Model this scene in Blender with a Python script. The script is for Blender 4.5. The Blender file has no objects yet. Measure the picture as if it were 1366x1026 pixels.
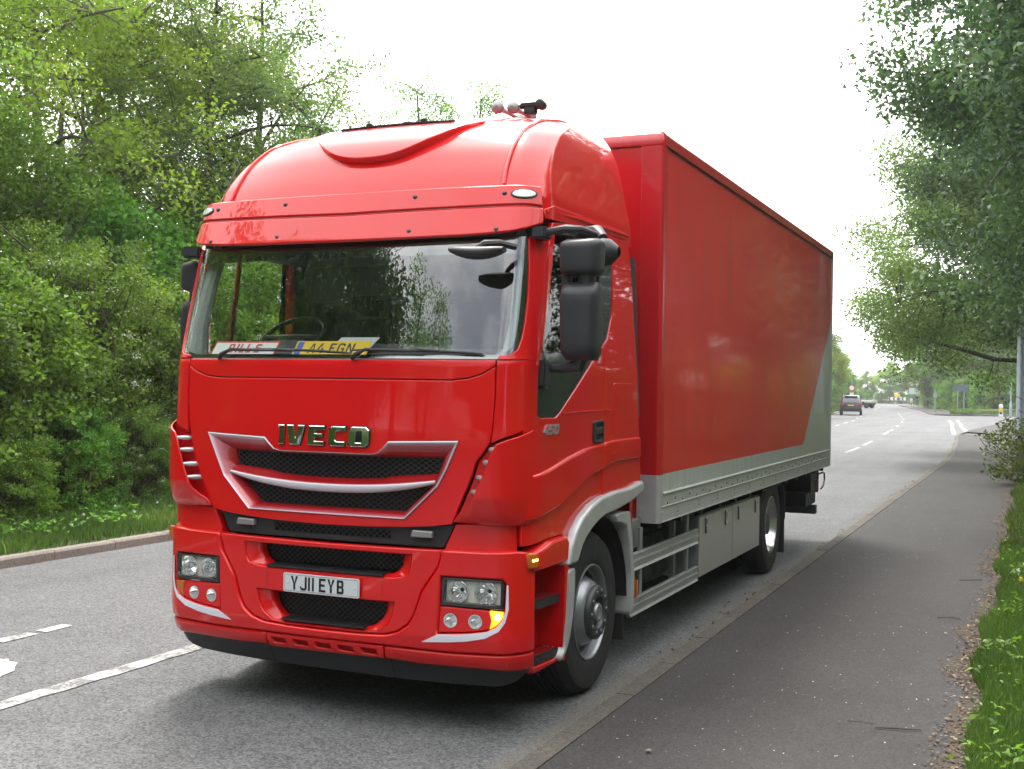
import bpy, bmesh, math, random
import numpy as np
from mathutils import Vector, Matrix, geometry
R = math.radians
sc = bpy.context.scene
C = bpy.data.collections.new("place"); sc.collection.children.link(C)

# ------------------------------------------------------------------ camera
cam_d = bpy.data.cameras.new("camera"); cam = bpy.data.objects.new("camera", cam_d); C.objects.link(cam)
CP = (3.77547304, -5.79854937, 1.9462446)
yaw, pitch, roll = R(24.04148692), R(0.13183082), R(0.90019243)
fw = Vector((-math.sin(yaw)*math.cos(pitch), math.cos(yaw)*math.cos(pitch), math.sin(pitch)))
ri = Vector((math.cos(yaw), math.sin(yaw), 0)); up = ri.cross(fw)
r2 = math.cos(roll)*ri + math.sin(roll)*up; u2 = -math.sin(roll)*ri + math.cos(roll)*up
cam.matrix_world = Matrix(((r2.x, u2.x, -fw.x, CP[0]), (r2.y, u2.y, -fw.y, CP[1]), (r2.z, u2.z, -fw.z, CP[2]), (0, 0, 0, 1)))
cam_d.sensor_width = 36; cam_d.lens = 1567.55*36/1366; cam_d.clip_end = 5000; cam_d.clip_start = .1
sc.camera = cam

# ------------------------------------------------------------------ light
SUN_EL, SUN_AZ = R(60), R(-34)          # azimuth from +Y, towards -X (behind and left of the lorry)
sd = Vector((math.sin(SUN_AZ)*math.cos(SUN_EL), math.cos(SUN_AZ)*math.cos(SUN_EL), math.sin(SUN_EL)))
sun_d = bpy.data.lights.new("sun", 'SUN'); sun_d.energy = 2.7; sun_d.angle = R(15); sun_d.color = (1, .95, .87)
sun = bpy.data.objects.new("sun", sun_d); C.objects.link(sun)
sun.rotation_euler = (-sd).to_track_quat('-Z', 'Y').to_euler(); sun.location = (0, 0, 30)
w = bpy.data.worlds.new("World"); sc.world = w; w.use_nodes = True
wn = w.node_tree.nodes; wl = w.node_tree.links
bg = wn['Background']; bg.inputs[1].default_value = .1
sky = wn.new('ShaderNodeTexSky'); sky.sky_type = 'NISHITA'; sky.sun_disc = False
sky.sun_elevation = SUN_EL; sky.sun_rotation = SUN_AZ; sky.air_density = 1.2; sky.dust_density = 3; sky.ozone_density = 1.5
tc = wn.new('ShaderNodeTexCoord'); mp = wn.new('ShaderNodeMapping'); mp.inputs['Scale'].default_value = (1, 1, 2.2)
wl.new(tc.outputs['Generated'], mp.inputs[0])
cn = wn.new('ShaderNodeTexNoise'); cn.inputs['Scale'].default_value = 2.9; cn.inputs['Detail'].default_value = 7; cn.inputs['Roughness'].default_value = .58
wl.new(mp.outputs[0], cn.inputs['Vector'])
cr = wn.new('ShaderNodeValToRGB'); cr.color_ramp.elements[0].position = .38; cr.color_ramp.elements[1].position = .6
wl.new(cn.outputs['Fac'], cr.inputs[0])
# clouds are thicker and brighter towards the sun
vd = wn.new('ShaderNodeVectorMath'); vd.operation = 'DOT_PRODUCT'; vd.inputs[1].default_value = sd
wl.new(tc.outputs['Generated'], vd.inputs[0])
mr = wn.new('ShaderNodeMapRange'); mr.inputs[1].default_value = -.25; mr.inputs[2].default_value = .6; mr.inputs[3].default_value = 0; mr.inputs[4].default_value = 1
mr.interpolation_type = 'SMOOTHSTEP'
wl.new(vd.outputs['Value'], mr.inputs[0])
mx = wn.new('ShaderNodeMath'); mx.operation = 'ADD'; mx.use_clamp = True
wl.new(cr.outputs[0], mx.inputs[0]); wl.new(mr.outputs[0], mx.inputs[1])
cc = wn.new('ShaderNodeMixRGB'); cc.inputs[1].default_value = (8.2, 8.8, 9.9, 1); cc.inputs[2].default_value = (26, 26, 25.6, 1)
wl.new(mr.outputs[0], cc.inputs[0])
sm = wn.new('ShaderNodeMixRGB'); wl.new(mx.outputs[0], sm.inputs[0]); wl.new(sky.outputs[0], sm.inputs[1]); wl.new(cc.outputs[0], sm.inputs[2])
wl.new(sm.outputs[0], bg.inputs[0])
sc.view_settings.view_transform = 'Standard'; sc.view_settings.look = 'None'; sc.view_settings.gamma = 1
sc.view_settings.exposure = .5
sc.cycles.max_bounces = 10; sc.cycles.transparent_max_bounces = 24; sc.cycles.diffuse_bounces = 3; sc.cycles.glossy_bounces = 4
sc.cycles.caustics_reflective = False; sc.cycles.caustics_refractive = False

# ------------------------------------------------------------------ helpers
rng = np.random.default_rng(7); random.seed(7)
def tag(o, label=None, cat=None, group=None, kind=None):
    for k, v in (('label', label), ('category', cat), ('group', group), ('kind', kind)):
        if v: o[k] = v
    return o
def thing(name, label, cat, loc=(0, 0, 0), rz=0, group=None):
    o = bpy.data.objects.new(name, None); C.objects.link(o); o.location = loc; o.rotation_euler = (0, 0, rz)
    o.empty_display_size = .2
    return tag(o, label, cat, group)
def mk(name, V, F, mat, parent=None, smooth=True, sharp=None):
    me = bpy.data.meshes.new(name); me.from_pydata([tuple(map(float, v)) for v in V], [], F); me.validate(); 
    if isinstance(mat, (list, tuple)):
        for m in mat: me.materials.append(m)
    else: me.materials.append(mat)
    if smooth: me.shade_smooth()
    if sharp is not None:
        me.set_sharp_from_angle(angle=R(sharp))
    o = bpy.data.objects.new(name, me); C.objects.link(o)
    if parent is not None: o.parent = parent
    return o
class MB:
    "collects shapes into one mesh"
    def __init__(s): s.V = []; s.F = []
    def add(s, V, F):
        n = len(s.V); s.V += [tuple(map(float, v)) for v in V]; s.F += [tuple(i+n for i in f) for f in F]; return s
    def box(s, a, b, bev=0, M=None):
        x0, y0, z0 = a; x1, y1, z1 = b
        if bev <= 0:
            V = [(x, y, z) for x in (x0, x1) for y in (y0, y1) for z in (z0, z1)]
            F = [(0, 1, 3, 2), (4, 6, 7, 5), (0, 4, 5, 1), (2, 3, 7, 6), (0, 2, 6, 4), (1, 5, 7, 3)]
        else:
            bm = bmesh.new(); bmesh.ops.create_cube(bm, size=1)
            for v in bm.verts: v.co = Vector(((x0+x1)/2+v.co.x*(x1-x0), (y0+y1)/2+v.co.y*(y1-y0), (z0+z1)/2+v.co.z*(z1-z0)))
            bmesh.ops.bevel(bm, geom=bm.edges[:], offset=bev, segments=2, affect='EDGES')
            bm.verts.index_update(); V = [tuple(v.co) for v in bm.verts]; F = [tuple(v.index for v in f.verts) for f in bm.faces]; bm.free()
        if M is not None: V = [tuple(M @ Vector(v)) for v in V]
        return s.add(V, F)
    def tube(s, pts, r, n=8, cap=True):
        pts = [Vector(p) for p in pts]; rr = r if hasattr(r, '__len__') else [r]*len(pts)
        V = []; F = []; up_ = Vector((0, 0, 1))
        t0 = (pts[1]-pts[0]).normalized(); a = t0.orthogonal().normalized()
        for i, p in enumerate(pts):
            t = ((pts[i+1] if i+1 < len(pts) else pts[i])-(pts[i-1] if i else pts[0])).normalized()
            a = (a-t*a.dot(t)).normalized(); b = t.cross(a)
            for k in range(n):
                th = 2*math.pi*k/n; V.append(p+(a*math.cos(th)+b*math.sin(th))*rr[i])
        for i in range(len(pts)-1):
            for k in range(n): F.append((i*n+k, i*n+(k+1) % n, (i+1)*n+(k+1) % n, (i+1)*n+k))
        if cap: F.append(tuple(range(n))[::-1]); F.append(tuple((len(pts)-1)*n+k for k in range(n)))
        return s.add(V, F)
    def lathe(s, prof, c, axis='x', n=48, sg=1, arc=1.0):
        "prof: (offset along axis, radius)"
        V = []; F = []; m = len(prof)
        for k in range(n):
            th = 2*math.pi*k/n*arc; co, si = math.cos(th), math.sin(th)
            for (h, r) in prof:
                p = {'x': (c[0]+sg*h, c[1]+r*co, c[2]+r*si), 'y': (c[0]+r*co, c[1]+sg*h, c[2]+r*si), 'z': (c[0]+r*co, c[1]+r*si, c[2]+sg*h)}[axis]
                V.append(p)
        for k in range(n if arc == 1.0 else n-1):
            for i in range(m-1):
                a = k*m+i; b = ((k+1) % n)*m+i; F.append((a, b, b+1, a+1))
        return s.add(V, F)
    def build(s, name, mat, parent=None, smooth=True, sharp=35): return mk(name, s.V, s.F, mat, parent, smooth, sharp)

# ------------------------------------------------------------------ materials
def nodes(name):
    m = bpy.data.materials.new(name); m.use_nodes = True; n = m.node_tree.nodes; l = m.node_tree.links
    return m, n, l, n['Principled BSDF']
def mat(name, col, rough=.5, metal=0., coat=0., coat_r=.03, spec=.5, var=.0, vs=8., bump=0., bs=60., trans=0., ior=1.45, alpha=1., dirt=0.):
    m, n, l, b = nodes(name)
    b.inputs['Base Color'].default_value = (*col, 1); b.inputs['Roughness'].default_value = rough; b.inputs['Metallic'].default_value = metal
    b.inputs['Coat Weight'].default_value = coat; b.inputs['Coat Roughness'].default_value = coat_r; b.inputs['Specular IOR Level'].default_value = spec
    b.inputs['Transmission Weight'].default_value = trans; b.inputs['IOR'].default_value = ior; b.inputs['Alpha'].default_value = alpha
    tcn = n.new('ShaderNodeTexCoord')
    if var > 0:
        t = n.new('ShaderNodeTexNoise'); t.inputs['Scale'].default_value = vs; t.inputs['Detail'].default_value = 6; l.new(tcn.outputs['Object'], t.inputs['Vector'])
        mr_ = n.new('ShaderNodeMapRange'); mr_.inputs[1].default_value = .3; mr_.inputs[2].default_value = .7; mr_.inputs[3].default_value = 1-var; mr_.inputs[4].default_value = 1+var
        l.new(t.outputs['Fac'], mr_.inputs[0])
        mu = n.new('ShaderNodeVectorMath'); mu.operation = 'SCALE'; mu.inputs[0].default_value = col; l.new(mr_.outputs[0], mu.inputs['Scale'])
        l.new(mu.outputs[0], b.inputs['Base Color'])
        mr2 = n.new('ShaderNodeMapRange'); mr2.inputs[1].default_value = .3; mr2.inputs[2].default_value = .7; mr2.inputs[3].default_value = max(0, rough*(1-var)); mr2.inputs[4].default_value = min(1, rough*(1+var))
        l.new(t.outputs['Fac'], mr2.inputs[0]); l.new(mr2.outputs[0], b.inputs['Roughness'])
    if bump > 0:
        t = n.new('ShaderNodeTexNoise'); t.inputs['Scale'].default_value = bs; t.inputs['Detail'].default_value = 3; l.new(tcn.outputs['Object'], t.inputs['Vector'])
        bp = n.new('ShaderNodeBump'); bp.inputs['Strength'].default_value = bump; bp.inputs['Distance'].default_value = .01
        l.new(t.outputs['Fac'], bp.inputs['Height']); l.new(bp.outputs[0], b.inputs['Normal']); l.new(bp.outputs[0], b.inputs['Coat Normal'])
    return m
def emis(name, col, st, base=(.5, .2, .02)):
    m, n, l, b = nodes(name); b.inputs['Base Color'].default_value = (*base, 1); b.inputs['Roughness'].default_value = .15
    b.inputs['Emission Color'].default_value = (*col, 1); b.inputs['Emission Strength'].default_value = st
    return m
M = {}
M['red'] = mat('red_paint', (.66, .0035, .0055), .45, spec=.15, coat=1, coat_r=.025, var=.04, vs=3)
M['red_deep'] = mat('red_trim_paint', (.30, .004, .006), .45, coat=.4)
M['silver'] = mat('silver_paint', (.55, .56, .58), .35, metal=.6, coat=.6, var=.05)
M['grey_paint'] = mat('grey_fender_paint', (.46, .46, .48), .4, metal=.3, coat=.5, var=.08)
M['swoosh'] = mat('pale_decal', (.80, .80, .90), .4, coat=.4)
M['plastic'] = mat('black_plastic', (.022, .022, .025), .5, var=.2, vs=20, bump=.15, bs=500)
M['mirror_plastic'] = mat('mirror_plastic', (.03, .03, .036), .42, bump=.1, bs=700, var=.12, vs=12)
M['gloss_black'] = mat('gloss_black', (.012, .012, .014), .12, coat=1)
M['dark_trim'] = mat('dark_window_trim', (.035, .040, .042), .12, coat=.6)
M['void'] = mat('dark_inside', (.008, .008, .009), .8)
M['rubber'] = mat('tyre_rubber', (.02, .02, .021), .72, var=.25, vs=7, bump=.2, bs=120)
M['chrome'] = mat('chrome', (.75, .75, .76), .07, metal=1)
M['bowl'] = mat('lamp_bowl', (.9, .9, .9), .12, metal=.8)
M['alu'] = mat('aluminium', (.58, .59, .6), .36, metal=.85, var=.1, vs=5)
M['alu_dull'] = mat('dull_aluminium', (.36, .36, .37), .45, metal=.7, var=.12, vs=4)
M['steel'] = mat('brushed_stainless', (.62, .61, .59), .32, metal=.7, var=.03, vs=2)
M['wheel_grey'] = mat('wheel_grey', (.30, .31, .34), .38, metal=.65, var=.1)
M['hub_grey'] = mat('hub_grey', (.075, .078, .085), .45, metal=.5, var=.2, vs=15)
M['chassis'] = mat('chassis_black', (.018, .018, .02), .6, var=.4, vs=6)
M['lens'] = mat('clear_lens', (1, 1, 1), .02, trans=1, ior=1.15)
M['amber_off'] = mat('amber_lens', (.5, .12, .01), .15, coat=.5)
M['amber_on'] = emis('amber_lamp_lit', (1, .42, .02), 1.6, (.8, .3, .01))
M['amber_hot'] = emis('amber_bulb_lit', (1, .72, .12), 5, (1, .6, .1))
M['marker_red'] = mat('red_reflector', (.5, .03, .02), .2)
M['plate_white'] = mat('plate_white', (.62, .65, .68), .4, var=.03)
M['plate_yellow'] = mat('plate_yellow', (.75, .48, .0), .4)
M['plate_blue'] = mat('plate_blue', (.02, .08, .4), .4)
M['ink'] = mat('black_ink', (.01, .01, .012), .4)
M['red_ink'] = mat('red_ink', (.6, .01, .02), .4)
M['paper'] = mat('paper', (.72, .76, .74), .6)
M['interior'] = mat('grey_cab_trim', (.09, .1, .1), .75, var=.15, bump=.1, bs=300)
M['interior_pale'] = mat('pale_pillar_trim', (.30, .34, .33), .7)
M['seat'] = mat('seat_cloth', (.03, .032, .04), .9, bump=.2, bs=200)
M['tail_glass'] = mat('red_tail_lamp', (.45, .01, .01), .15, coat=1)
# glass: thin, tinted
def glass(name, tint, rough=.0, ior=1.5):
    m, n, l, b = nodes(name); n.remove(b)
    tr = n.new('ShaderNodeBsdfTransparent'); tr.inputs[0].default_value = (*tint, 1)
    gl = n.new('ShaderNodeBsdfGlossy'); gl.inputs['Roughness'].default_value = rough; gl.inputs[0].default_value = (1, 1, 1, 1)
    fr = n.new('ShaderNodeFresnel'); ge = n.new('ShaderNodeNewGeometry'); im = n.new('ShaderNodeMapRange'); im.inputs[3].default_value = ior; im.inputs[4].default_value = 1/ior; l.new(ge.outputs['Backfacing'], im.inputs[0]); l.new(im.outputs[0], fr.inputs[0])  # a single sheet reflects alike from both sides
    mxs = n.new('ShaderNodeMixShader'); l.new(fr.outputs[0], mxs.inputs[0]); l.new(tr.outputs[0], mxs.inputs[1]); l.new(gl.outputs[0], mxs.inputs[2])
    l.new(mxs.outputs[0], n['Material Output'].inputs[0]); return m
M['windscreen'] = glass('windscreen_glass', (.90, .94, .93), 0, 2.4)
M['side_glass'] = glass('side_glass', (.85, .92, .88), 0, 1.6)
M['side_glass_dimmed'] = glass('side_glass_dimmed', (.10, .12, .115), .02, 1.4)  # tint darkened to dim the bright sky showing through the kerb-side window
M['car_glass'] = mat('dark_car_glass', (.02, .025, .03), .05, coat=1)
# airbrushed grille frame: silver at attribute fade=0, red at 1
def airbrush():
    m, n, l, b = nodes('airbrushed_silver_red')
    a = n.new('ShaderNodeAttribute'); a.attribute_name = 'fade'
    r_ = n.new('ShaderNodeValToRGB'); e = r_.color_ramp.elements; e[0].position = .12; e[0].color = (.62, .6, .68, 1); e[1].position = .75; e[1].color = (.42, .006, .01, 1)
    e2 = r_.color_ramp.elements.new(.38); e2.color = (.5, .12, .16, 1)
    l.new(a.outputs['Fac'], r_.inputs[0]); l.new(r_.outputs[0], b.inputs['Base Color'])
    b.inputs['Roughness'].default_value = .35; b.inputs['Metallic'].default_value = .15; b.inputs['Coat Weight'].default_value = 1; b.inputs['Coat Roughness'].default_value = .04
    return m
M['air'] = airbrush()

# box side paint: red with a grey-green sweep (real paint, in object space)
def box_side_mat():
    m, n, l, b = nodes('box_side_paint')
    t = n.new('ShaderNodeTexCoord'); sx = n.new('ShaderNodeSeparateXYZ'); l.new(t.outputs['Object'], sx.inputs[0])
    def mth(op, a=None, b_=None, va=None, vb=None):
        q = n.new('ShaderNodeMath'); q.operation = op
        if a is not None: l.new(a, q.inputs[0])
        if va is not None: q.inputs[0].default_value = va
        if b_ is not None: l.new(b_, q.inputs[1])
        if vb is not None: q.inputs[1].default_value = vb
        return q.outputs[0]
    low = mth('LESS_THAN', sx.outputs['Z'], vb=1.322)
    # diagonal from (8.34,1.32) to (10.26,2.88)
    d = mth('MULTIPLY', mth('SUBTRACT', sx.outputs['Y'], vb=8.34), vb=(2.88-1.32)/(10.26-8.34))
    dia = mth('LESS_THAN', mth('SUBTRACT', sx.outputs['Z'], vb=1.32), d)
    k = mth('MAXIMUM', low, dia)
    nz = n.new('ShaderNodeTexNoise'); nz.inputs['Scale'].default_value = 1.6; nz.inputs['Detail'].default_value = 5
    mpn = n.new('ShaderNodeMapping'); mpn.inputs['Scale'].default_value = (1, 5, .5); l.new(t.outputs['Object'], mpn.inputs[0]); l.new(mpn.outputs[0], nz.inputs['Vector'])
    rr = n.new('ShaderNodeMapRange'); rr.inputs[1].default_value = .3; rr.inputs[2].default_value = .7; rr.inputs[3].default_value = .30; rr.inputs[4].default_value = .38; l.new(nz.outputs['Fac'], rr.inputs[0])
    mixc = n.new('ShaderNodeMixRGB'); mixc.inputs[1].default_value = (.70, .022, .022, 1); mixc.inputs[2].default_value = (.46, .48, .47, 1); l.new(k, mixc.inputs[0])
    vv = n.new('ShaderNodeMapRange'); vv.inputs[1].default_value = .3; vv.inputs[2].default_value = .7; vv.inputs[3].default_value = .86; vv.inputs[4].default_value = 1.1; l.new(nz.outputs['Fac'], vv.inputs[0])
    sc_ = n.new('ShaderNodeVectorMath'); sc_.operation = 'SCALE'; l.new(mixc.outputs[0], sc_.inputs[0]); l.new(vv.outputs[0], sc_.inputs['Scale'])
    l.new(sc_.outputs[0], b.inputs['Base Color']); l.new(rr.outputs[0], b.inputs['Roughness'])
    b.inputs['Coat Weight'].default_value = .62; cr_m = n.new('ShaderNodeMapRange'); cr_m.inputs[1].default_value = .35; cr_m.inputs[2].default_value = .68; cr_m.inputs[3].default_value = .02; cr_m.inputs[4].default_value = .10; l.new(nz.outputs['Fac'], cr_m.inputs[0]); l.new(cr_m.outputs[0], b.inputs['Coat Roughness']); b.inputs['Specular IOR Level'].default_value = .3
    nb = n.new('ShaderNodeTexNoise'); nb.inputs['Scale'].default_value = 3.5; nb.inputs['Detail'].default_value = 2
    mp2 = n.new('ShaderNodeMapping'); mp2.inputs['Scale'].default_value = (1, 1.6, .5); l.new(t.outputs['Object'], mp2.inputs[0]); l.new(mp2.outputs[0], nb.inputs['Vector'])
    bp = n.new('ShaderNodeBump'); bp.inputs['Strength'].default_value = .045; bp.inputs['Distance'].default_value = .02; l.new(nb.outputs['Fac'], bp.inputs['Height'])
    l.new(bp.outputs[0], b.inputs['Normal']); l.new(bp.outputs[0], b.inputs['Coat Normal'])
    return m
M['box_side'] = box_side_mat()

#BEGIN_GEO
# ------------------------------------------------------------------ cab surfaces
def _plan():
    P = []
    for i in range(37):
        x = 1.08*i/36; P.append((x, 0.056*x**2.3))
    x0, y0 = P[-1]; sl = 0.056*2.3*x0**1.3
    A = (x0, y0); B = (x0+.10, y0+.10*sl); C_ = (1.245, .185); D = (1.245, .30)
    for i in range(1, 25):
        t = i/24; u = 1-t
        P.append(tuple(u**3*A[k]+3*u*u*t*B[k]+3*u*t*t*C_[k]+t**3*D[k] for k in (0, 1)))
    for i in range(1, 40): P.append((1.245, .30+.05*i))
    P = np.array(P); s = np.r_[0, np.cumsum(np.hypot(*np.diff(P, axis=0).T))]
    return P, s
PL, PS = _plan()
N_ = np.gradient(PL, PS, axis=0); PN = np.stack([N_[:, 1], -N_[:, 0]], 1); PN /= np.linalg.norm(PN, axis=1)[:, None]
SY0 = float(PS[60])
def ys(y): return SY0+(y-.30)
zz = np.linspace(.1, 3.5, 681)
def smooth_tab(Z, Y, wd=9):
    t = np.interp(zz, Z, Y); k = np.hanning(wd+2)[1:-1]; k /= k.sum(); return np.convolve(np.pad(t, wd//2, mode='edge'), k, mode='valid')
WZ = smooth_tab([.25, .34, .42, .55, 2.08, 2.12, 2.8, 3.05, 3.3], [1.20, 1.225, 1.24, 1.245, 1.245, 1.243, 1.222, 1.205, 1.19], 15)
Y_BODY = smooth_tab([.25, .34, .42, .55, 1.2, 1.7, 2.08, 2.12, 2.8, 3.3], [.11, .07, .02, .0, 0., .0, .015, .03, .19, .32], 9)
Y_VIS = smooth_tab([2.5, 2.80, 3.05, 3.2], [.08, .145, .235, .29], 5)
def cab(s, z, off=0., Yt=None):
    Yt = Y_BODY if Yt is None else Yt
    a = abs(s); sg = -1. if s < 0 else 1.
    X = np.interp(a, PS, PL[:, 0]); Y = np.interp(a, PS, PL[:, 1]); nx = np.interp(a, PS, PN[:, 0]); ny = np.interp(a, PS, PN[:, 1])
    w_ = np.interp(z, zz, WZ)/1.245; y0 = np.interp(z, zz, Yt)
    f = max(0., min(1., 1-(Y-.08)/.9)); f = f*f*(3-2*f); l = math.hypot(nx, ny)
    return (sg*(X*w_+nx/l*off), Y+y0*f+ny/l*off, z)
def vis(s, z, off=0.): return cab(s, z, off, Y_VIS)
def side(y, z, off=0.): return cab(ys(y), z, off)
# roof dome: rings t, front inset / side inset / height
RT = [0, .12, .25, .4, .55, .7, .85, 1.]
RZ = [3.05, 3.20, 3.36, 3.505, 3.62, 3.715, 3.785, 3.825]
RF = [.0, .055, .155, .31, .545, .87, 1.20, 1.58]
RS = [.0, .035, .068, .105, .155, .225, .35, .58]
tt = np.linspace(0, 1, 101)
def _sp(v):
    t = np.interp(tt, RT, v); k = np.hanning(17)[1:-1]; k /= k.sum()
    p = np.pad(t, 7, mode='reflect', reflect_type='odd'); return np.convolve(p, k, mode='valid')
RZs, RFs, RSs = _sp(RZ), _sp(RF), _sp(RS)
YR = 1.97; KS = 1.05; KE = .4
def dome0(s, t):
    a = abs(s); sg = -1. if s < 0 else 1.
    X = np.interp(a, PS, PL[:, 0]); Y = np.interp(a, PS, PL[:, 1]); nx = np.interp(a, PS, PN[:, 0]); ny = np.interp(a, PS, PN[:, 1])
    l = math.hypot(nx, ny); nx /= l; ny /= l
    w_ = np.interp(3.05, zz, WZ)/1.245
    f = max(0., min(1., 1-(Y-.08)/.9)); f = f*f*(3-2*f)
    x = X*w_-.012; y = Y+.27*f
    if Y > .3: y = .3+(Y-.3)+.27*f
    ft = np.interp(t, tt, RFs); st = np.interp(t, tt, RSs); z = np.interp(t, tt, RZs)
    q = min(1., max(0., (y-.3)/(YR-.3)))
    front = abs(ny)**.8
    K = front+(1-front)*KS*(1-q)**1.2
    ex = KE*ft*min(1, abs(x)/1.2)**3*(1-q)
    y2 = y+ft*K+ex
    return np.array([sg*(x-st*abs(nx)**.8-st*.9*(x/1.2)*(1-abs(nx)**.8)*min(1, abs(x)/1.1)**3), min(y2, YR), z])
def dome(s, t, off=0.):
    p = dome0(s, t)
    if off:
        a = dome0(s+.01, t)-dome0(s-.01, t); b = dome0(s, min(1, t+.01))-dome0(s, max(0, t-.01)); nn = np.cross(a, b); nn /= np.linalg.norm(nn)+1e-9
        if nn[2] < 0: nn = -nn
        p = p+nn*off
    return p
#END_GEO

# ------------------------------------------------------------------ panels cut from a surface
def area(P): return .5*sum(P[i][0]*P[(i+1) % len(P)][1]-P[(i+1) % len(P)][0]*P[i][1] for i in range(len(P)))
def dense(P, res):
    o = []
    for i in range(len(P)):
        a, b = np.array(P[i], float), np.array(P[(i+1) % len(P)], float); n = max(1, int(math.ceil(np.linalg.norm(b-a)/res)))
        for k in range(n): o.append(tuple(a+(b-a)*k/n))
    return o
def inset(P, d):
    "move every vertex inwards (ccw polygon) by d"
    n = len(P); o = []
    for i in range(n):
        a, b, c = (np.array(P[j % n], float) for j in (i-1, i, i+1))
        e1 = b-a; e2 = c-b; e1 /= np.linalg.norm(e1)+1e-12; e2 /= np.linalg.norm(e2)+1e-12
        n1 = np.array((-e1[1], e1[0])); n2 = np.array((-e2[1], e2[0])); m_ = n1+n2; q = m_@m_/2
        o.append(tuple(b+m_/max(q, .5)*d))
    return o
def rnd_corners(P, r, n=4):
    o = []; N = len(P)
    for i in range(N):
        a, b, c = (np.array(P[j % N], float) for j in (i-1, i, i+1))
        la, lc = np.linalg.norm(a-b), np.linalg.norm(c-b); rr = min(r, la*.45, lc*.45)
        p, q = b+(a-b)/la*rr, b+(c-b)/lc*rr
        for k in range(n+1):
            t = k/n; o.append(tuple((1-t)**2*p+2*t*(1-t)*b+t*t*q))
    return o
def inside(P, x, y):
    P = np.asarray(P); x1, y1 = P[:, 0], P[:, 1]; x2, y2 = np.roll(x1, -1), np.roll(y1, -1)
    x = np.asarray(x)[:, None]; y = np.asarray(y)[:, None]
    with np.errstate(divide='ignore', invalid='ignore'):
        cross = ((y1 > y) != (y2 > y)) & (x < (x2-x1)*(y-y1)/(y2-y1+1e-15)+x1)
    return cross.sum(1) % 2 == 1
def dist_poly(P, X, Y):
    P = np.asarray(P); Q = np.roll(P, -1, 0); d = np.full(len(X), 1e9)
    pts = np.stack([X, Y], 1)
    for a, b in zip(P, Q):
        ab = b-a; t = np.clip(((pts-a)@ab)/(ab@ab+1e-15), 0, 1); d = np.minimum(d, np.linalg.norm(pts-(a+t[:, None]*ab), axis=1))
    return d
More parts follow.
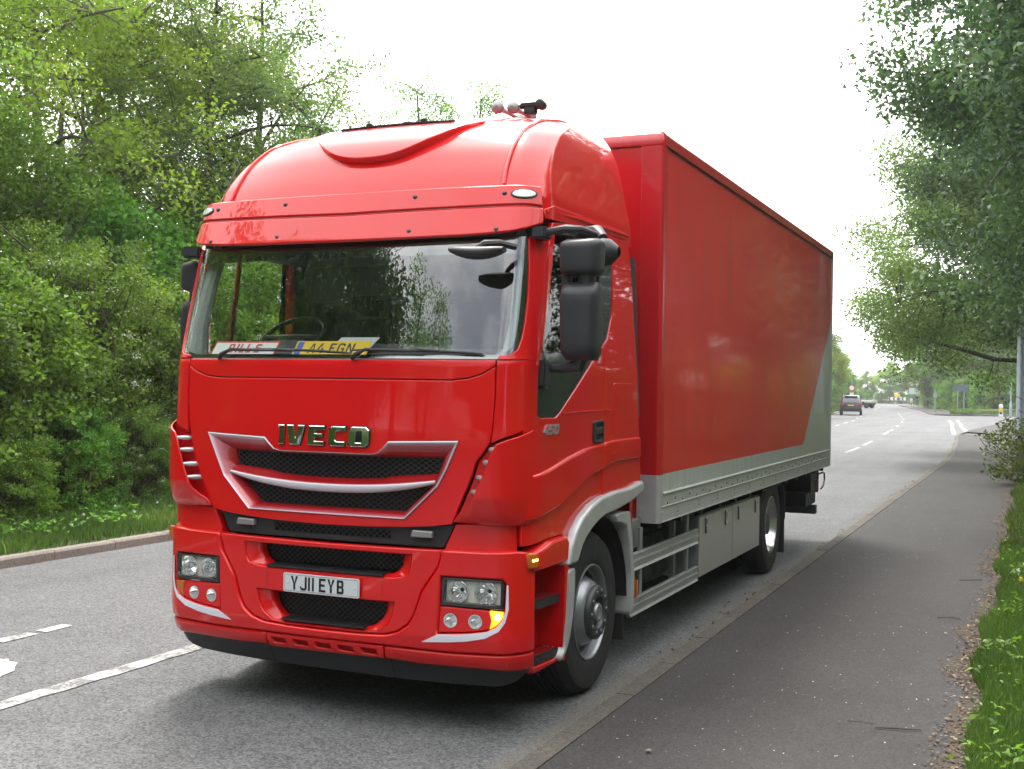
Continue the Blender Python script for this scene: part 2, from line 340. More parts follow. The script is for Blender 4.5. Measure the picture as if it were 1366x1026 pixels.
def panel(name, poly, surf, mt, parent, off=0., depth=.02, bevel=.005, holes=(), res=.04, rc=0., offf=None, MBo=None, smooth=True, asp=1.):
    def prep(P, ccw, r):
        P = [tuple(p) for p in P]
        if r: P = rnd_corners(P, r)
        if (area(P) > 0) != ccw: P = P[::-1]
        return dense(P, res)
    loops = [prep(poly, True, rc)]+[prep(h, False, 0) for h in holes]
    ins = [inset(L, bevel) if bevel > 0 else L for L in loops]
    ofn = offf if offf else (lambda u, v: 0.)
    pts = []; edges = []
    for L in ins:
        n0 = len(pts); pts += L; edges += [(n0+i, n0+(i+1) % len(L)) for i in range(len(L))]
    A = np.array(ins[0]); g = res
    xs = np.arange(A[:, 0].min()+g*.5, A[:, 0].max(), g); ysg = np.arange(A[:, 1].min()+g*.5*asp, A[:, 1].max(), g*asp)
    GX, GY = [q.ravel() for q in np.meshgrid(xs, ysg)]
    if len(GX):
        ok = inside(ins[0], GX, GY)
        for h in ins[1:]: ok &= ~inside(h, GX, GY)
        GX, GY = GX[ok], GY[ok]
        if len(GX):
            ok = np.ones(len(GX), bool)
            for L in ins: ok &= dist_poly(L, GX, GY) > g*.38
            pts += list(zip(GX[ok], GY[ok]))
    r_ = geometry.delaunay_2d_cdt([Vector((float(a), float(b))) for a, b in pts], edges, [], 0, 1e-7)
    ov, of = r_[0], r_[2]
    T = np.array([(sum(ov[i].x for i in f)/3, sum(ov[i].y for i in f)/3) for f in of])
    ok = inside(ins[0], T[:, 0], T[:, 1])
    for h in ins[1:]: ok &= ~inside(h, T[:, 0], T[:, 1])
    V = [surf(v.x, v.y, off+ofn(v.x, v.y)) for v in ov]; F = []
    # orientation: outward normal away from the surface
    u0, v0 = T[ok][0]; p0 = np.array(surf(u0, v0, off)); p1 = np.array(surf(u0, v0, off+.01)); nout = p1-p0
    for f, k in zip(of, ok):
        if k: F.append(tuple(f))
    nf = len(F)
    tot = 0.
    for f in F[:60]:
        a, b, c = (np.array(V[i]) for i in f); tot += np.cross(b-a, c-a)@nout
    flip = tot < 0
    # exact surface normals for the face, outward normals for the edge
    e_ = 1e-3; N = []; fo = lambda u, v: np.array(surf(u, v, off+ofn(u, v)))
    for v in ov:
        du = fo(v.x+e_, v.y)-fo(v.x-e_, v.y); dv = fo(v.x, v.y+e_)-fo(v.x, v.y-e_); k_ = np.cross(du, dv); k_ /= np.linalg.norm(k_)+1e-15
        pn = np.array(surf(v.x, v.y, off+.01))-np.array(surf(v.x, v.y, off)); N.append(k_ if k_@pn > 0 else -k_)
    # orientation: outward normal away from the surface
    idx = {}
    src = r_[3]
    for i, s_ in enumerate(src):
        for q in s_: idx[q] = i
    n0 = 0
    for L, I in zip(loops, ins):
        n = len(L)
        top = [idx[n0+i] for i in range(n)]; n0 += n
        Z = [np.array(surf(p[0], p[1], off)) for p in L]; outw = []
        for i in range(n):
            t_ = Z[(i+1) % n]-Z[i-1]; t_ /= np.linalg.norm(t_)+1e-12; o2 = np.cross(t_, N[top[i]]); o2 *= 1 if o2@(Z[i]-np.array(V[top[i]])) >= -1e-9 or bevel <= 0 else -1; outw.append(o2)
        r1 = [len(V)+i for i in range(n)]
        if bevel > 0:
            V += [surf(p[0], p[1], off+ofn(*p)-bevel) for p in L]; N += [N[t]*.35+o2 for t, o2 in zip(top, outw)]
        else: V += [V[i] for i in top]; N += outw
        r2_ = [len(V)+i for i in range(n)]; V += [surf(p[0], p[1], off-depth) for p in L]; N += outw
        for i in range(n):
            j = (i+1) % n
            if bevel > 0: F.append((top[j], top[i], r1[i], r1[j]))
            F.append((r1[j], r1[i], r2_[i], r2_[j]))
    if flip: F = [f[::-1] for f in F[:nf]]+F[nf:]
    # the loop direction decides the wall winding; align it with the outward normals
    W = F[nf:]; q = 0.
    for f in W[:40]:
        a, b, c = (np.array(V[i]) for i in f[:3]); q += np.cross(b-a, c-a)@N[f[2]]
    if q < 0: F = F[:nf]+[f[::-1] for f in W]
    if MBo is not None: MBo.add(V, F); return None
    o = mk(name, V, F, mt, parent, smooth)
    if smooth and len(o.data.vertices) == len(N): o.data.normals_split_custom_set_from_vertices([tuple(float(x_) for x_ in q_/(np.linalg.norm(q_)+1e-12)) for q_ in N])
    return o
def mir(P): return [(-a, b) for a, b in P]
def sym(P): return P+[(-a, b) for a, b in P[::-1]]
def loft(name, loops, mt, parent, closed=True, fade=None, cap=False, smooth=True, sharp=40, MBo=None):
    V = []; F = []; n = len(loops[0])
    for L in loops: V += [tuple(p) for p in L]
    for k in range(len(loops)-1):
        for i in range(n if closed else n-1):
            j = (i+1) % n; F.append((k*n+i, k*n+j, (k+1)*n+j, (k+1)*n+i))
    if cap: F.append(tuple(range(n))[::-1]); F.append(tuple((len(loops)-1)*n+i for i in range(n)))
    if MBo is not None: MBo.add(V, F); return None
    o = mk(name, V, F, mt, parent, smooth, sharp)
    if fade is not None:
        at = o.data.attributes.new('fade', 'FLOAT', 'POINT'); at.data.foreach_set('value', np.repeat(np.array(fade, np.float32), n))
    return o
def matched(O, I, res=.03):
    "densify two matching corner lists together"
    o, i_ = [], []
    for k in range(len(O)):
        a, b = np.array(O[k], float), np.array(O[(k+1) % len(O)], float); c_, d = np.array(I[k], float), np.array(I[(k+1) % len(I)], float)
        n = max(1, int(math.ceil(np.linalg.norm(b-a)/res)))
        for q in range(n): o.append(a+(b-a)*q/n); i_.append(c_+(d-c_)*q/n)
    return o, i_
def text_obj(name, s, surfpt, mt, parent, h, w_=None, extrude=.001, bold=0., shear=0., spacing=1., MBo=None):
    "surfpt(u, v, off): text plane -> space; text box centred on 0,0 with height h"
    cu = bpy.data.curves.new('tmp', 'FONT'); cu.body = s; cu.size = 1; cu.extrude = .5; cu.offset = bold; cu.shear = shear; cu.space_character = spacing
    cu.align_x = 'CENTER'; cu.resolution_u = 4
    to = bpy.data.objects.new('tmp', cu); C.objects.link(to)
    me = bpy.data.meshes.new_from_object(to); C.objects.unlink(to); bpy.data.objects.remove(to)
    P = np.array([v.co[:] for v in me.vertices]); F = [tuple(p.vertices) for p in me.polygons]
    bpy.data.meshes.remove(me)
    mn, mxx = P.min(0), P.max(0); sc_y = h/(mxx[1]-mn[1]); sc_x = sc_y if w_ is None else w_/(mxx[0]-mn[0])
    V = [surfpt((p[0]-(mn[0]+mxx[0])/2)*sc_x, (p[1]-(mn[1]+mxx[1])/2)*sc_y, (p[2]+.5)*extrude) for p in P]
    if MBo is not None: MBo.add(V, F); return None
    return mk(name, V, F, mt, parent, False)

# ================================================================== THE LORRY
truck = thing('box_truck', 'large glossy red box lorry standing beside the kerb', 'lorry')
RED = M['red']
# ---- front: hood panel with grille opening
Ogr = [(-.868, 1.643), (-.425, 1.628), (-.385, 1.588), (-.355, 1.562), (-.315, 1.552), (.315, 1.552), (.355, 1.562), (.385, 1.588), (.425, 1.628), (.855, 1.643), (.79, 1.49), (.735, 1.385), (.535, 1.193), (-.535, 1.193), (-.735, 1.385), (-.79, 1.49)]
Igr = [(-.705, 1.538), (-.425, 1.534), (-.385, 1.532), (-.355, 1.530), (-.315, 1.529), (.315, 1.529), (.355, 1.530), (.385, 1.532), (.425, 1.534), (.735, 1.540), (.705, 1.455), (.665, 1.378), (.50, 1.228), (-.50, 1.228), (-.655, 1.378), (-.69, 1.455)]
hood = [(-1.052, 2.052), (-.99, 2.015), (-.90, 1.988), (-.80, 1.978), (.80, 1.978), (.90, 1.990), (.98, 2.015), (1.052, 2.056), (1.056, 1.89), (1.048, 1.73), (1.036, 1.64), (1.0, 1.585), (.958, 1.535), (.925, 1.43), (.865, 1.29), (.820, 1.178),
        (.70, 1.160), (.535, 1.147), (.3, 1.136), (0, 1.131), (-.3, 1.136), (-.535, 1.147), (-.70, 1.160), (-.820, 1.178), (-.865, 1.27), (-.925, 1.36), (-.985, 1.48), (-1.015, 1.60), (-1.034, 1.70), (-1.050, 1.85)]
hd = panel('hood_panel', hood, cab, RED, truck, 0, .03, .006, [Ogr])
panel('cowl_panel', [(-1.052, 2.060), (-.99, 2.021), (-.90, 1.994), (-.80, 1.984), (.80, 1.984), (.90, 1.996), (.98, 2.021), (1.052, 2.063), (1.052, 2.094), (.6, 2.094), (0, 2.094), (-.6, 2.094), (-1.052, 2.094)], cab, RED, truck, 0, .03, .005)
# grille surround: outer lip to sunken inner edge
o_, i_ = matched(Ogr, Igr, .02)
lps = []; fd = []
for t, d, f in ((0, -.004, 0), (0, .006, 0), (.06, .009, 0), (.13, .004, .2), (.3, -.008, .42), (.6, -.03, .7), (.85, -.055, .9), (1, -.075, 1), (1, -.10, 1)):
    lps.append([cab(*(a+(b-a)*t), d) for a, b in zip(o_, i_)]); fd.append(f)
gs = loft('grille_surround', lps, M['air'], truck, True, fd)
# grille bar
bar = []; fd = []
S_ = np.linspace(-.70, .71, 49)
prof = [(-.5, -.05, 0), (-.5, -.012, 0), (-.35, .004, 0), (-.1, .010, 0), (.12, .008, .1), (.25, .0, .4), (.3, -.006, .75), (.75, -.03, 1), (1, -.045, 1), (1, -.06, 1)]
for h, d, f in prof:
    L = []
    for s_ in S_:
        e = abs(s_-.005)/.70; cz = 1.352+.058*e**2.2; th = .070*(1-.55*e**3); tp = .030 + .026/(1+math.exp(-(abs(s_)-.40)*60))*(1-e*.9)
        zq = cz+(h*th if h < .26 else th*.26+(h-.26)/.74*tp)
        L.append(cab(s_, zq, d-.025))
    bar.append(L); fd.append(f)
loft('grille_bar', bar, M['air'], gs, False, fd, sharp=60)
def wire_mesh(name, poly, surf, parent, off, pitch=.025, w_=.0017, ang=32, mt='plastic', back=.05):
    mb = MB(); P = np.array(poly); cx, cy = P.mean(0); rad = np.hypot(*(P-[cx, cy]).T).max()
    for sg in (1, -1):
        a = R(ang)*sg; d = np.array([math.cos(a), math.sin(a)]); nn = np.array([-d[1], d[0]])
        for k in np.arange(-rad, rad, pitch):
            ts = np.arange(-rad, rad, .01); X = cx+nn[0]*k+d[0]*ts; Y = cy+nn[1]*k+d[1]*ts; ok = inside(poly, X, Y)
            i = 0
            while i < len(ts):
                if ok[i]:
                    j = i
                    while j+1 < len(ts) and ok[j+1]: j += 1
                    if j-i > 1:
                        m_ = max(1, (j-i)//10); ids = np.linspace(i, j, m_+1).astype(int); V = []; F = []
                        for q, ii in enumerate(ids):
                            for (wn_, dd) in ((-1, 0), (1, 0), (1, -.004), (-1, -.004)):
                                V.append(surf(X[ii]+nn[0]*w_*wn_, Y[ii]+nn[1]*w_*wn_, off+dd+(.0012 if sg > 0 else 0)))
                        for q in range(len(ids)-1):
                            for e in range(4): F.append((q*4+e, q*4+(e+1) % 4, q*4+4+(e+1) % 4, q*4+4+e))
                        mb.add(V, F)
                    i = j+1
                else: i += 1
    o = mb.build(name, M[mt], parent, False, None)
    panel('grille_back', poly, surf, M['void'], o, off-back, .01, 0, res=.15, smooth=False)
    return o
M['mesh'] = mat('mesh_plastic', (.06, .055, .06), .4)
wire_mesh('grille_mesh', [(-.72, 1.56), (.75, 1.56), (.72, 1.455), (.68, 1.37), (.51, 1.215), (-.51, 1.215), (-.67, 1.37), (-.70, 1.455)], cab, gs, -.085, mt='mesh')
# maker's letters
def glyph(polys, cx, w_, h, z0, name='letter'):
    mb = MB()
    for outer, holes in polys:
        f = lambda P: [(cx+p[0]*w_+p[1]*h*.06, z0+p[1]*h) for p in P]
        panel('', f(outer), cab, None, None, .016, .016, .004, [f(q) for q in holes], res=.02, MBo=mb)
    return mb
I_ = [([(-.2, -.5), (.3, -.5), (.3, .5), (-.3, .5), (-.3, .38), (-.2, .38)], [])]
V_ = [([(-.5, .5), (-.12, .5), (.03, -.18), (.12, .5), (.5, .5), (.3, -.45), (.22, -.5), (-.25, -.5), (-.33, -.45)], [])]
E_ = [([(-.45, -.5), (.48, -.5), (.48, -.27), (-.08, -.27), (-.08, -.1), (.38, -.1), (.38, .12), (-.08, .12), (-.08, .28), (.48, .28), (.48, .5), (-.45, .5), (-.5, .42), (-.5, -.42)], [])]
C_g = [([(-.32, -.5), (.46, -.5), (.46, -.26), (-.02, -.26), (-.1, -.18), (-.1, .18), (-.02, .26), (.46, .26), (.46, .5), (-.32, .5), (-.5, .34), (-.5, -.34)], [])]
O_ = [([(-.34, -.5), (.34, -.5), (.5, -.34), (.5, .34), (.34, .5), (-.34, .5), (-.5, .34), (-.5, -.34)], [[(-.13, -.28), (.13, -.28), (.15, -.2), (.15, .2), (.13, .28), (-.13, .28), (-.15, .2), (-.15, -.2)]])]
z0 = 1.647
for g_, cx, w_ in ((I_, -.297, .075), (V_, -.195, .125), (E_, -.05, .115), (C_g, .092, .118), (O_, .235, .135)):
    l_ = glyph(g_, cx, w_, .115, z0).build('badge_letter', M['chrome'], hd, True, 30)
    # dark keyline behind the letter
    f = lambda P: [(cx+p[0]*w_*1.1+p[1]*.007, z0+p[1]*.125) for p in P]
    panel('keyline', f(g_[0][0]), cab, M['gloss_black'], l_, .004, .004, 0, [], res=.05, smooth=False)

# ---- lower black band
band = [(-.775, 1.158), (-.72, 1.045), (-.6, 1.040), (.6, 1.040), (.76, 1.040), (.825, 1.172), (.4, 1.15), (-.4, 1.15)]
slot = [(-.366, 1.118), (-.37, 1.070), (.43, 1.070), (.426, 1.119)]
bd = panel('band_panel', band, cab, M['plastic'], truck, -.035, .02, .004, [slot])
wire_mesh('band_mesh', [(-.38, 1.13), (-.38, 1.06), (.44, 1.06), (.44, 1.13)], cab, bd, -.045, ang=38, mt='mesh')
for x in (-.567, .636):
    lb = panel('band_lamp', [(x-.068, 1.094), (x+.068, 1.094), (x+.068, 1.131), (x-.058, 1.133)], cab, M['alu_dull'], bd, .0, .04, .006, res=.02, rc=.008)
    panel('lamp_slit', [(x-.045, 1.088), (x+.045, 1.088), (x+.045, 1.0925), (x-.045, 1.0925)], cab, M['void'], lb, -.01, .02, 0, res=.03)
# ---- corner fillers under the wings
for sg in (-1, 1):
    P = [(.832, 1.176), (1.0, 1.178), (1.2, 1.186), (1.215, 1.186), (1.22, 1.03), (.99, 1.02), (.765, 1.03)]
    if sg < 0: P = mir(P)
    panel('corner_filler', P, cab, RED, truck, -.03, .05, .006)
# ---- bumper
OFB = .012
seam = [(.742, .930), (.645, .790), (.600, .66), (.565, .600), (.50, .552), (.42, .528), (.25, .520), (0, .517)]
sdx = .003
outer = [(.765, 1.034), (1.0, 1.036), (1.2, 1.045), (1.305, 1.03), (1.335, 1.0), (1.335, .480), (1.12, .473), (.82, .464), (.41, .468), (0, .466)]
bp_ = outer+mir(outer)[::-1][1:]+[(-a, b) for a, b in seam[:-1]]+seam[::-1]
hole = [(.765, .885), (1.118, .886), (1.138, .868), (1.138, .72), (1.122, .665), (1.09, .628), (1.04, .602), (.95, .585), (.745, .565), (.758, .72)]
bmp = panel('bumper', bp_, cab, RED, truck, OFB, .09, .016, [hole, mir(hole)], res=.035)
ctr_t = [(.762, 1.030), (.4, 1.026), (0, 1.023)]
sm_ = [(a-.006, b+.004) for a, b in seam]
ctr = ctr_t+mir(ctr_t)[::-1][1:]+[(-a, b) for a, b in sm_[:-1]]+sm_[::-1]
Ou = [(.575, .992), (.565, .91), (.545, .875), (.47, .858), (.40, .855), (-.38, .855), (-.45, .858), (-.535, .875), (-.56, .91), (-.57, .992)]
Iu = [(.510, .985), (.500, .925), (.480, .895), (.440, .874), (.40, .868), (-.38, .868), (-.41, .874), (-.445, .895), (-.465, .925), (-.475, .985)]
Ol = [(.47, .716), (.455, .64), (.43, .59), (.36, .548), (.28, .540), (-.27, .540), (-.35, .548), (-.42, .59), (-.45, .64), (-.47, .716)]
Il = [(.410, .706), (.400, .65), (.375, .61), (.33, .574), (.29, .560), (-.28, .560), (-.31, .574), (-.35, .61), (-.372, .65), (-.385, .706)]
bc = panel('bumper_centre', ctr, cab, RED, truck, -.004, .07, .010, [Ou, Ol], res=.035)
for O__, I__, zb, xr in ((Ou, Iu, .868, .40), (Ol, Il, .560, .285)):
    a_, b_ = matched(O__, I__, .02); lps = []
    for t, d in ((0, -.012), (.04, -.020), (.35, -.028), (.75, -.04), (.94, -.05), (1, -.058), (1, -.10)): lps.append([cab(*(p+(q-p)*t), d) for p, q in zip(a_, b_)])
    rc_ = loft('intake_surround', lps, RED, bc, True)
    wire_mesh('intake_mesh', [(a*1.0, b+(.01 if b > .7 else 0)) for a, b in I__], cab, rc_, -.115, ang=40, mt='mesh', back=.03)
    mb = MB(); mb.add([cab(x, z, d) for x in np.linspace(-xr, xr, 21) for z, d in ((zb-.008, -.11), (zb-.008, .0), (zb+.001, .0), (zb+.004, -.11))], [(i*4+e, i*4+(e+1) % 4, i*4+4+(e+1) % 4, i*4+4+e) for i in range(20) for e in range(4)])
    for x in np.arange(-xr+.01, xr-.005, .0145):
        for k in range(5):
            c0 = cab(x, zb+.003, -.012-.02*k); mb.box((c0[0]-.003, c0[1]-.004, c0[2]-.002), (c0[0]+.003, c0[1]+.004, c0[2]+.003))
    mb.build('tread_plate', M['plastic'], rc_, False, None)
# lower lip and valance
lip = [(1.335, .474), (1.12, .467), (.82, .458), (.41, .462), (.405, .385), (.62, .374), (1.03, .376), (1.2, .372), (1.335, .372)]
for sg in (-1, 1): panel('bumper_lip', lip if sg > 0 else mir(lip), cab, RED, bmp, .008, .08, .014)
lipc = [(.402, .462), (-.402, .462), (-.402, .375), (.402, .385)]
slots = [[(x-.05, .405), (x+.055, .402), (x+.045, .437), (x-.055, .44)] for x in (-.31, -.155, 0, .155, .31)]
lc = panel('bumper_lip', lipc, cab, RED, bmp, .004, .05, .006, slots, res=.03)
panel('slot_backing', [(-.39, .45), (.39, .45), (.39, .39), (-.39, .39)], cab, M['red_deep'], lc, -.03, .01, 0)
val = [(1.325, .385), (1.20, .30), (1.10, .272), (.80, .262), (.46, .262), (0, .264), (-.46, .264), (-.80, .268), (-1.02, .275), (-1.10, .292), (-1.2, .33), (-1.3, .385)]
panel('valance', val, cab, M['plastic'], truck, -.012, .03, .004)
for x in (-.41, .44): 
    mb = MB(); mb.add([cab(x-.0025, .27, -.0095), cab(x+.0025, .27, -.0095), cab(x+.0025, .38, -.0095), cab(x-.0025, .38, -.0095)], [(0, 1, 2, 3)]); mb.build('valance_seam', M['void'], truck, False, None)
for x in (-.395, .395):
    mb = MB(); mb.add([cab(x-.0015, .7, -.0025), cab(x+.0015, .7, -.0025), cab(x+.0015, .86, -.0025), cab(x-.0015, .86, -.0025)], [(0, 1, 2, 3)]); mb.build('plate_panel_seam', M['red_deep'], bc, False, None)

# ---- headlamp clusters
for sg in (-1, 1):
    mf = (lambda P: P) if sg > 0 else mir
    sf = cab
    hl = panel('headlight', mf([(.768, .882), (1.116, .882), (1.133, .866), (1.130, .722), (.763, .727)]), sf, M['gloss_black'], truck, OFB-.010, .05, .004, [mf([(.79, .868), (1.105, .868), (1.112, .86), (1.110, .745), (.785, .75)])])
    panel('reflector_bowl', mf([(.785, .875), (1.118, .875), (1.12, .738), (.78, .742)]), sf, mat('lamp_bezel', (.72, .70, .62), .45, metal=.2, var=.05) if sg < 0 else bpy.data.materials['lamp_bezel'], hl, OFB-.034, .01, 0, [[(sg*u_+rr_*math.cos(a_)*sg, .806+rr_*math.sin(a_)) for a_ in np.linspace(0, 2*math.pi, 32, endpoint=False)] for u_, rr_ in ((.858, .058), (1.022, .062))], res=.03)
    panel('cover_glass', mf([(.785, .872), (1.112, .872), (1.115, .742), (.783, .746)]), sf, M['headglass'] if 'headglass' in M else M.setdefault('headglass', glass('headlamp_cover', (.95, .96, .96), 0, 1.45)), hl, OFB-.014, .002, 0)
    for u, z, r_ in ((.858, .806, .060), (1.022, .806, .064)):
        c0 = Vector(cab(sg*u, z, OFB-.05)); c1 = Vector(cab(sg*u, z, OFB)); ax = (c1-c0).normalized()
        q = ax.to_track_quat('Z', 'Y').to_matrix().to_4x4(); T_ = Matrix.Translation(c0) @ q
        mb = MB(); mb.lathe([(-.045, .012), (-.04, r_*.45), (-.022, r_*.75), (.005, r_*.93), (.026, r_), (.031, r_*1.02), (.030, r_*1.06), (.0, r_*1.07)], (0, 0, 0), 'z', 40)
        # facets in the bowl
        rf_ = np.random.default_rng(int(u*100)); V = []
        for v in mb.V:
            rr_ = math.hypot(v[0], v[1]); q_ = rf_.uniform(-.004, .004) if .02 < rr_ < r_*.9 and v[2] < .01 else 0
            V.append(tuple(T_ @ Vector((v[0], v[1], v[2]+q_))))
        bw = mk('lamp_ring', V, mb.F, M['bowl'], hl, True, 12)
        mb = MB(); mb.lathe([(.0, .0), (.0, .011), (-.02, .013), (-.042, .013)], (0, 0, 0), 'z', 16, sg=-1)
        mk('bulb', [tuple(T_ @ Vector((v[0], v[1], v[2]-.01))) for v in mb.V], mb.F, M['chrome'], bw)
    fp = panel('fog_lamp_panel', mf([(.760, .720), (1.045, .714), (1.055, .68), (1.075, .640), (1.04, .607), (.95, .590), (.748, .571)]), sf, RED, truck, OFB-.012, .03, .006, [[(sg*(u)+r_*math.cos(a)*sg, z+r_*math.sin(a)) for a in np.linspace(0, 2*math.pi, 24, endpoint=False)] for u, z, r_ in ((.822, .645, .040), (.968, .648, .038))], res=.02)
    for u, z in ((.822, .645), (.968, .648)):
        c0 = Vector(cab(sg*u, z, OFB-.055)); c1 = Vector(cab(sg*u, z, OFB)); T_ = Matrix.Translation(c0) @ (c1-c0).normalized().to_track_quat('Z', 'Y').to_matrix().to_4x4()
        mb = MB(); mb.lathe([(.0, .0), (.0, .008), (-.02+.02, .016), (.015, .028), (.038, .034), (.044, .035), (.044, .040), (.0, .041)], (0, 0, 0), 'z', 28)
        mk('fog_light', [tuple(T_ @ Vector(v)) for v in mb.V], mb.F, M['bowl'], fp, True, 30)
    on = sg > 0
    ip = panel('indicator', mf([(1.050, .712), (1.130, .708), (1.128, .685), (1.110, .655), (1.088, .634), (1.052, .612), (1.062, .66)]), sf, M['amber_on'] if on else M['amber_off'], truck, OFB-.008, .03, .004, res=.02)
    if on: ip['label'] = 'lit orange turn signal'
    if on:
        c0 = Vector(cab(1.098, .682, OFB-.004)); mb = MB(); mb.lathe([(.0, .0), (.004, .012), (0, .02), (-.004, .021)], (0, 0, 0), 'z', 16)
        T_ = Matrix.Translation(c0) @ (Vector(cab(1.098, .682, .1))-c0).normalized().to_track_quat('Z', 'Y').to_matrix().to_4x4()
        mk('bulb', [tuple(T_ @ Vector(v)) for v in mb.V], mb.F, M['amber_hot'], ip)
    panel('decal_swoosh', mf([(.650, .512), (.752, .565), (.87, .572), (.952, .583), (1.04, .600), (1.09, .626), (1.122, .663), (1.139, .72), (1.143, .86), (1.152, .86), (1.155, .73), (1.138, .655), (1.105, .605), (1.03, .562), (.92, .538), (.819, .525)]), sf, M['swoosh'], bmp, OFB+.002, .002, 0, res=.025)
    # side repeater lamp at the bumper's corner
    rp = panel('side_indicator', mf([(1.255, 1.035), (1.315, 1.028), (1.325, 1.0), (1.322, .945), (1.262, .945), (1.252, .99)]), sf, M['amber_off'], truck, OFB+.03, .04, .012, res=.02)
    if on:
        panel('bulb', mf([(1.268, .998), (1.308, 1.0), (1.306, .988), (1.27, .985)]), sf, M['amber_hot'], rp, OFB+.032, .002, 0, res=.02)
# ---- number plate
def plate(name, ctr_, w_, h, mt, parent, nrm=(0, -1, 0), upv=(0, 0, 1), th=.004):
    n_ = Vector(nrm).normalized(); u_ = Vector(upv); r_ = u_.cross(-n_).normalized() if False else n_.cross(u_).normalized()*-1; u_ = (-r_).cross(n_).normalized()*1.0
    u_ = n_.cross(r_).normalized(); 
    if u_.dot(Vector(upv)) < 0: u_ = -u_
    c0 = Vector(ctr_)
    sp = lambda u, v, off=0: tuple(c0+r_*u+u_*v+n_*off)
    o = panel(name, rnd_corners([(-w_/2, -h/2), (w_/2, -h/2), (w_/2, h/2), (-w_/2, h/2)], .012), sp, mt, parent, th, th, .0015, res=.2)
    return o, sp
np_, sp = plate('number_plate', (0, -.012, .7795), .52, .111, M['plate_white'], truck)
mb = MB(); sp3 = lambda u, v, off=0: sp(u, v, .004+off)
for a in (-1, 1):
    mb.add([sp(-.25, a*.0465-.0009, .0046), sp(.25, a*.0465-.0009, .0046), sp(.25, a*.0465+.0009, .0046), sp(-.25, a*.0465+.0009, .0046)], [(0, 1, 2, 3)])
    mb.add([sp(a*.251-.0009, -.045, .0046), sp(a*.251+.0009, -.045, .0046), sp(a*.251+.0009, .045, .0046), sp(a*.251-.0009, .045, .0046)], [(0, 1, 2, 3)])
mb.build('plate_border', M['ink'], np_, False, None)
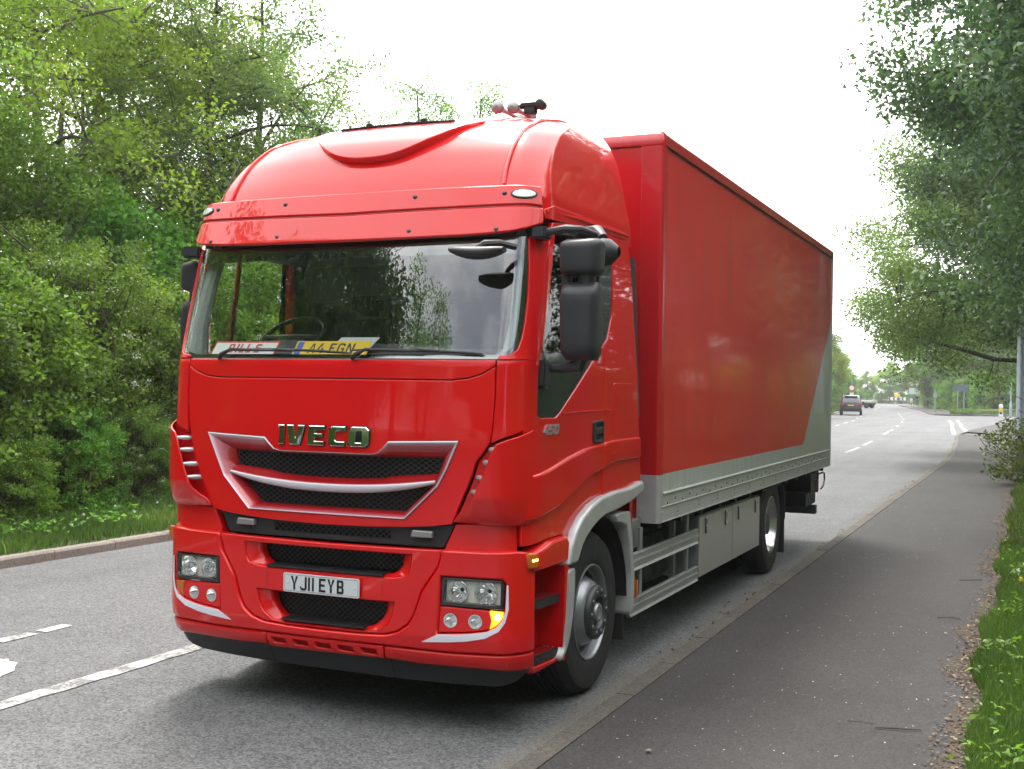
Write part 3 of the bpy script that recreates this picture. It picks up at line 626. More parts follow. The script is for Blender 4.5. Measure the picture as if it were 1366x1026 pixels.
# UK plate glyphs from strokes
def plate_glyph(ch, cx, w_, h, sw, mb, sp, sh=0.):
    g = {'Y': [[(-.5, .5), (-.5+sw/w_*1.1, .5), (0, .02), (.5-sw/w_*1.1, .5), (.5, .5), (.5*sw/w_, -.04), (.5*sw/w_, -.5), (-.5*sw/w_, -.5), (-.5*sw/w_, -.04)]],
         'J': [[(.5, .5), (.5-sw/w_, .5), (.5-sw/w_, -.3), (.22, -.5+sw/h), (-.2, -.5+sw/h), (-.3, -.32), (-.3, -.22), (-.5, -.22), (-.5, -.36), (-.3, -.5), (.3, -.5), (.5, -.36)]],
         'I': [[(-.5, -.5), (.5, -.5), (.5, .5), (-.5, .5)]],
         'E': [[(-.5, -.5), (.5, -.5), (.5, -.5+sw/h), (-.5+sw/w_, -.5+sw/h), (-.5+sw/w_, -.5*sw/h), (.35, -.5*sw/h), (.35, .5*sw/h), (-.5+sw/w_, .5*sw/h), (-.5+sw/w_, .5-sw/h), (.5, .5-sw/h), (.5, .5), (-.5, .5)]],
         'F': [[(-.5, -.5), (-.5+sw/w_, -.5), (-.5+sw/w_, -.5*sw/h), (.35, -.5*sw/h), (.35, .5*sw/h), (-.5+sw/w_, .5*sw/h), (-.5+sw/w_, .5-sw/h), (.5, .5-sw/h), (.5, .5), (-.5, .5)]],
         'L': [[(-.5, -.5), (.5, -.5), (.5, -.5+sw/h), (-.5+sw/w_, -.5+sw/h), (-.5+sw/w_, .5), (-.5, .5)]],
         'N': [[(-.5, -.5), (-.5+sw/w_, -.5), (-.5+sw/w_, .2), (.5-sw/w_*1.05, -.5), (.5, -.5), (.5, .5), (.5-sw/w_, .5), (.5-sw/w_, -.2), (-.5+sw/w_*1.05, .5), (-.5, .5)]],
         'C': [[(.5, -.25), (.5, -.36), (.32, -.5), (-.32, -.5), (-.5, -.36), (-.5, .36), (-.32, .5), (.32, .5), (.5, .36), (.5, .22), (.5-sw/w_, .22), (.5-sw/w_, .3), (.2, .5-sw/h), (-.2, .5-sw/h), (-.5+sw/w_, .3), (-.5+sw/w_, -.3), (-.2, -.5+sw/h), (.2, -.5+sw/h), (.5-sw/w_, -.3), (.5-sw/w_, -.25)]],
         'G': [[(.5, .03), (.5, -.36), (.32, -.5), (-.32, -.5), (-.5, -.36), (-.5, .36), (-.32, .5), (.32, .5), (.5, .36), (.5, .22), (.5-sw/w_, .22), (.5-sw/w_, .3), (.2, .5-sw/h), (-.2, .5-sw/h), (-.5+sw/w_, .3), (-.5+sw/w_, -.3), (-.2, -.5+sw/h), (.2, -.5+sw/h), (.5-sw/w_, -.3), (.5-sw/w_, .03-sw/h), (.05, .03-sw/h), (.05, .03)]],
         'B': [[(-.5, -.5), (.35, -.5), (.5, -.38), (.5, -.12), (.38, 0), (.46, .1), (.46, .4), (.32, .5), (-.5, .5)], [(-.5+sw/w_, -.5+sw/h), (-.5+sw/w_, -.5*sw/h), (.2, -.5*sw/h), (.5-sw/w_, -.16), (.5-sw/w_, -.32), (.2, -.5+sw/h)], [(-.5+sw/w_, .5*sw/h), (-.5+sw/w_, .5-sw/h), (.2, .5-sw/h), (.46-sw/w_, .34), (.46-sw/w_, .16), (.2, .5*sw/h)]],
         '4': [[(.1, -.5), (.1+sw/w_, -.5), (.1+sw/w_, -.28), (.5, -.28), (.5, -.28+sw/h), (.1+sw/w_, -.28+sw/h), (.1+sw/w_, .05), (.1, .05), (.1, -.28+sw/h), (-.28, -.28+sw/h), (.15, .5), (-.12, .5), (-.5, -.14), (-.5, -.28), (.1, -.28)]],
         'A': [[(-.5, -.5), (-.5+sw/w_, -.5), (-.28, -.25), (.28, -.25), (.5-sw/w_, -.5), (.5, -.5), (.12, .5), (-.12, .5)], [(-.2, -.08), (0, .32), (.2, -.08)]],
         '5': [[(-.5, -.5), (.3, -.5), (.5, -.36), (.5, .0), (.34, .14), (-.2, .14), (-.2, .28), (.5, .28), (.5, .5), (-.5, .5), (-.5, -.06), (.14, -.06), (.22, -.12), (.22, -.22), (.14, -.28), (-.5, -.28)]],
         '0': [[(-.34, -.5), (.34, -.5), (.5, -.34), (.5, .34), (.34, .5), (-.34, .5), (-.5, .34), (-.5, -.34)], [(-.2, -.24), (.2, -.24), (.2, .24), (-.2, .24)]],
         'S': [[(-.5, -.5), (.3, -.5), (.5, -.36), (.5, -.05), (.34, .1), (-.2, .1), (-.2, .3), (.5, .3), (.5, .5), (-.3, .5), (-.5, .36), (-.5, .05), (-.34, -.1), (.2, -.1), (.2, -.3), (-.5, -.3)]]}[ch]
    f = lambda P: [(cx+p[0]*w_+sh*p[1]*h, p[1]*h) for p in P]
    panel('', f(g[0]), sp, None, None, .0015, .0012, 0, [f(q) for q in g[1:]], res=.5, MBo=mb)
x = -.181; 
mb = MB()
for ch, cx, w_ in (('Y', -.181, .05), ('J', -.118, .046), ('I', -.079, .013), ('I', -.052, .013), ('E', .012, .045), ('Y', .071, .05), ('B', .134, .046)):
    plate_glyph(ch, cx, w_, .079, .0135, mb, sp3)
mb.build('plate_characters', M['ink'], np_, False, None)
for a in (-1, 1):
    mb = MB(); mb.lathe([(.0, .007), (.003, .006), (.0045, .003), (.005, .0005)], sp(a*.228, 0, .004), 'y', 12, sg=-1); mb.build('plate_screw', M['plate_white'], np_)

# ---- corner wings (air deflectors) with four pegs
for sg in (-1, 1):
    mf = (lambda P: P) if sg > 0 else mir
    panel('corner_panel', mf([(1.062, 2.092), (1.062, 1.89), (1.054, 1.73), (1.042, 1.635), (1.10, 1.66), (1.20, 1.695), (1.262, 1.72), (1.30, 2.0), (1.31, 2.095), (1.2, 2.095)]), cab, RED, truck, 0, .03, .004)
    wg = panel('wing_base', mf([(.828, 1.192), (.872, 1.28), (.932, 1.42), (.964, 1.53), (1.005, 1.58), (1.045, 1.628), (1.12, 1.66), (1.262, 1.712), (1.262, 1.20), (1.2, 1.192)]), cab, RED, truck, -.028, .03, .005)
    # outer blade: stands off the body, tied at its foot and along its rear edge
    def bl(u, v, off=0, sg=sg):
        e = max(0., min(1., (v-1.19)/.14)); front = max(0., min(1., (1.262-u)/.20))
        return cab(sg*u, v, off+.072*(e**.5)*(.28+.72*front)*min(1, max(.2, (u-.80)/.16)))
    V = []; F = []
    bp2 = [(.828, 1.192), (.86, 1.235), (.905, 1.262), (.945, 1.30), (.975, 1.36), (1.01, 1.44), (1.04, 1.52), (1.065, 1.59), (1.09, 1.635), (1.14, 1.66), (1.22, 1.688), (1.285, 1.71), (1.29, 1.19), (1.2, 1.184), (1.0, 1.183)]
    bd_ = panel('wing_blade', bp2, bl, RED, wg, .0, .012, .005, res=.03)
    for u, z in ((1.024, 1.528), (.985, 1.442), (.955, 1.362), (1.055, 1.60)):
        a = Vector(cab(sg*(u-.025), z, -.022)); b = Vector(bl(u+.035, z, -.014)); a = a+(a-b)*.1
        mb = MB(); mb.tube([a, a.lerp(b, .25), a.lerp(b, .6), b], [.006, .016, .016, .010], 12); mb.build('wing_peg', M['silver'], wg)
    # lower side piece between wing and door
    # A pillar strip
    panel('windscreen_pillar', mf([(1.062, 2.098), (1.072, 2.120), (1.135, 2.126), (1.172, 2.155), (1.192, 2.22), (1.202, 2.32), (1.207, 2.45), (1.198, 2.62), (1.178, 2.79), (1.30, 2.86), (1.33, 2.6), (1.325, 2.4), (1.312, 2.2), (1.312, 2.098)]), cab, RED, truck, .004, .03, .005)
# ---- windscreen
wsP = [(1.068, 2.104), (1.06, 2.11), (1.135, 2.13), (1.168, 2.157), (1.188, 2.22), (1.198, 2.32), (1.203, 2.45), (1.194, 2.62), (1.176, 2.80)]
half = wsP[2:]
wpoly = [(1.06, 2.100)]+half+[(-a, b) for a, b in half[::-1]]+[(-1.06, 2.100)]
inner = [(1.03, 2.122), (1.115, 2.145), (1.143, 2.17), (1.158, 2.23), (1.166, 2.32), (1.170, 2.45), (1.164, 2.60), (1.150, 2.70)]
ihole = [(1.03, 2.122)]+inner[1:]+[(-a, b) for a, b in inner[::-1]]
ws = panel('windscreen', wpoly, cab, M['windscreen'], truck, -.006, .004, 0, res=.06)
panel('windscreen_surround', wpoly, cab, M['gloss_black'], ws, -.012, .006, 0, [ihole], res=.05)
# ---- sun visor board
vb = [(1.285, 2.878), (1.24, 2.862), (1.18, 2.838), (1.10, 2.818), (.95, 2.806), (.8, 2.80), (.45, 2.793), (0, 2.79)]
vt_ = [(1.272, 2.968), (1.155, 2.972), (0, 2.953)]
vlow = vb+[(-a, b) for a, b in vb[::-1][1:]]+mir(vt_)+vt_[::-1][1:]
vs = panel('sun_visor', vlow, vis, RED, truck, .025, .04, .012, res=.04)
vt2 = [(1.268, 2.978), (1.155, 2.982), (0, 2.963)]; vtop = [(1.242, 3.095), (1.1, 3.10), (.6, 3.098), (0, 3.095)]
vup = vt2+[(-a, b) for a, b in vt2[::-1][1:]]+mir(vtop)+vtop[::-1][1:]
vu = panel('sun_visor_top', vup, vis, RED, truck, .022, .05, .009, res=.04)
panel('visor_groove', [(1.27, 2.99), (-1.27, 2.99), (-1.27, 2.94), (1.27, 2.94)], vis, M['red_deep'], vs, .008, .01, 0)
for u, z in ((1.011, 2.832), (-1.011, 2.832), (.466, 2.836), (-.466, 2.836), (.467, 3.046), (-.467, 3.046), (1.035, 3.047), (-1.035, 3.047)):
    c0 = Vector(vis(u, z, .024)); T_ = Matrix.Translation(c0) @ (Vector(vis(u, z, .1))-c0).normalized().to_track_quat('Z', 'Y').to_matrix().to_4x4()
    mb = MB(); mb.lathe([(.0, .014), (.003, .013), (.003, .010), (.006, .009), (.007, .001)], (0, 0, 0), 'z', 14)
    mk('visor_screw', [tuple(T_ @ Vector(v)) for v in mb.V], mb.F, M['hub_grey'], vs if z < 2.9 else vu)
for sg in (-1, 1):
    rim_ = [(sg*1.145+.073*math.cos(a), 3.044+.030*math.sin(a)) for a in np.linspace(0, 2*math.pi, 28, endpoint=False)]
    ml = panel('marker_light', rim_, vis, M['plastic'], vu, .030, .02, .006, res=.02)
    panel('lens', [(sg*1.145+.064*math.cos(a), 3.044+.025*math.sin(a)) for a in np.linspace(0, 2*math.pi, 28, endpoint=False)], vis, M['lamp_pale'] if 'lamp_pale' in M else M.setdefault('lamp_pale', mat('pale_lens', (.55, .58, .58), .12, metal=.3, coat=1)), ml, .036, .01, .008, res=.015)

# ---- roof
S_ = np.r_[-ys(1.97), -np.linspace(ys(1.95), ys(.35), 30), -np.linspace(ys(.3), 0, 64)[:-1], np.linspace(0, ys(.3), 64), np.linspace(ys(.35), ys(1.95), 30), ys(1.97)]
T_l = np.linspace(-.12, 1, 46); V = []; F = []
for t in T_l:
    for s_ in S_:
        p = dome0(s_, max(t, 0)); 
        if t < 0: p = np.array([p[0]*(1+t*0), p[1], p[2]+t*1.0])
        V.append(tuple(p))
n = len(S_)
for k in range(len(T_l)-1):
    for i in range(n-1): F.append((k*n+i, k*n+i+1, (k+1)*n+i+1, (k+1)*n+i))
top0 = (len(T_l)-1)*n
# close the top: slightly crowned rows to the centreline
rows = [[top0+i for i in range(n)]]
hf = n//2
last = [np.array(V[top0+i]) for i in range(n)]
for q in (.35, .7, 1.0):
    row = []
    for i in range(n):
        p = last[i].copy(); yb = last[hf][1]; p[0] *= (1-q)
        p[1] = p[1]+(max(p[1], yb)-p[1])*q*.0+ (yb-p[1])*0
        if p[1] < yb: p[1] = p[1]+(yb-p[1])*q
        p[2] += .02*q*(2-q); row.append(len(V)); V.append(tuple(p))
    rows.append(row)
for a_, b_ in zip(rows[:-1], rows[1:]):
    for i in range(n-1): F.append((a_[i], a_[i+1], b_[i+1], b_[i]))
rear = []
bm = bmesh.new()
bv = [bm.verts.new(v) for v in V]
for f in F:
    try: bm.faces.new([bv[i] for i in f])
    except ValueError: pass
bmesh.ops.remove_doubles(bm, verts=bm.verts, dist=.0005); bmesh.ops.recalc_face_normals(bm, faces=bm.faces)
me = bpy.data.meshes.new('cab_roof'); bm.to_mesh(me); bm.free(); me.materials.append(RED); me.shade_smooth(); me.set_sharp_from_angle(angle=R(40))
roof = bpy.data.objects.new('cab_roof', me); C.objects.link(roof); roof.parent = truck
# rear wall of the roof, following its last ring
ring = [dome0(sg*ys(1.97), t) for sg, tl in ((-1, np.linspace(0, 1, 20)), (1, np.linspace(1, 0, 20))) for t in tl]
mb = MB(); mb.add([(p[0]*.995, p[1]-.01, p[2]-.004) for p in ring], [tuple(range(len(ring)))]); mb.build('roof_back', RED, roof, False, None)
# raised brow on the roof (curved step)
def brow_edge(u): return .215+.17*abs(u/.62)**2.4
bp_u = np.linspace(-.60, .68, 24)
bpoly = [(u, .20+.30*abs((u-.04)/.64)**2.6) for u in bp_u]+[(.66, .56), (.45, .62), (0, .63), (-.45, .62), (-.58, .55)]
panel('roof_brow', bpoly, lambda u, v, off=0: dome(u, v, off), RED, roof, 0, .03, .006, res=.03, offf=lambda u, v: .05*max(0., min(1., (.60-v)/.30))+.001)
# seam grooves at the roof corners
for sg in (-1, 1):
    for u0, wd in ((.985, .004),):
        mb = MB(); ts = np.linspace(.0, .8, 26)
        mb.add([q for t in ts for q in (dome(sg*(u0+.06*t), t, .0015), dome(sg*(u0+.06*t+wd), t, .0015))], [(2*i, 2*i+1, 2*i+3, 2*i+2) for i in range(len(ts)-1)])
        mb.build('roof_seam', M['red_deep'], roof, True, None)
        mb = MB(); mb.tube([dome(sg*(u0+.03+.06*t), t, .004) for t in np.linspace(.05, .85, 24)], .012, 8); mb.build('roof_bead', RED, roof)
# roof hatch: dark deflector edge
mb = MB(); yh = .80
hp = [(-.40, 3.655), (-.2, 3.672), (.0, 3.682), (.2, 3.686), (.36, 3.688), (.41, 3.69)]
def rz(x, y):   # roof height at x,y on the front dome
    best = min(((abs(dome0(x, t)[1]-y), t) for t in np.linspace(0, 1, 101)))[1]; return dome0(x, best)[2]
V = []; F = []
for x_, _ in hp:
    z_ = rz(x_, yh)
    for dy, dz in ((-.05, .0), (-.05, .010), (-.02, .018), (.45, .03), (.45, -.02)): V.append((x_, yh+dy, z_+dz))
for i in range(len(hp)-1):
    for e in range(5): F.append((i*5+e, i*5+(e+1) % 5, i*5+5+(e+1) % 5, i*5+5+e))
F.append((0, 1, 2, 3, 4)); F.append(tuple(25+k for k in (4, 3, 2, 1, 0)))
mb.add(V, F); hatch = mb.build('roof_hatch', M['mirror_plastic'], roof, False, None)
for x_ in (-.2, .2):
    mb = MB(); z_ = rz(x_, yh); mb.box((x_-.02, yh-.04, z_+.012), (x_+.02, yh, z_+.028), .004); mb.build('hatch_catch', M['mirror_plastic'], hatch)
# two thin aerials on the driver's side of the roof
for (x0_, y0_, z0_), (x1_, y1_, z1_) in (((-1.05, .36, 3.10), (-1.10, .62, 3.42)), ((-.96, .36, 3.10), (-.93, .47, 3.23))):
    mb = MB(); mb.tube([(x0_, y0_, z0_), ((x0_+x1_)/2, (y0_+y1_)/2, (z0_+z1_)/2+.01), (x1_, y1_, z1_)], [.005, .0035, .0025], 6); mb.build('aerial', M['plastic'], roof)
# air horns
hz = dome0(.60, .95)[2]
def horn_mesh(cx, ln, y0, z_):
    mb = MB(); mb.lathe([(0, .004), (0.0, .02), (.012, .041), (.02, .043), (.05, .036), (.09, .022), (.15, .014), (ln-.06, .012), (ln-.05, .035), (ln-.01, .038), (ln, .01)], (cx, y0, z_), 'y', 24); return mb
hm = MB(); hb = horn_mesh(.49, .42, 1.24, 3.80); hm.add(hb.V, hb.F); air = hm.build('air_horn', M['alu_dull'], roof)
hb = horn_mesh(.585, .34, 1.28, 3.80); hb.build('horn_trumpet', M['alu_dull'], air)
mb = MB(); mb.box((.62, 1.30, 3.79), (.78, 1.35, 3.828), .012); mb.box((.66, 1.30, 3.75), (.74, 1.36, 3.80), .006); mb.build('horn_bracket', M['plastic'], air)
mb = MB(); mb.lathe([(-.05, .004), (-.045, .028), (-.03, .036), (.03, .030), (.045, .024), (.05, .004)], (.77, 1.34, 3.81), 'y', 20); mb.build('horn_compressor', M['plastic'], air)

# ---- doors and cab sides
def sidef(sg):
    def f(y, z, off=0.): 
        p = cab(ys(y), z, off); return (sg*p[0], p[1], p[2])
    return f
WIN = [(.36, 2.860), (.31, 2.442), (.25, 2.110), (.24, 2.018), (.24, 1.788), (.28, 1.775), (.51, 1.775), (.58, 1.805), (.84, 1.951), (1.18, 2.151), (1.325, 2.225)]
for sg in (-1, 1):
    sf = sidef(sg)
    door = panel('door', [(.30, 2.90), (.22, 2.60), (.145, 2.2), (.135, 2.05), (.135, 1.40), (.135, 1.20), (.29, 1.225), (.55, 1.257), (.75, 1.30), (.96, 1.36), (1.14, 1.41), (1.325, 1.43)]+WIN[::-1][0:1]+WIN[::-1][1:]+[(.45, 2.872), (.56, 2.878), (1.21, 2.917), (1.325, 2.914), (1.325, 2.952), (.8, 2.94)], sf, RED, truck, .0, .03, .005)
    panel('door_skirt', [(.14, 1.452), (.38, 1.480), (.68, 1.534), (1.00, 1.578), (1.325, 1.598), (1.325, 1.432), (1.14, 1.413), (.96, 1.374), (.75, 1.311), (.55, 1.257), (.29, 1.222), (.14, 1.205)], sf, RED, door, .020, .03, .014, res=.03)
    q = panel('cab_quarter', [(1.331, 2.952), (1.331, 2.912), (1.45, 2.905), (1.53, 2.828), (1.50, 2.431), (1.40, 2.268), (1.331, 2.228), (1.331, 1.22), (1.7, 1.22), (2.12, 1.27), (2.10, 1.50), (2.04, 1.84), (1.97, 2.31), (1.92, 2.66), (1.86, 2.955)], sf, RED, truck, .0, .03, .005)
    panel('quarter_skirt', [(1.333, 1.598), (1.52, 1.612), (2.06, 1.612), (2.07, 1.47), (1.53, 1.468), (1.333, 1.44)], sf, RED, q, .020, .03, .012, res=.03)
    mb = MB(); mb.add([sf(y, z, .0225) for y, z in ((1.34, 1.488), (1.52, 1.510), (2.05, 1.517), (2.05, 1.521), (1.52, 1.514), (1.34, 1.492))], [(0, 1, 4, 5), (1, 2, 3, 4)]); mb.build('skirt_line', M['red_deep'], q, False, None)
    fl = panel('locker_flap', [(1.50, 1.983), (1.93, 1.983), (1.95, 1.630), (1.52, 1.630)], sf, RED, q, .004, .004, .003, rc=.03)
    mb = MB(); mb.tube([sf(y, z, .0) for y, z in ((.60, 1.797), (.9, 1.803), (1.32, 1.808))], .006, 6); mb.build('door_moulding', RED, door)
    mb = MB(); mb.tube([sf(y, z, .0) for y, z in ((1.335, 1.808), (1.45, 1.808))], .006, 6); mb.build('side_moulding', RED, q)
    # gutter line above the door
    gl_ = panel('cab_side_rail', [(.20, 2.915), (.33, 2.918), (1.86, 2.962), (1.86, 3.01), (.30, 3.0), (.18, 2.965)], sf, RED, truck, .002, .03, .004)
    mb = MB(); mb.tube([sf(y, z, .004) for y, z in ((.20, 2.958), (.9, 2.978), (1.86, 2.992))], .009, 8); mb.build('rain_gutter', RED, gl_)
    # window glass and trim
    panel('window_trim', WIN+[(1.40, 2.268), (1.50, 2.431), (1.53, 2.828), (1.45, 2.905), (1.21, 2.915), (.56, 2.876)], sf, M['dark_trim'], door, -.008, .012, 0, [[(.34, 2.83), (.30, 2.45), (.265, 2.14), (1.14, 2.17), (1.26, 2.24), (1.28, 2.87), (.56, 2.85)]], res=.08)
    panel('window', [(.34, 2.835), (.30, 2.45), (.262, 2.135), (1.14, 2.165), (1.265, 2.24), (1.285, 2.875), (.56, 2.855)], sf, M['side_glass'] if sg < 0 else M['side_glass_dimmed'], door, -.011, .002, 0, res=.1)
    mb = MB(); mb.tube([sf(.67, 2.15, -.03), sf(.72, 2.86, -.03)], .018, 6); mb.build('window_divider', M['red_deep'] if sg < 0 else M['plastic'], door)
    # handle
    hp_ = panel('door_handle', [(1.12, 1.742), (1.32, 1.748), (1.315, 1.600), (1.12, 1.602)], sf, M['plastic'], door, .012, .02, .008, [[(1.17, 1.722), (1.28, 1.724), (1.28, 1.700), (1.17, 1.698)], [(1.17, 1.654), (1.28, 1.656), (1.28, 1.624), (1.17, 1.622)]], res=.03, rc=.025)
    panel('handle_recess', [(1.15, 1.73), (1.29, 1.73), (1.29, 1.615), (1.15, 1.615)], sf, M['void'], hp_, .001, .001, 0)
    # model number on the door
    mb = MB(); 
    def bs(u, v, off=0, sg=sg): return sf(.43+u*sg, 1.708+v, off)
    for ch, cx in (('4', -.075), ('5', 0), ('0', .08)):
        plate_glyph(ch, cx, .062, .058, .015, mb, lambda u, v, off=0: bs(u, v, off*4), .35)
    mb.build('door_badge', M['alu'], door, False, None)
    # mudguard / wheel arch
    ao = [(.665, .90), (.68, .930), (.72, 1.010), (.78, 1.092), (.90, 1.168), (1.05, 1.222), (1.23, 1.258), (1.48, 1.275), (1.79, 1.278), (2.08, 1.306)]
    ai = [(.80, .90), (.83, .93), (.875, .985), (.95, 1.035), (1.06, 1.080), (1.18, 1.115), (1.30, 1.140), (1.56, 1.155), (1.85, 1.185), (2.08, 1.235)]
    arch = panel('wheel_arch', ao+ai[::-1], sf, M['grey_paint'], truck, .042, .14, .018, res=.03)
    # red fender between door and arch
    panel('front_fender', [(.14, 1.195), (.14, 1.065), (.42, 1.082), (.66, 1.085), (.70, 1.05), (.66, .925), (.68, .93), (.72, 1.008), (.78, 1.09), (.90, 1.166), (1.05, 1.22), (1.23, 1.256), (1.48, 1.272), (1.75, 1.275), (1.75, 1.47), (1.325, 1.47), (.96, 1.40), (.55, 1.27), (.29, 1.24)], sf, RED, truck, -.012, .05, .004, res=.03)
    panel('fender_step', [(.15, 1.020), (.42, 1.073), (.64, 1.078), (.675, 1.045), (.655, .925), (.42, .925), (.21, .925)], sf, RED, truck, .035, .12, .018, res=.03)
    # step well
    stp = panel('step_well', [(.22, .925), (.66, .925), (.66, .36), (.22, .36)], sf, M['red_deep'] if False else RED, truck, -.15, .01, 0)
    mb = MB(); 
    for y0_, y1_ in ((.64, .67),): 
        mb.add([sf(y, z, o) for z in (.34, .90) for y, o in ((y0_, -.15), (y0_, .02), (y1_, .028), (y1_, -.15))], [(0, 1, 5, 4), (1, 2, 6, 5), (2, 3, 7, 6), (3, 0, 4, 7), (4, 5, 6, 7), (0, 3, 2, 1)])
    mb.build('step_side', RED, stp, False, None)
    for zt, zb2 in ((.752, .70), (.435, .38)):
        st = panel('step', [(.225, zt+.005), (.64, zt-.015), (.64, zb2-.015), (.225, zb2)], sf, M['plastic'], stp, -.012, .02, .006)
        mb = MB(); mb.add([sf(y, zt+(.002 if y < .3 else -.018), o) for y in (.225, .64) for o in (-.02, -.15)], [(0, 1, 3, 2)])
        for y in np.arange(.24, .63, .022):
            for k in range(5):
                p = sf(y, zt-(y-.22)*.045+.004, -.025-.027*k); mb.box((p[0]-.006, p[1]-.005, p[2]-.004), (p[0]+.006, p[1]+.005, p[2]+.006))
        mb.build('step_grip', M['red_deep'], st, False, None)
        mb = MB()
        for y in np.arange(.235, .635, .014): 
            p = sf(y, zt-(y-.22)*.045-.001, -.014); mb.box((p[0]-.006, p[1]-.003, p[2]-.004), (p[0]+.003, p[1]+.003, p[2]+.006))
        mb.build('step_teeth', M['plastic'], st, False, None)
    panel('lower_step_trim', [(.225, .375), (.64, .36), (.66, .36), (.60, .335), (.225, .335)], sf, RED, stp, -.0, .15, .008, res=.04)
    panel('step_edge', [(.665, .86), (.70, .875), (.775, .872), (.778, .755), (.752, .60), (.715, .48), (.66, .385), (.60, .345), (.60, .365), (.655, .42), (.672, .60), (.668, .75)], sf, M['grey_paint'], truck, .034, .16, .010, res=.03)
    # rear half of the front mudguard
    rf = [(1.55, 1.115), (1.62, 1.125), (1.84, 1.115), (1.90, .92), (1.955, .70), (1.965, .43), (1.90, .40), (1.895, .68), (1.845, .88), (1.78, 1.02), (1.66, 1.055), (1.58, 1.065)]
    panel('rear_mudguard', rf, sf, M['grey_paint'], truck, .022, .14, .012, res=.03)
    panel('mud_flap', [(0, 0)], sf, M['rubber'], truck) if False else None
    mb = MB(); mb.box((sg*.82 if sg > 0 else -1.2, 1.90, .22), (1.2 if sg > 0 else sg*.82, 1.925, .95)); mb.build('mud_flap', M['rubber'], truck, False, None)
    # inner arch liner
    mb = MB(); V = []; F = []
    for i, a in enumerate(np.linspace(R(0), R(180), 19)):
        y, z = 1.275-.60*math.cos(a)*1.0, .53+.60*math.sin(a); V += [(sg*.80, y, z), (sg*1.235, y, z)]
    for i in range(18): F.append((2*i, 2*i+1, 2*i+3, 2*i+2))
    mb.add(V, F); mb.add([(sg*.79, .6, .35), (sg*.79, 2.0, .35), (sg*.79, 2.0, 1.2), (sg*.79, .6, 1.2)], [(0, 1, 2, 3)]); mb.build('arch_liner', M['void'], truck, True, None)
    # rubber side deflector behind the cab
    mb = MB(); V = [(sg*(1.16+dx), y, z) for z, y in ((2.86, 1.93), (2.75, 1.96), (2.3, 2.02), (1.75, 2.10)) for dx, y in ((0, y), (.035, y), (.035, y+.13), (0, y+.13))]
    mb.add(V, [(i*4+e, i*4+(e+1) % 4, i*4+4+(e+1) % 4, i*4+4+e) for i in range(3) for e in range(4)]+[(0, 1, 2, 3), (15, 14, 13, 12)]); mb.build('side_deflector', M['plastic'], truck, False, None)

# ---- mirrors
def mirror(sg, rot, piv, hx, nm='wing_mirror'):
    "hx: distance of the housing centre from the pivot"
    T_ = Matrix.Translation(piv) @ Matrix.Rotation(rot, 4, 'Z')
    def tr(mb): mb.V = [tuple(T_ @ Vector((sg*v[0], v[1], v[2]))) for v in mb.V]; return mb
    mb = MB()
    mb.tube([(-.10, .0, .0), (-.02, -.03, .02), (.08, -.04, .03), (.17, -.02, .025), (.24, .03, .0)], [.018, .022, .025, .022, .015], 10)
    root = tr(mb).build(nm, M['mirror_plastic'], truck)
    def house(z0, z1, w0, w1, d, name, tb=.6):
        zs = np.linspace(0, 1, 12); V = []; F = []; n = 28
        for k, t in enumerate(zs):
            z = z0+(z1-z0)*t; e = min(1, (1-abs(2*t-1)**6)+.0)**.5; wv = (w0+(w1-w0)*t)*(.80+.2*e); dv = d*(.45+.55*e)
            for i in range(n):
                a = 2*math.pi*i/n; ca, sa = math.cos(a), math.sin(a)
                x_ = math.copysign(abs(ca)**.45, ca)*wv/2; y_ = math.copysign(abs(sa)**.6, sa)*(dv if sa < 0 else .03)
                V.append((hx+x_, y_, z))
        for k in range(11):
            for i in range(n): F.append((k*n+i, k*n+(i+1) % n, (k+1)*n+(i+1) % n, (k+1)*n+i))
        F.append(tuple(range(n))); F.append(tuple(11*n+i for i in range(n))[::-1])
        mb = MB(); mb.add(V, F); o = tr(mb).build(name, M['mirror_plastic'], root, True, 50)
        g = MB(); zl, zh = sorted((z0, z1)); g.box((hx-w0*.34, .026, zl+.05), (hx+w0*.34, .033, zh-.05), .003); tr(g).build('mirror_glass', M['chrome'], o)
        return o
    house(-.03, -.235, .25, .235, .12, 'mirror_housing')
    house(-.27, -.70, .235, .22, .12, 'mirror_housing')
    mb = MB(); mb.tube([(hx-.09, -.02, -.20), (hx-.09, -.02, -.30)], .03, 10); tr(mb).build('mirror_link', M['mirror_plastic'], root); mb = MB(); mb.tube([(hx+.03, -.02, -.2), (hx+.03, -.02, -.3)], .05, 10); tr(mb).build('mirror_link', M['mirror_plastic'], root); mb = MB()
    mb.tube([(hx, .0, -.66), (hx-.02, 0, -.73), (hx-.14, .02, -.745), (-.12, .05, -.74)], [.04, .04, .025, .02], 10)
    tr(mb).build('mirror_arm', M['mirror_plastic'], root)
    # hinge covers on the pillar
    mb = MB(); mb.box((-.12, -.06, -.02), (-.035, .06, .05), .012); tr(mb).build('mirror_hinge', M['mirror_plastic'], root); mb = MB(); mb.box((-.10, -.04, -.86), (-.02, .05, -.70), .02); tr(mb).build('mirror_hinge', M['mirror_plastic'], root)
    return root
mirror(1, 0, (1.30, .31, 2.80), .175)
mirror(-1, R(-72), (-1.245, .37, 2.77), .10)
# kerb-view mirror high on the door
mb = MB(); mb.tube([(1.22, .85, 2.84), (1.30, .80, 2.87), (1.40, .72, 2.86), (1.46, .66, 2.82)], [.03, .045, .05, .03], 12)
km = mb.build('kerb_mirror', M['mirror_plastic'], truck)
mb = MB(); mb.lathe([(-.02, .02), (-.015, .075), (.0, .085), (.05, .075), (.10, .03)], (1.46, .66, 2.74), 'x', 20); mb.build('mirror_housing', M['mirror_plastic'], km)
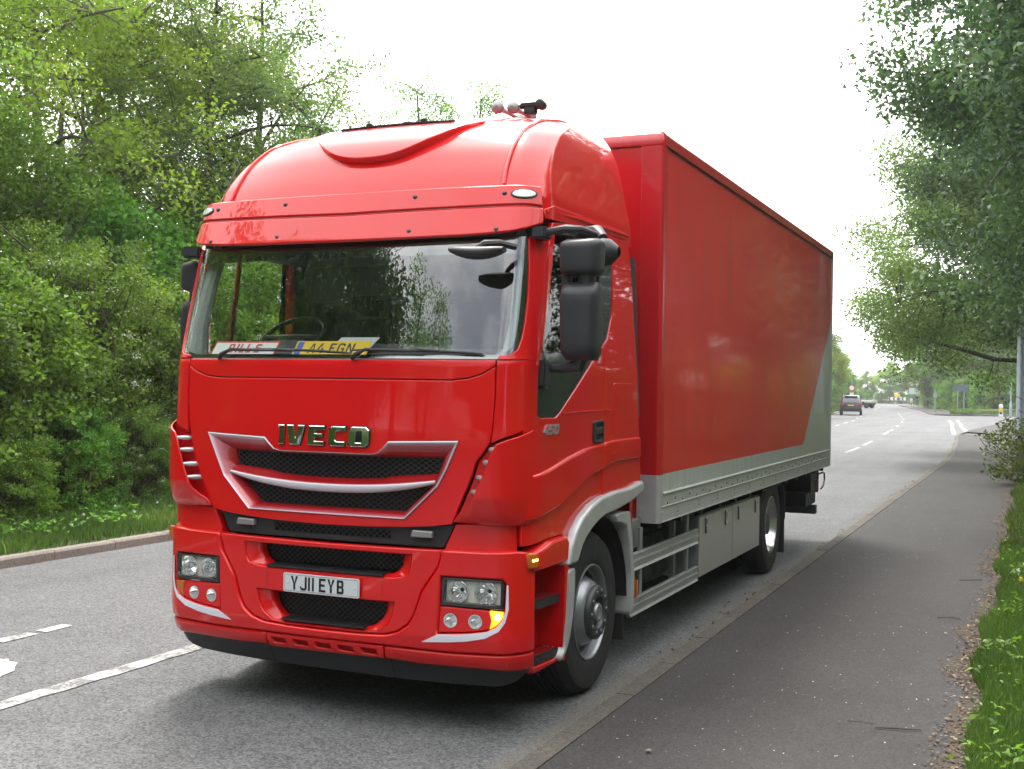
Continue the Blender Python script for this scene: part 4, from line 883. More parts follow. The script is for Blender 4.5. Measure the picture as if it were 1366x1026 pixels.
# front-view mirror over the windscreen's corner
mb = MB(); mb.tube([(1.14, .13, 2.72), (1.08, .05, 2.735), (1.02, -.02, 2.725), (.98, -.04, 2.70)], [.018, .02, .022, .015], 8); fm = mb.build('front_mirror', M['mirror_plastic'], truck)
mb = MB(); V = []; F = []
for k, t in enumerate(np.linspace(0, 1, 10)):
    wv = .045*math.sin(math.pi*(t*.86+.07))**.6+.004
    for i in range(12):
        a = 2*math.pi*i/12; V.append((.83+.30*t, -.05+wv*1.5*math.cos(a)+.05*t, 2.695-.02*math.sin(t*3)+wv*.75*math.sin(a)-.0*t))
for k in range(9):
    for i in range(12): F.append((k*12+i, k*12+(i+1) % 12, (k+1)*12+(i+1) % 12, (k+1)*12+i))
F.append(tuple(range(12))); F.append(tuple(108+i for i in range(12))[::-1]); mb.add(V, F); mb.build('mirror_housing', M['mirror_plastic'], fm, True, 60)
# ---- wipers
for (pv, el, tip, b0, b1) in (((-.80, 2.10), (-.70, 2.150), (-.35, 2.142), (-.62, 2.150), (.16, 2.128)), ((.17, 2.10), (.26, 2.150), (.60, 2.142), (.16, 2.146), (.98, 2.128))):
    mb = MB(); mb.tube([cab(pv[0], pv[1], .01), cab(pv[0]+.03, pv[1]+.02, .03), cab(el[0], el[1], .035), cab(tip[0], tip[1], .03)], [.016, .015, .010, .006], 8)
    wp = mb.build('wiper', M['plastic'], truck)
    mb = MB(); L = [cab(b0[0]+(b1[0]-b0[0])*t, b0[1]+(b1[1]-b0[1])*t+.008*math.sin(math.pi*t), .012) for t in np.linspace(0, 1, 14)]
    mb.tube(L, [.004]+[.008]*12+[.004], 6); mb.tube([cab(tip[0]-.10, tip[1]+.003, .022), cab(tip[0], tip[1]+.006, .026), cab(tip[0]+.12, tip[1]+.0, .02)], [.006, .012, .006], 6)
    mb.build('wiper_blade', M['plastic'], wp)

# ---- cab interior
mb = MB(); mb.box((-1.17, .42, 1.26), (1.17, 1.94, 1.32)); mb.box((-1.16, 1.89, 1.3), (1.16, 1.94, 2.92)); mb.build('cab_floor', M['interior'], truck, False, None)
mb = MB(); mb.box((-1.17, .36, 2.80), (1.17, 1.95, 2.86)); mb.build('headliner', M['interior'], truck, False, None)
mb = MB(); mb.box((-1.15, 1.45, 2.55), (1.15, 1.88, 2.80), .02); mb.build('overhead_locker', M['interior'], truck, False, None)
mb = MB(); V = []; F = []
xs = np.linspace(-1.17, 1.17, 40)
for x_ in xs:
    hump = .055*math.exp(-((x_+.60)/.27)**4)+.03*math.exp(-((x_-.1)/.4)**4)
    fy = cab(x_, 2.1)[1]
    for dy, dz in ((.03, 1.95), (.03, 2.09), (.10, 2.115), (.32, 2.15), (.42, 2.17+hump), (.62, 2.16+hump), (.72, 2.06), (.72, 1.5)): V.append((x_, fy+dy, dz))
for i in range(39):
    for e in range(7): F.append((i*8+e, i*8+e+1, i*8+9+e, i*8+8+e))
mb.add(V, F); mb.build('dashboard', M['interior'], truck, True, 40)
for sg in (-1, 1):
    mb = MB(); mb.tube([(sg*1.10, .20, 2.08), (sg*1.12, .25, 2.3), (sg*1.095, .33, 2.6), (sg*1.07, .40, 2.83)], [.075, .06, .05, .05], 10); mb.build('pillar_trim', M['interior_pale'], truck)
    for cx in ((sg*.62),):
        mb = MB(); mb.box((cx-.25, .95, 1.75), (cx+.25, 1.45, 1.9), .05); mb.box((cx-.24, 1.42, 1.82), (cx+.24, 1.56, 2.42), .05); mb.box((cx-.13, 1.44, 2.44), (cx+.13, 1.54, 2.62), .04); mb.box((cx-.18, 1.0, 1.3), (cx+.18, 1.4, 1.76)); mb.build('seat', M['seat'], truck)
    mb = MB(); mb.tube([(sg*1.18, 1.335, 1.4), (sg*1.18, 1.335, 2.85)], .035, 6); mb.build('door_pillar', RED, truck)
for sg in (-1, 1):
    x0_, x1_ = sorted((sg*1.165, sg*1.185)); mb = MB(); mb.box((x0_, 1.36, 1.3), (x1_, 1.9, 2.86)); mb.build('side_lining', M['interior'], truck, False, None)
    mb = MB(); mb.box((x0_, .30, 1.3), (x1_, 1.30, 2.12)); mb.build('door_lining', M['interior'], truck, False, None)
# steering wheel (right-hand drive: left of the picture)
mb = MB(); cx, cy, cz = -.72, .70, 2.25; tl = Matrix.Translation((cx, cy, cz)) @ Matrix.Rotation(R(38), 4, 'X')
L = [tl @ Vector((.225*math.cos(a), .225*math.sin(a), 0)) for a in np.linspace(0, 2*math.pi, 33)]
mb.tube(L, .017, 8, False); mb.tube([tl @ Vector((-.21, 0, 0)), tl @ Vector((0, 0, -.03)), tl @ Vector((.21, 0, 0))], [.018, .05, .018], 8); mb.tube([tl @ Vector((0, 0, -.03)), tl @ Vector((0, -.0, -.4))], .04, 8)
mb.build('steering_wheel', M['plastic'], truck)

# ---- wheels
def tyre(cx, cy, cz, sg, rad=.52, wd=.30):
    mb = MB(); x1 = 0; pr = [(-wd, .30), (-wd, .335), (-wd-.012, .40), (-wd-.008, .46), (-wd+.03, .502), (-wd+.05, rad-.006)]
    k = 5; g = (wd-.10)/k
    for i in range(k): 
        a = -wd+.05+i*g; pr += [(a+.002, rad), (a+g-.012, rad), (a+g-.009, rad-.014), (a+g-.002, rad-.014)]
    pr += [(-.05, rad-.006), (-.03, .502), (.004, .475), (.010, .44), (.012, .41), (.009, .385), (.011, .37), (.006, .335), (.0, .312), (-.012, .300)]
    mb.lathe(pr, (cx, cy, cz), 'x', 72, sg); return mb
def wheel_front(sg, cx, cy, cz):
    ty = tyre(cx, cy, cz, sg).build('tyre', M['rubber'])
    wt = bpy.data.objects.new('wheel', None); C.objects.link(wt); wt.parent = truck; wt.empty_display_size = .1
    ty.parent = wt
    mb = MB(); mb.lathe([(-.02, .306), (.004, .304), (.006, .297), (.0, .290), (-.02, .286), (-.05, .277), (-.055, .262), (-.085, .255), (-.115, .247), (-.095, .240), (-.045, .218), (.0, .192), (.018, .174), (.020, .165)], (cx, cy, cz), 'x', 64, sg)
    rm = mb.build('rim', M['wheel_grey'], wt, True, 45)
    mb = MB()
    for k in range(10):
        a = 2*math.pi*(k+.5)/10; rr = .228; p0 = Vector((0, rr*math.cos(a), rr*math.sin(a))); ax = Vector((.88, math.cos(a)*.47, math.sin(a)*.47)).normalized(); tg = Vector((0, -math.sin(a), math.cos(a))); rd = ax.cross(tg)
        pts = [(cx+sg*(-.058+ (ax*.004+tg*.026*math.cos(b)+rd*.015*math.sin(b)).x), cy+p0.y+(ax*.004+tg*.026*math.cos(b)+rd*.015*math.sin(b)).y, cz+p0.z+(ax*.004+tg*.026*math.cos(b)+rd*.015*math.sin(b)).z) for b in np.linspace(0, 2*math.pi, 16, endpoint=False)]
        mb.add(pts, [tuple(range(16))])
    mb.build('hand_hole_discs', M['void'], rm, False, None)  # near-black discs on the rim, standing in for shade in open holes
    mb = MB(); mb.lathe([(.016, .172), (.044, .170), (.054, .162), (.057, .150), (.057, .105), (.050, .097), (.02, .090), (.0, .086), (.0, .0)], (cx, cy, cz), 'x', 48, sg)
    hb = mb.build('hub', M['hub_grey'], wt, True, 40)
    for k in range(10):
        a = 2*math.pi*k/10; mb = MB(); mb.lathe([(.0575, .023), (.060, .022), (.060, .018), (.066, .015), (.068, .010), (.068, .001)], (cx, cy+.134*math.cos(a), cz+.134*math.sin(a)), 'x', 6 if False else 10, sg); mb.build('wheel_nut', M['hub_grey'], hb, True, 30)
    mb = MB(); mb.lathe([(.0, .066), (.045, .062), (.058, .055), (.060, .04), (.054, .03), (.054, .0)], (cx, cy, cz), 'x', 32, sg); mb.build('hub_cap', M['wheel_grey'], hb, True, 30)
def wheel_rear(sg, cx, cy, cz):
    wt = bpy.data.objects.new('wheel', None); C.objects.link(wt); wt.parent = truck; wt.empty_display_size = .1
    tyre(cx, cy, cz, sg, .52, .28).build('tyre', M['rubber'], wt); tyre(cx-sg*.33, cy, cz, sg, .52, .28).build('tyre', M['rubber'], wt)
    mb = MB(); mb.lathe([(-.02, .306), (.004, .304), (.006, .297), (.0, .290), (-.03, .286), (-.05, .272), (-.13, .262), (-.16, .25), (-.165, .15), (-.165, .14)], (cx, cy, cz), 'x', 56, sg)
    rm = mb.build('rim', M['chrome_soft'] if 'chrome_soft' in M else M.setdefault('chrome_soft', mat('polished_rim', (.6, .6, .62), .25, metal=.95, var=.15)), wt, True, 45)
    mb = MB(); mb.lathe([(-.165, .15), (-.08, .13), (-.06, .11), (-.03, .105), (-.02, .0)], (cx, cy, cz), 'x', 32, sg); mb.build('hub', M['hub_grey'], wt, True, 35)
for sg in (-1, 1):
    wheel_front(sg, sg*1.195, 1.275, .52); wheel_rear(sg, sg*1.20, 6.83, .52)

# ---- chassis
mb = MB()
for sg in (-1, 1): mb.box((sg*.43-.04, .5, .62), (sg*.43+.04, 10.1, .90))
for y in (2.3, 3.4, 4.6, 5.8, 7.6, 8.8, 9.9): mb.box((-.42, y, .66), (.42, y+.1, .86))
for y in np.arange(2.7, 10.2, .62): mb.box((-1.2, y, .90), (1.2, y+.06, .962))
mb.tube([(-.9, 6.83, .52), (.9, 6.83, .52)], .12, 12); mb.tube([(-.9, 1.275, .50), (.9, 1.275, .50)], .07, 12); mb.lathe([(-.2, .05), (-.15, .2), (.15, .2), (.2, .05)], (0, 6.83, .52), 'y', 20)
mb.tube([(0, 2.2, .55), (0, 6.7, .55)], .05, 10)
mb.box((-.40, .5, .45), (.40, 2.1, 1.1)); mb.box((-1.0, .25, .42), (1.0, .5, .9))
ch = mb.build('chassis', M['chassis'], truck, False, None)
mb = MB(); mb.box((.55, 2.35, .42), (1.05, 3.6, .88), .06); mb.build('air_tank', M['chassis'], truck); mb = MB(); mb.box((-1.15, 2.35, .42), (-.5, 3.9, .88), .06); mb.build('fuel_tank', M['chassis'], truck)
mb = MB(); mb.box((1.02, 2.26, .80), (1.14, 2.46, 1.0)); mb.build('bracket', M['alu_dull'], truck, False, None); mb = MB(); mb.box((1.06, 2.22, .42), (1.10, 2.32, .98), .004); mb.build('bracket', M['alu_dull'], truck, False, None); mb = MB(); mb.box((1.08, 3.40, .40), (1.12, 3.46, .965)); mb.build('bracket', M['alu_dull'], truck, False, None)
mb = MB(); mb.lathe([(0, .03), (.01, .035), (.03, .03)], (1.05, 3.25, .90), 'x', 14); mb.build('marker_lamp', M['marker_red'], truck)
# ---- side guards
for sg in (-1, 1):
    for z0_, z1_ in ((.660, .785), (.345, .470)):
        V = []; pr = [(0, z0_), (.012, z0_+.004), (.004, z0_+.022), (.004, z0_+.05), (.010, z0_+.056), (.010, z0_+.072), (.004, z0_+.078), (.004, z1_-.02), (.012, z1_-.008), (.004, z1_), (-.02, z1_), (-.02, z0_)]
        for y in (2.06, 3.86): V += [(sg*(1.195+d), y, z) for d, z in pr]
        n_ = len(pr); mb = MB(); mb.add(V, [(i, (i+1) % n_, n_+(i+1) % n_, n_+i) for i in range(n_)]+[tuple(range(n_)), tuple(range(n_, 2*n_))[::-1]])
        mb.build('side_guard', M['alu'], truck, False, None)
    mb = MB(); mb.box((min(sg*1.19, sg*1.17), 2.30, .35), (max(sg*1.19, sg*1.17), 2.36, .95)); mb.box((min(sg*1.19, sg*1.17), 3.55, .35), (max(sg*1.19, sg*1.17), 3.6, .95)); mb.build('guard_post', M['alu_dull'], truck, False, None)
    mb = MB(); mb.box((min(sg*1.20, sg*1.225), 2.12, .475), (max(sg*1.20, sg*1.225), 2.17, .60), .006); mb.build('side_reflector', M['amber_off'], truck)
    # tool lockers
    for y0_, y1_ in ((3.88, 5.055), (5.065, 6.24)):
        mb = MB(); x0_, x1_ = sorted((sg*.62, sg*1.185)); mb.box((x0_, y0_, .365), (x1_, y1_, .885), .006); lk = mb.build('locker', M['alu_dull'], truck)
        x0_, x1_ = sorted((sg*1.188, sg*1.205)); mb = MB(); mb.box((x0_, y0_+.006, .37), (x1_, y1_-.006, .875), .004); dr = mb.build('locker_door', M['steel'], lk)
        for yy in (y0_+.22, y1_-.26) if y0_ < 5 else (y0_+.24, y1_-.20):
            mb = MB(); x0_, x1_ = sorted((sg*1.205, sg*1.215)); mb.box((x0_, yy-.035, .72), (x1_, yy+.035, .855), .004); lt = mb.build('latch', M['gloss_black'], dr)
            mb = MB(); x0_, x1_ = sorted((sg*1.215, sg*1.222)); mb.box((x0_, yy-.015, .735), (x1_, yy+.015, .79), .003); mb.build('latch_lever', M['chrome'], lt)
    # rear mudguard and flap
    mb = MB(); V = []; F = []
    for a in np.linspace(R(-5), R(150), 20):
        y, z = 6.83+.66*math.cos(a)*1.0+.0, .56+.60*math.sin(a)
        if z > .93: z = .93
        V += [(sg*.62, y, z), (sg*1.22, y, z), (sg*1.22, y*.0+y, z-.02)]
    for i in range(19): F += [(3*i, 3*i+1, 3*i+4, 3*i+3), (3*i+1, 3*i+2, 3*i+5, 3*i+4)]
    mb.add(V, F); x0_, x1_ = sorted((sg*.70, sg*1.21)); mb.box((x0_, 7.50, .14), (x1_, 7.525, .56)); mb.box((x0_, 7.55, .52), (x1_, 7.57, .95)); mb.build('rear_wheel_guard', M['rubber'], truck, True, 30)
# rear: tail-lift column, bumper bar, hook
mb = MB(); mb.box((-1.15, 9.55, .66), (1.15, 10.05, .96)); tl_ = mb.build('tail_lift', M['chassis'], truck, False, None)
mb = MB(); mb.box((-1.15, 9.2, .50), (1.15, 9.9, .66)); mb.build('lift_ram_housing', M['chassis'], tl_, False, None)
mb = MB(); mb.box((-1.18, 9.75, .36), (1.18, 9.86, .48), .008); mb.build('rear_underrun_bar', M['hub_grey'], truck)
mb = MB(); mb.tube([(1.16, 10.0, .86), (1.2, 10.15, .88), (1.2, 10.28, .86), (1.2, 10.30, .78), (1.2, 10.2, .70), (1.18, 10.15, .66)], .012, 6); mb.build('lift_hook', M['hub_grey'], tl_)
mb = MB(); mb.box((1.0, 10.05, .62), (1.16, 10.10, .90), .006); mb.build('rear_lamp', M['tail_glass'], truck)

# ---- cargo box
bx = bpy.data.objects.new('cargo_box', None); C.objects.link(bx); bx.parent = truck
YB, YE, ZB, ZT, XW = 2.48, 10.30, .965, 3.84, 1.275
M['box_front'] = mat('box_front_paint', (.50, .006, .012), .3, coat=.8, var=.04)
mb = MB(); mb.box((-1.10, YB+.004, ZB+.02), (1.10, YB+.05, ZT-.11)); mb.build('front_wall', M['box_front'], bx, False, None)
for sg in (-1, 1):
    x0_, x1_ = sorted((sg*(XW-.03), sg*(XW-.012)))
    V = []; F = []; ny_, nz_ = 60, 18
    mb = MB()
    mb.box((x0_, YB+.07, ZB+.20), (x1_, YE-.03, ZT-.10)); mb.build('side_wall', M['box_side'], bx, False, None)
    # bottom rail (extrusion): two steps, white bead
    V = []; pr = [(XW-.03, ZB), (XW, ZB), (XW, ZB+.006), (XW-.004, ZB+.010), (XW-.004, ZB+.105), (XW+.003, ZB+.112), (XW+.003, ZB+.118), (XW-.004, ZB+.122), (XW-.006, ZB+.205), (XW+.004, ZB+.210), (XW+.004, ZB+.220), (XW-.012, ZB+.224), (XW-.03, ZB+.224)]
    for y in (YB+.09, YE-.012): V += [(sg*x_, y, z_) for x_, z_ in pr]
    n_ = len(pr); mb = MB(); mb.add(V, [(i, (i+1) % n_, n_+(i+1) % n_, n_+i) for i in range(n_)]+[tuple(range(n_)), tuple(range(n_, 2*n_))[::-1]])
    br = mb.build('bottom_rail', M['rail_grey'] if 'rail_grey' in M else M.setdefault('rail_grey', mat('grey_rail', (.50, .50, .51), .4, metal=.35, coat=.3, var=.1)), bx, False, None)
    mb = MB()
    for i, y in enumerate(np.arange(YB+.22, YE-.1, .205)):
        z_ = ZB+.16 if i % 2 else ZB+.135
        mb.lathe([(0, .009), (.004, .008), (.006, .003), (.0065, .0005)], (sg*(XW-.005), y, z_), 'x', 8, sg)
    for i, y in enumerate(np.arange(YB+.5, YE-.1, .62)):
        mb.lathe([(0, .006), (.003, .005), (.004, .0005)], (sg*(XW-.004), y, ZB+.05), 'x', 8, sg); mb.lathe([(0, .006), (.003, .005), (.004, .0005)], (sg*(XW-.004), y, ZB+.08), 'x', 8, sg)
    mb.build('rail_rivets', M['hub_grey'], br)
    mb = MB(); x0_, x1_ = sorted((sg*(XW-.008), sg*(XW+.0065))); mb.box((x0_, YB+.10, ZB+.2115), (x1_, YE-.02, ZB+.2185)); mb.build('rail_bead', M['paper'], br, False, None)
    # front corner post (rounded), red above, grey paint below
    for z0_, z1_, mt_ in ((ZB, 1.318, M['grey_paint']), (1.3185, ZT-.105, M['box_front'])):
        V = []; r_ = .03; pr = [(1.10, YB-.004), (1.108, YB-.008), (1.12, YB-.006), (XW-r_, YB-.006)]+[(XW-r_+r_*math.sin(a), YB-.006+r_-r_*math.cos(a)) for a in np.linspace(.15, math.pi/2, 7)]+[(XW, YB+.086), (XW-.011, YB+.088)]
        for z_ in (z0_, z1_): V += [(sg*x_, y_, z_) for x_, y_ in pr]
        n_ = len(pr); mb = MB(); mb.add(V, [(i, i+1, n_+i+1, n_+i) for i in range(n_-1)]+[tuple(range(n_)), tuple(range(n_, 2*n_))[::-1]])
        cp_ = mb.build('corner_post', mt_, bx, True, 30)
        mb = MB()
        for z_ in (np.arange(1.6, 3.7, .48) if z0_ > 1.2 else (1.02, 1.06, 1.20)):
            mb.lathe([(0, .008), (.003, .007), (.005, .001)], (sg*1.13, YB-.006, z_), 'y', 8, -1); mb.lathe([(0, .008), (.003, .007), (.005, .001)], (sg*XW, YB+.07, z_+.02), 'x', 8, sg)
        mb.build('post_rivets', mt_, cp_)
    # rear post
    mb = MB(); x0_, x1_ = sorted((sg*(XW-.06), sg*(XW+.001))); mb.box((x0_, YE-.028, ZB-.0), (x1_, YE, ZT-.10)); mb.build('rear_post', M['rail_grey'], bx, False, None)
    # top rail: rounded edge
    V = []; pr = [(XW-.012, ZT-.105), (XW+.002, ZT-.102), (XW+.003, ZT-.04)]+[(XW-.037+.04*math.cos(a), ZT-.04+.04*math.sin(a)) for a in np.linspace(.2, math.pi/2, 7)]+[(XW-.12, ZT+.001), (XW-.12, ZT-.01)]
    for y in (YB+.03, YE): V += [(sg*x_, y, z_) for x_, z_ in pr]
    n_ = len(pr); mb = MB(); mb.add(V, [(i, (i+1) % n_, n_+(i+1) % n_, n_+i) for i in range(n_)]+[tuple(range(n_)), tuple(range(n_, 2*n_))[::-1]])
    tr_ = mb.build('top_rail', M['box_front'], bx, True, 35)
    mb = MB()
    for i, y in enumerate(np.arange(YB+.1, YE-.05, .16)): mb.lathe([(0, .006), (.003, .005), (.004, .0005)], (sg*(XW+.002), y, ZT-.085+.03*(i % 2)), 'x', 6, sg)
    mb.build('rail_rivets', M['box_front'], tr_)
    mb = MB(); x0_, x1_ = sorted((sg*(XW-.004), sg*(XW+.004))); mb.box((x0_, YB+.03, ZT-.108), (x1_, YE, ZT-.104)); mb.build('rail_shadow_gap', M['void'], tr_, False, None)
# front top cap: horizontal rounded extrusion with corner
pr = [(YB+.004, ZT-.105), (YB-.008, ZT-.102), (YB-.010, ZT-.08), (YB-.003, ZT-.045)]+[(YB+.045-.045*math.cos(a), ZT-.045+.045*math.sin(a)) for a in np.linspace(.2, math.pi/2, 7)]+[(YB+.1, ZT)]
V = []; xs_ = [-XW+.04, XW-.04]
loops = []
for x_ in np.r_[np.linspace(-1, -.97, 5), np.linspace(.97, 1, 5)]:
    e = max(0, (abs(x_)-.97)/.03); inx = XW+.004-.045*(0); k = 1-math.sqrt(max(0, 1-e*e))
    xx = math.copysign(XW-.045+.047*e, x_); loops.append([(xx, y_+.045*k, z_-.045*k*(1 if z_ > ZT-.06 else .0)) for y_, z_ in pr])
loft('front_cap', loops, M['box_front'], bx, False, cap=True, sharp=50)
mb = MB(); mb.add([(-XW+.1, YB+.05, ZT-.004), (XW-.1, YB+.05, ZT-.004), (XW-.1, YE, ZT-.004), (-XW+.1, YE, ZT-.004)], [(0, 1, 2, 3)])
mb.build('box_roof', M['paper'], bx, False, None)
mb = MB(); mb.box((-XW+.06, YE-.03, ZB), (XW-.06, YE-.005, ZT-.02)); mb.build('rear_doors', M['rail_grey'], bx, False, None)
mb = MB(); mb.box((-XW+.05, YB+.06, ZB-.004), (XW-.05, YE-.04, ZB+.03)); mb.build('box_floor', M['chassis'], bx, False, None)
# under the cab's back edge: red lower rear panel
for sg in (-1, 1): mb = MB(); x0_, x1_ = sorted((sg*.95, sg*1.16)); mb.box((x0_, 2.14, .98), (x1_, 2.20, 1.42)); mb.build('cab_back_corner', M['red_deep'], truck, False, None)
# ---- plates lying on the dashboard
def leaning(name, label, cat, cx, w_, h, mt, y=.19, z=2.158, tilt=60, rz=0.):
    T_ = Matrix.Translation((cx, y, z)) @ Matrix.Rotation(rz, 4, 'Z') @ Matrix.Rotation(R(-tilt+90)*-1, 4, 'X')
    sp_ = lambda u, v, off=0: tuple(T_ @ Vector((u, -off, v)))
    o = panel(name, rnd_corners([(-w_/2, -h/2), (w_/2, -h/2), (w_/2, h/2), (-w_/2, h/2)], .008), sp_, mt, None, .003, .003, 0, res=.2)
    tag(o, label, cat); return o, sp_
o, s1 = leaning('name_plate', 'white name plate with a red border and red letters on the dashboard', 'name plate', -.70, .48, .118, M['red_ink'], tilt=50, y=.17)
panel('plate_face', rnd_corners([(-.23, -.046), (.23, -.046), (.23, .046), (-.23, .046)], .006), lambda u, v, off=0: s1(u, v, off+.003), M['paper'], o, .001, .001, 0, res=.2)
mb = MB(); s1b = lambda u, v, off=0: s1(u, v, .0045+off)
for ch_, cx_ , w_ in (('B', -.10, .042), ('I', -.055, .013), ('L', -.015, .038), ('L', .035, .038), ('S', .10, .042)): plate_glyph(ch_, cx_, w_, .07, .012, mb, s1b)
mb.build('plate_letters', M['red_ink'], o, False, None)
o, s1 = leaning('show_plate', 'yellow registration plate with a blue left end lying on the dashboard', 'plate', -.06, .52, .118, M['plate_yellow'], tilt=50, y=.15)
panel('blue_end', [(-.247, -.052), (-.205, -.052), (-.205, .052), (-.247, .052)], lambda u, v, off=0: s1(u, v, off+.003), M['plate_blue'], o, .001, .001, 0, res=.2)
mb = MB(); s2b = lambda u, v, off=0: s1(u, v, .004+off)
for ch_, cx_ , w_ in (('A', -.13, .05), ('4', -.07, .05), ('F', .01, .04), ('G', .07, .048), ('N', .135, .05)): plate_glyph(ch_, cx_, w_, .078, .012, mb, s2b)
mb.build('plate_letters', M['ink'], o, False, None)
o, s1 = leaning('paper_sheet', 'white sheet of paper lying behind the yellow plate on the dashboard', 'paper', .02, .27, .19, M['paper'], y=.27, z=2.185, tilt=30)

# ================================================================== THE PLACE
def path(pts):
    P = np.array(pts, float)
    def f(y): return float(np.interp(y, P[:, 0], P[:, 1]))
    return f
XR = path([(-60, 1.42), (30, 1.42), (34, 1.33), (38, 1.12), (46, .74), (53, .34), (60, -.15), (68, -.65), (75, -1.14), (85, -2.02), (104, -3.9), (136, -8.4), (165, -12.6), (200, -17.5)])
XL = path([(-60, -5.9), (9, -5.9), (30, -6.3), (60, -8.4), (80, -10.2), (96, -12.1), (130, -15.4), (164, -18.2), (189, -20.5), (215, -24)])
def tri_sheet(name, rows, mt, kind='structure', z=0., label=None, sm=False):
    "rows: list of rows of (x, y[, z])"
    V = []; F = []; n = len(rows[0])
    for r_ in rows:
        for p in r_: V.append((p[0], p[1], p[2] if len(p) > 2 else z))
    for i in range(len(rows)-1):
        for k in range(n-1): F.append((i*n+k, i*n+k+1, (i+1)*n+k+1, (i+1)*n+k))
    o = mk(name, V, F, mt, None, sm)
    if kind: o['kind'] = kind
    return o
# ---- ground materials
def asphalt(name, lo, hi, scale=1., patch=(.68, 1.24), brown=None, rough=.75, speck=.9):
    m, n, l, b = nodes(name); t = n.new('ShaderNodeTexCoord')
    def noise(s, d=4, r_=.6):
        q = n.new('ShaderNodeTexNoise'); q.inputs['Scale'].default_value = s; q.inputs['Detail'].default_value = d; q.inputs['Roughness'].default_value = r_; l.new(t.outputs['Object'], q.inputs['Vector']); return q
    v = n.new('ShaderNodeTexVoronoi'); v.inputs['Scale'].default_value = 78*scale; l.new(t.outputs['Object'], v.inputs['Vector'])
    sep = n.new('ShaderNodeSeparateColor'); l.new(v.outputs['Color'], sep.inputs[0])
    nz = noise(140*scale, 2); a1 = n.new('ShaderNodeMath'); a1.operation = 'ADD'; l.new(sep.outputs[0], a1.inputs[0]); l.new(nz.outputs['Fac'], a1.inputs[1])
    r_ = n.new('ShaderNodeMapRange'); r_.inputs[1].default_value = .35; r_.inputs[2].default_value = 1.45; l.new(a1.outputs[0], r_.inputs[0])
    mc = n.new('ShaderNodeMixRGB'); mc.inputs[1].default_value = (*lo, 1); mc.inputs[2].default_value = (*hi, 1); l.new(r_.outputs[0], mc.inputs[0])
    # large patches and wheel tracks along the road
    p1 = noise(.35, 5); p2 = noise(2.2, 6, .7)
    mp_ = n.new('ShaderNodeMapping'); mp_.inputs['Scale'].default_value = (1.1, .05, 1); l.new(t.outputs['Object'], mp_.inputs[0]); p3 = noise(1, 3); l.new(mp_.outputs[0], p3.inputs['Vector'])
    ad = n.new('ShaderNodeMath'); ad.operation = 'ADD'; l.new(p1.outputs['Fac'], ad.inputs[0]); l.new(p2.outputs['Fac'], ad.inputs[1])
    ad2 = n.new('ShaderNodeMath'); ad2.operation = 'ADD'; l.new(ad.outputs[0], ad2.inputs[0]); l.new(p3.outputs['Fac'], ad2.inputs[1])
    mr_ = n.new('ShaderNodeMapRange'); mr_.inputs[1].default_value = 1.05; mr_.inputs[2].default_value = 1.95; mr_.inputs[3].default_value = patch[0]; mr_.inputs[4].default_value = patch[1]; l.new(ad2.outputs[0], mr_.inputs[0])
    sc_ = n.new('ShaderNodeVectorMath'); sc_.operation = 'SCALE'; l.new(mc.outputs[0], sc_.inputs[0]); l.new(mr_.outputs[0], sc_.inputs['Scale'])
    # bright flecks
    v2 = n.new('ShaderNodeTexVoronoi'); v2.inputs['Scale'].default_value = 23*scale; l.new(t.outputs['Object'], v2.inputs['Vector'])
    lt = n.new('ShaderNodeMath'); lt.operation = 'LESS_THAN'; lt.inputs[1].default_value = .10; l.new(v2.outputs['Distance'], lt.inputs[0])
    s2 = n.new('ShaderNodeSeparateColor'); l.new(v2.outputs['Color'], s2.inputs[0]); gt = n.new('ShaderNodeMath'); gt.operation = 'GREATER_THAN'; gt.inputs[1].default_value = speck; l.new(s2.outputs[0], gt.inputs[0])
    mu = n.new('ShaderNodeMath'); mu.operation = 'MULTIPLY'; l.new(lt.outputs[0], mu.inputs[0]); l.new(gt.outputs[0], mu.inputs[1])
    m2 = n.new('ShaderNodeMixRGB'); m2.inputs[2].default_value = (.42, .41, .38, 1); l.new(mu.outputs[0], m2.inputs[0]); l.new(sc_.outputs[0], m2.inputs[1])
    last_ = m2
    l.new(last_.outputs[0], b.inputs['Base Color'])
    b.inputs['Roughness'].default_value = rough; b.inputs['Specular IOR Level'].default_value = .28
    bp = n.new('ShaderNodeBump'); bp.inputs['Strength'].default_value = .7; bp.inputs['Distance'].default_value = .006; l.new(a1.outputs[0], bp.inputs['Height']); l.new(bp.outputs[0], b.inputs['Normal'])
    return m
M['road'] = asphalt('road_asphalt', (.045, .047, .051), (.195, .197, .203))
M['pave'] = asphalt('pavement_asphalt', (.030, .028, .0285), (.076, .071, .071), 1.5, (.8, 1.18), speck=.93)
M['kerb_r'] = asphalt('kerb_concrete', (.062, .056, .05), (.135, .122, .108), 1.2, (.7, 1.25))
M['kerb_l'] = asphalt('kerb_stone', (.17, .15, .13), (.30, .27, .235), 1.2, (.75, 1.2))
M['gutter'] = asphalt('gutter_dust', (.085, .08, .074), (.185, .175, .162), 1.4, (.75, 1.2))
M['earth'] = mat('dark_earth', (.05, .038, .024), .9, var=.4, vs=5, bump=.6, bs=40)
M['turf'] = mat('turf_soil', (.045, .065, .018), .9, var=.35, vs=3, bump=.6, bs=60)
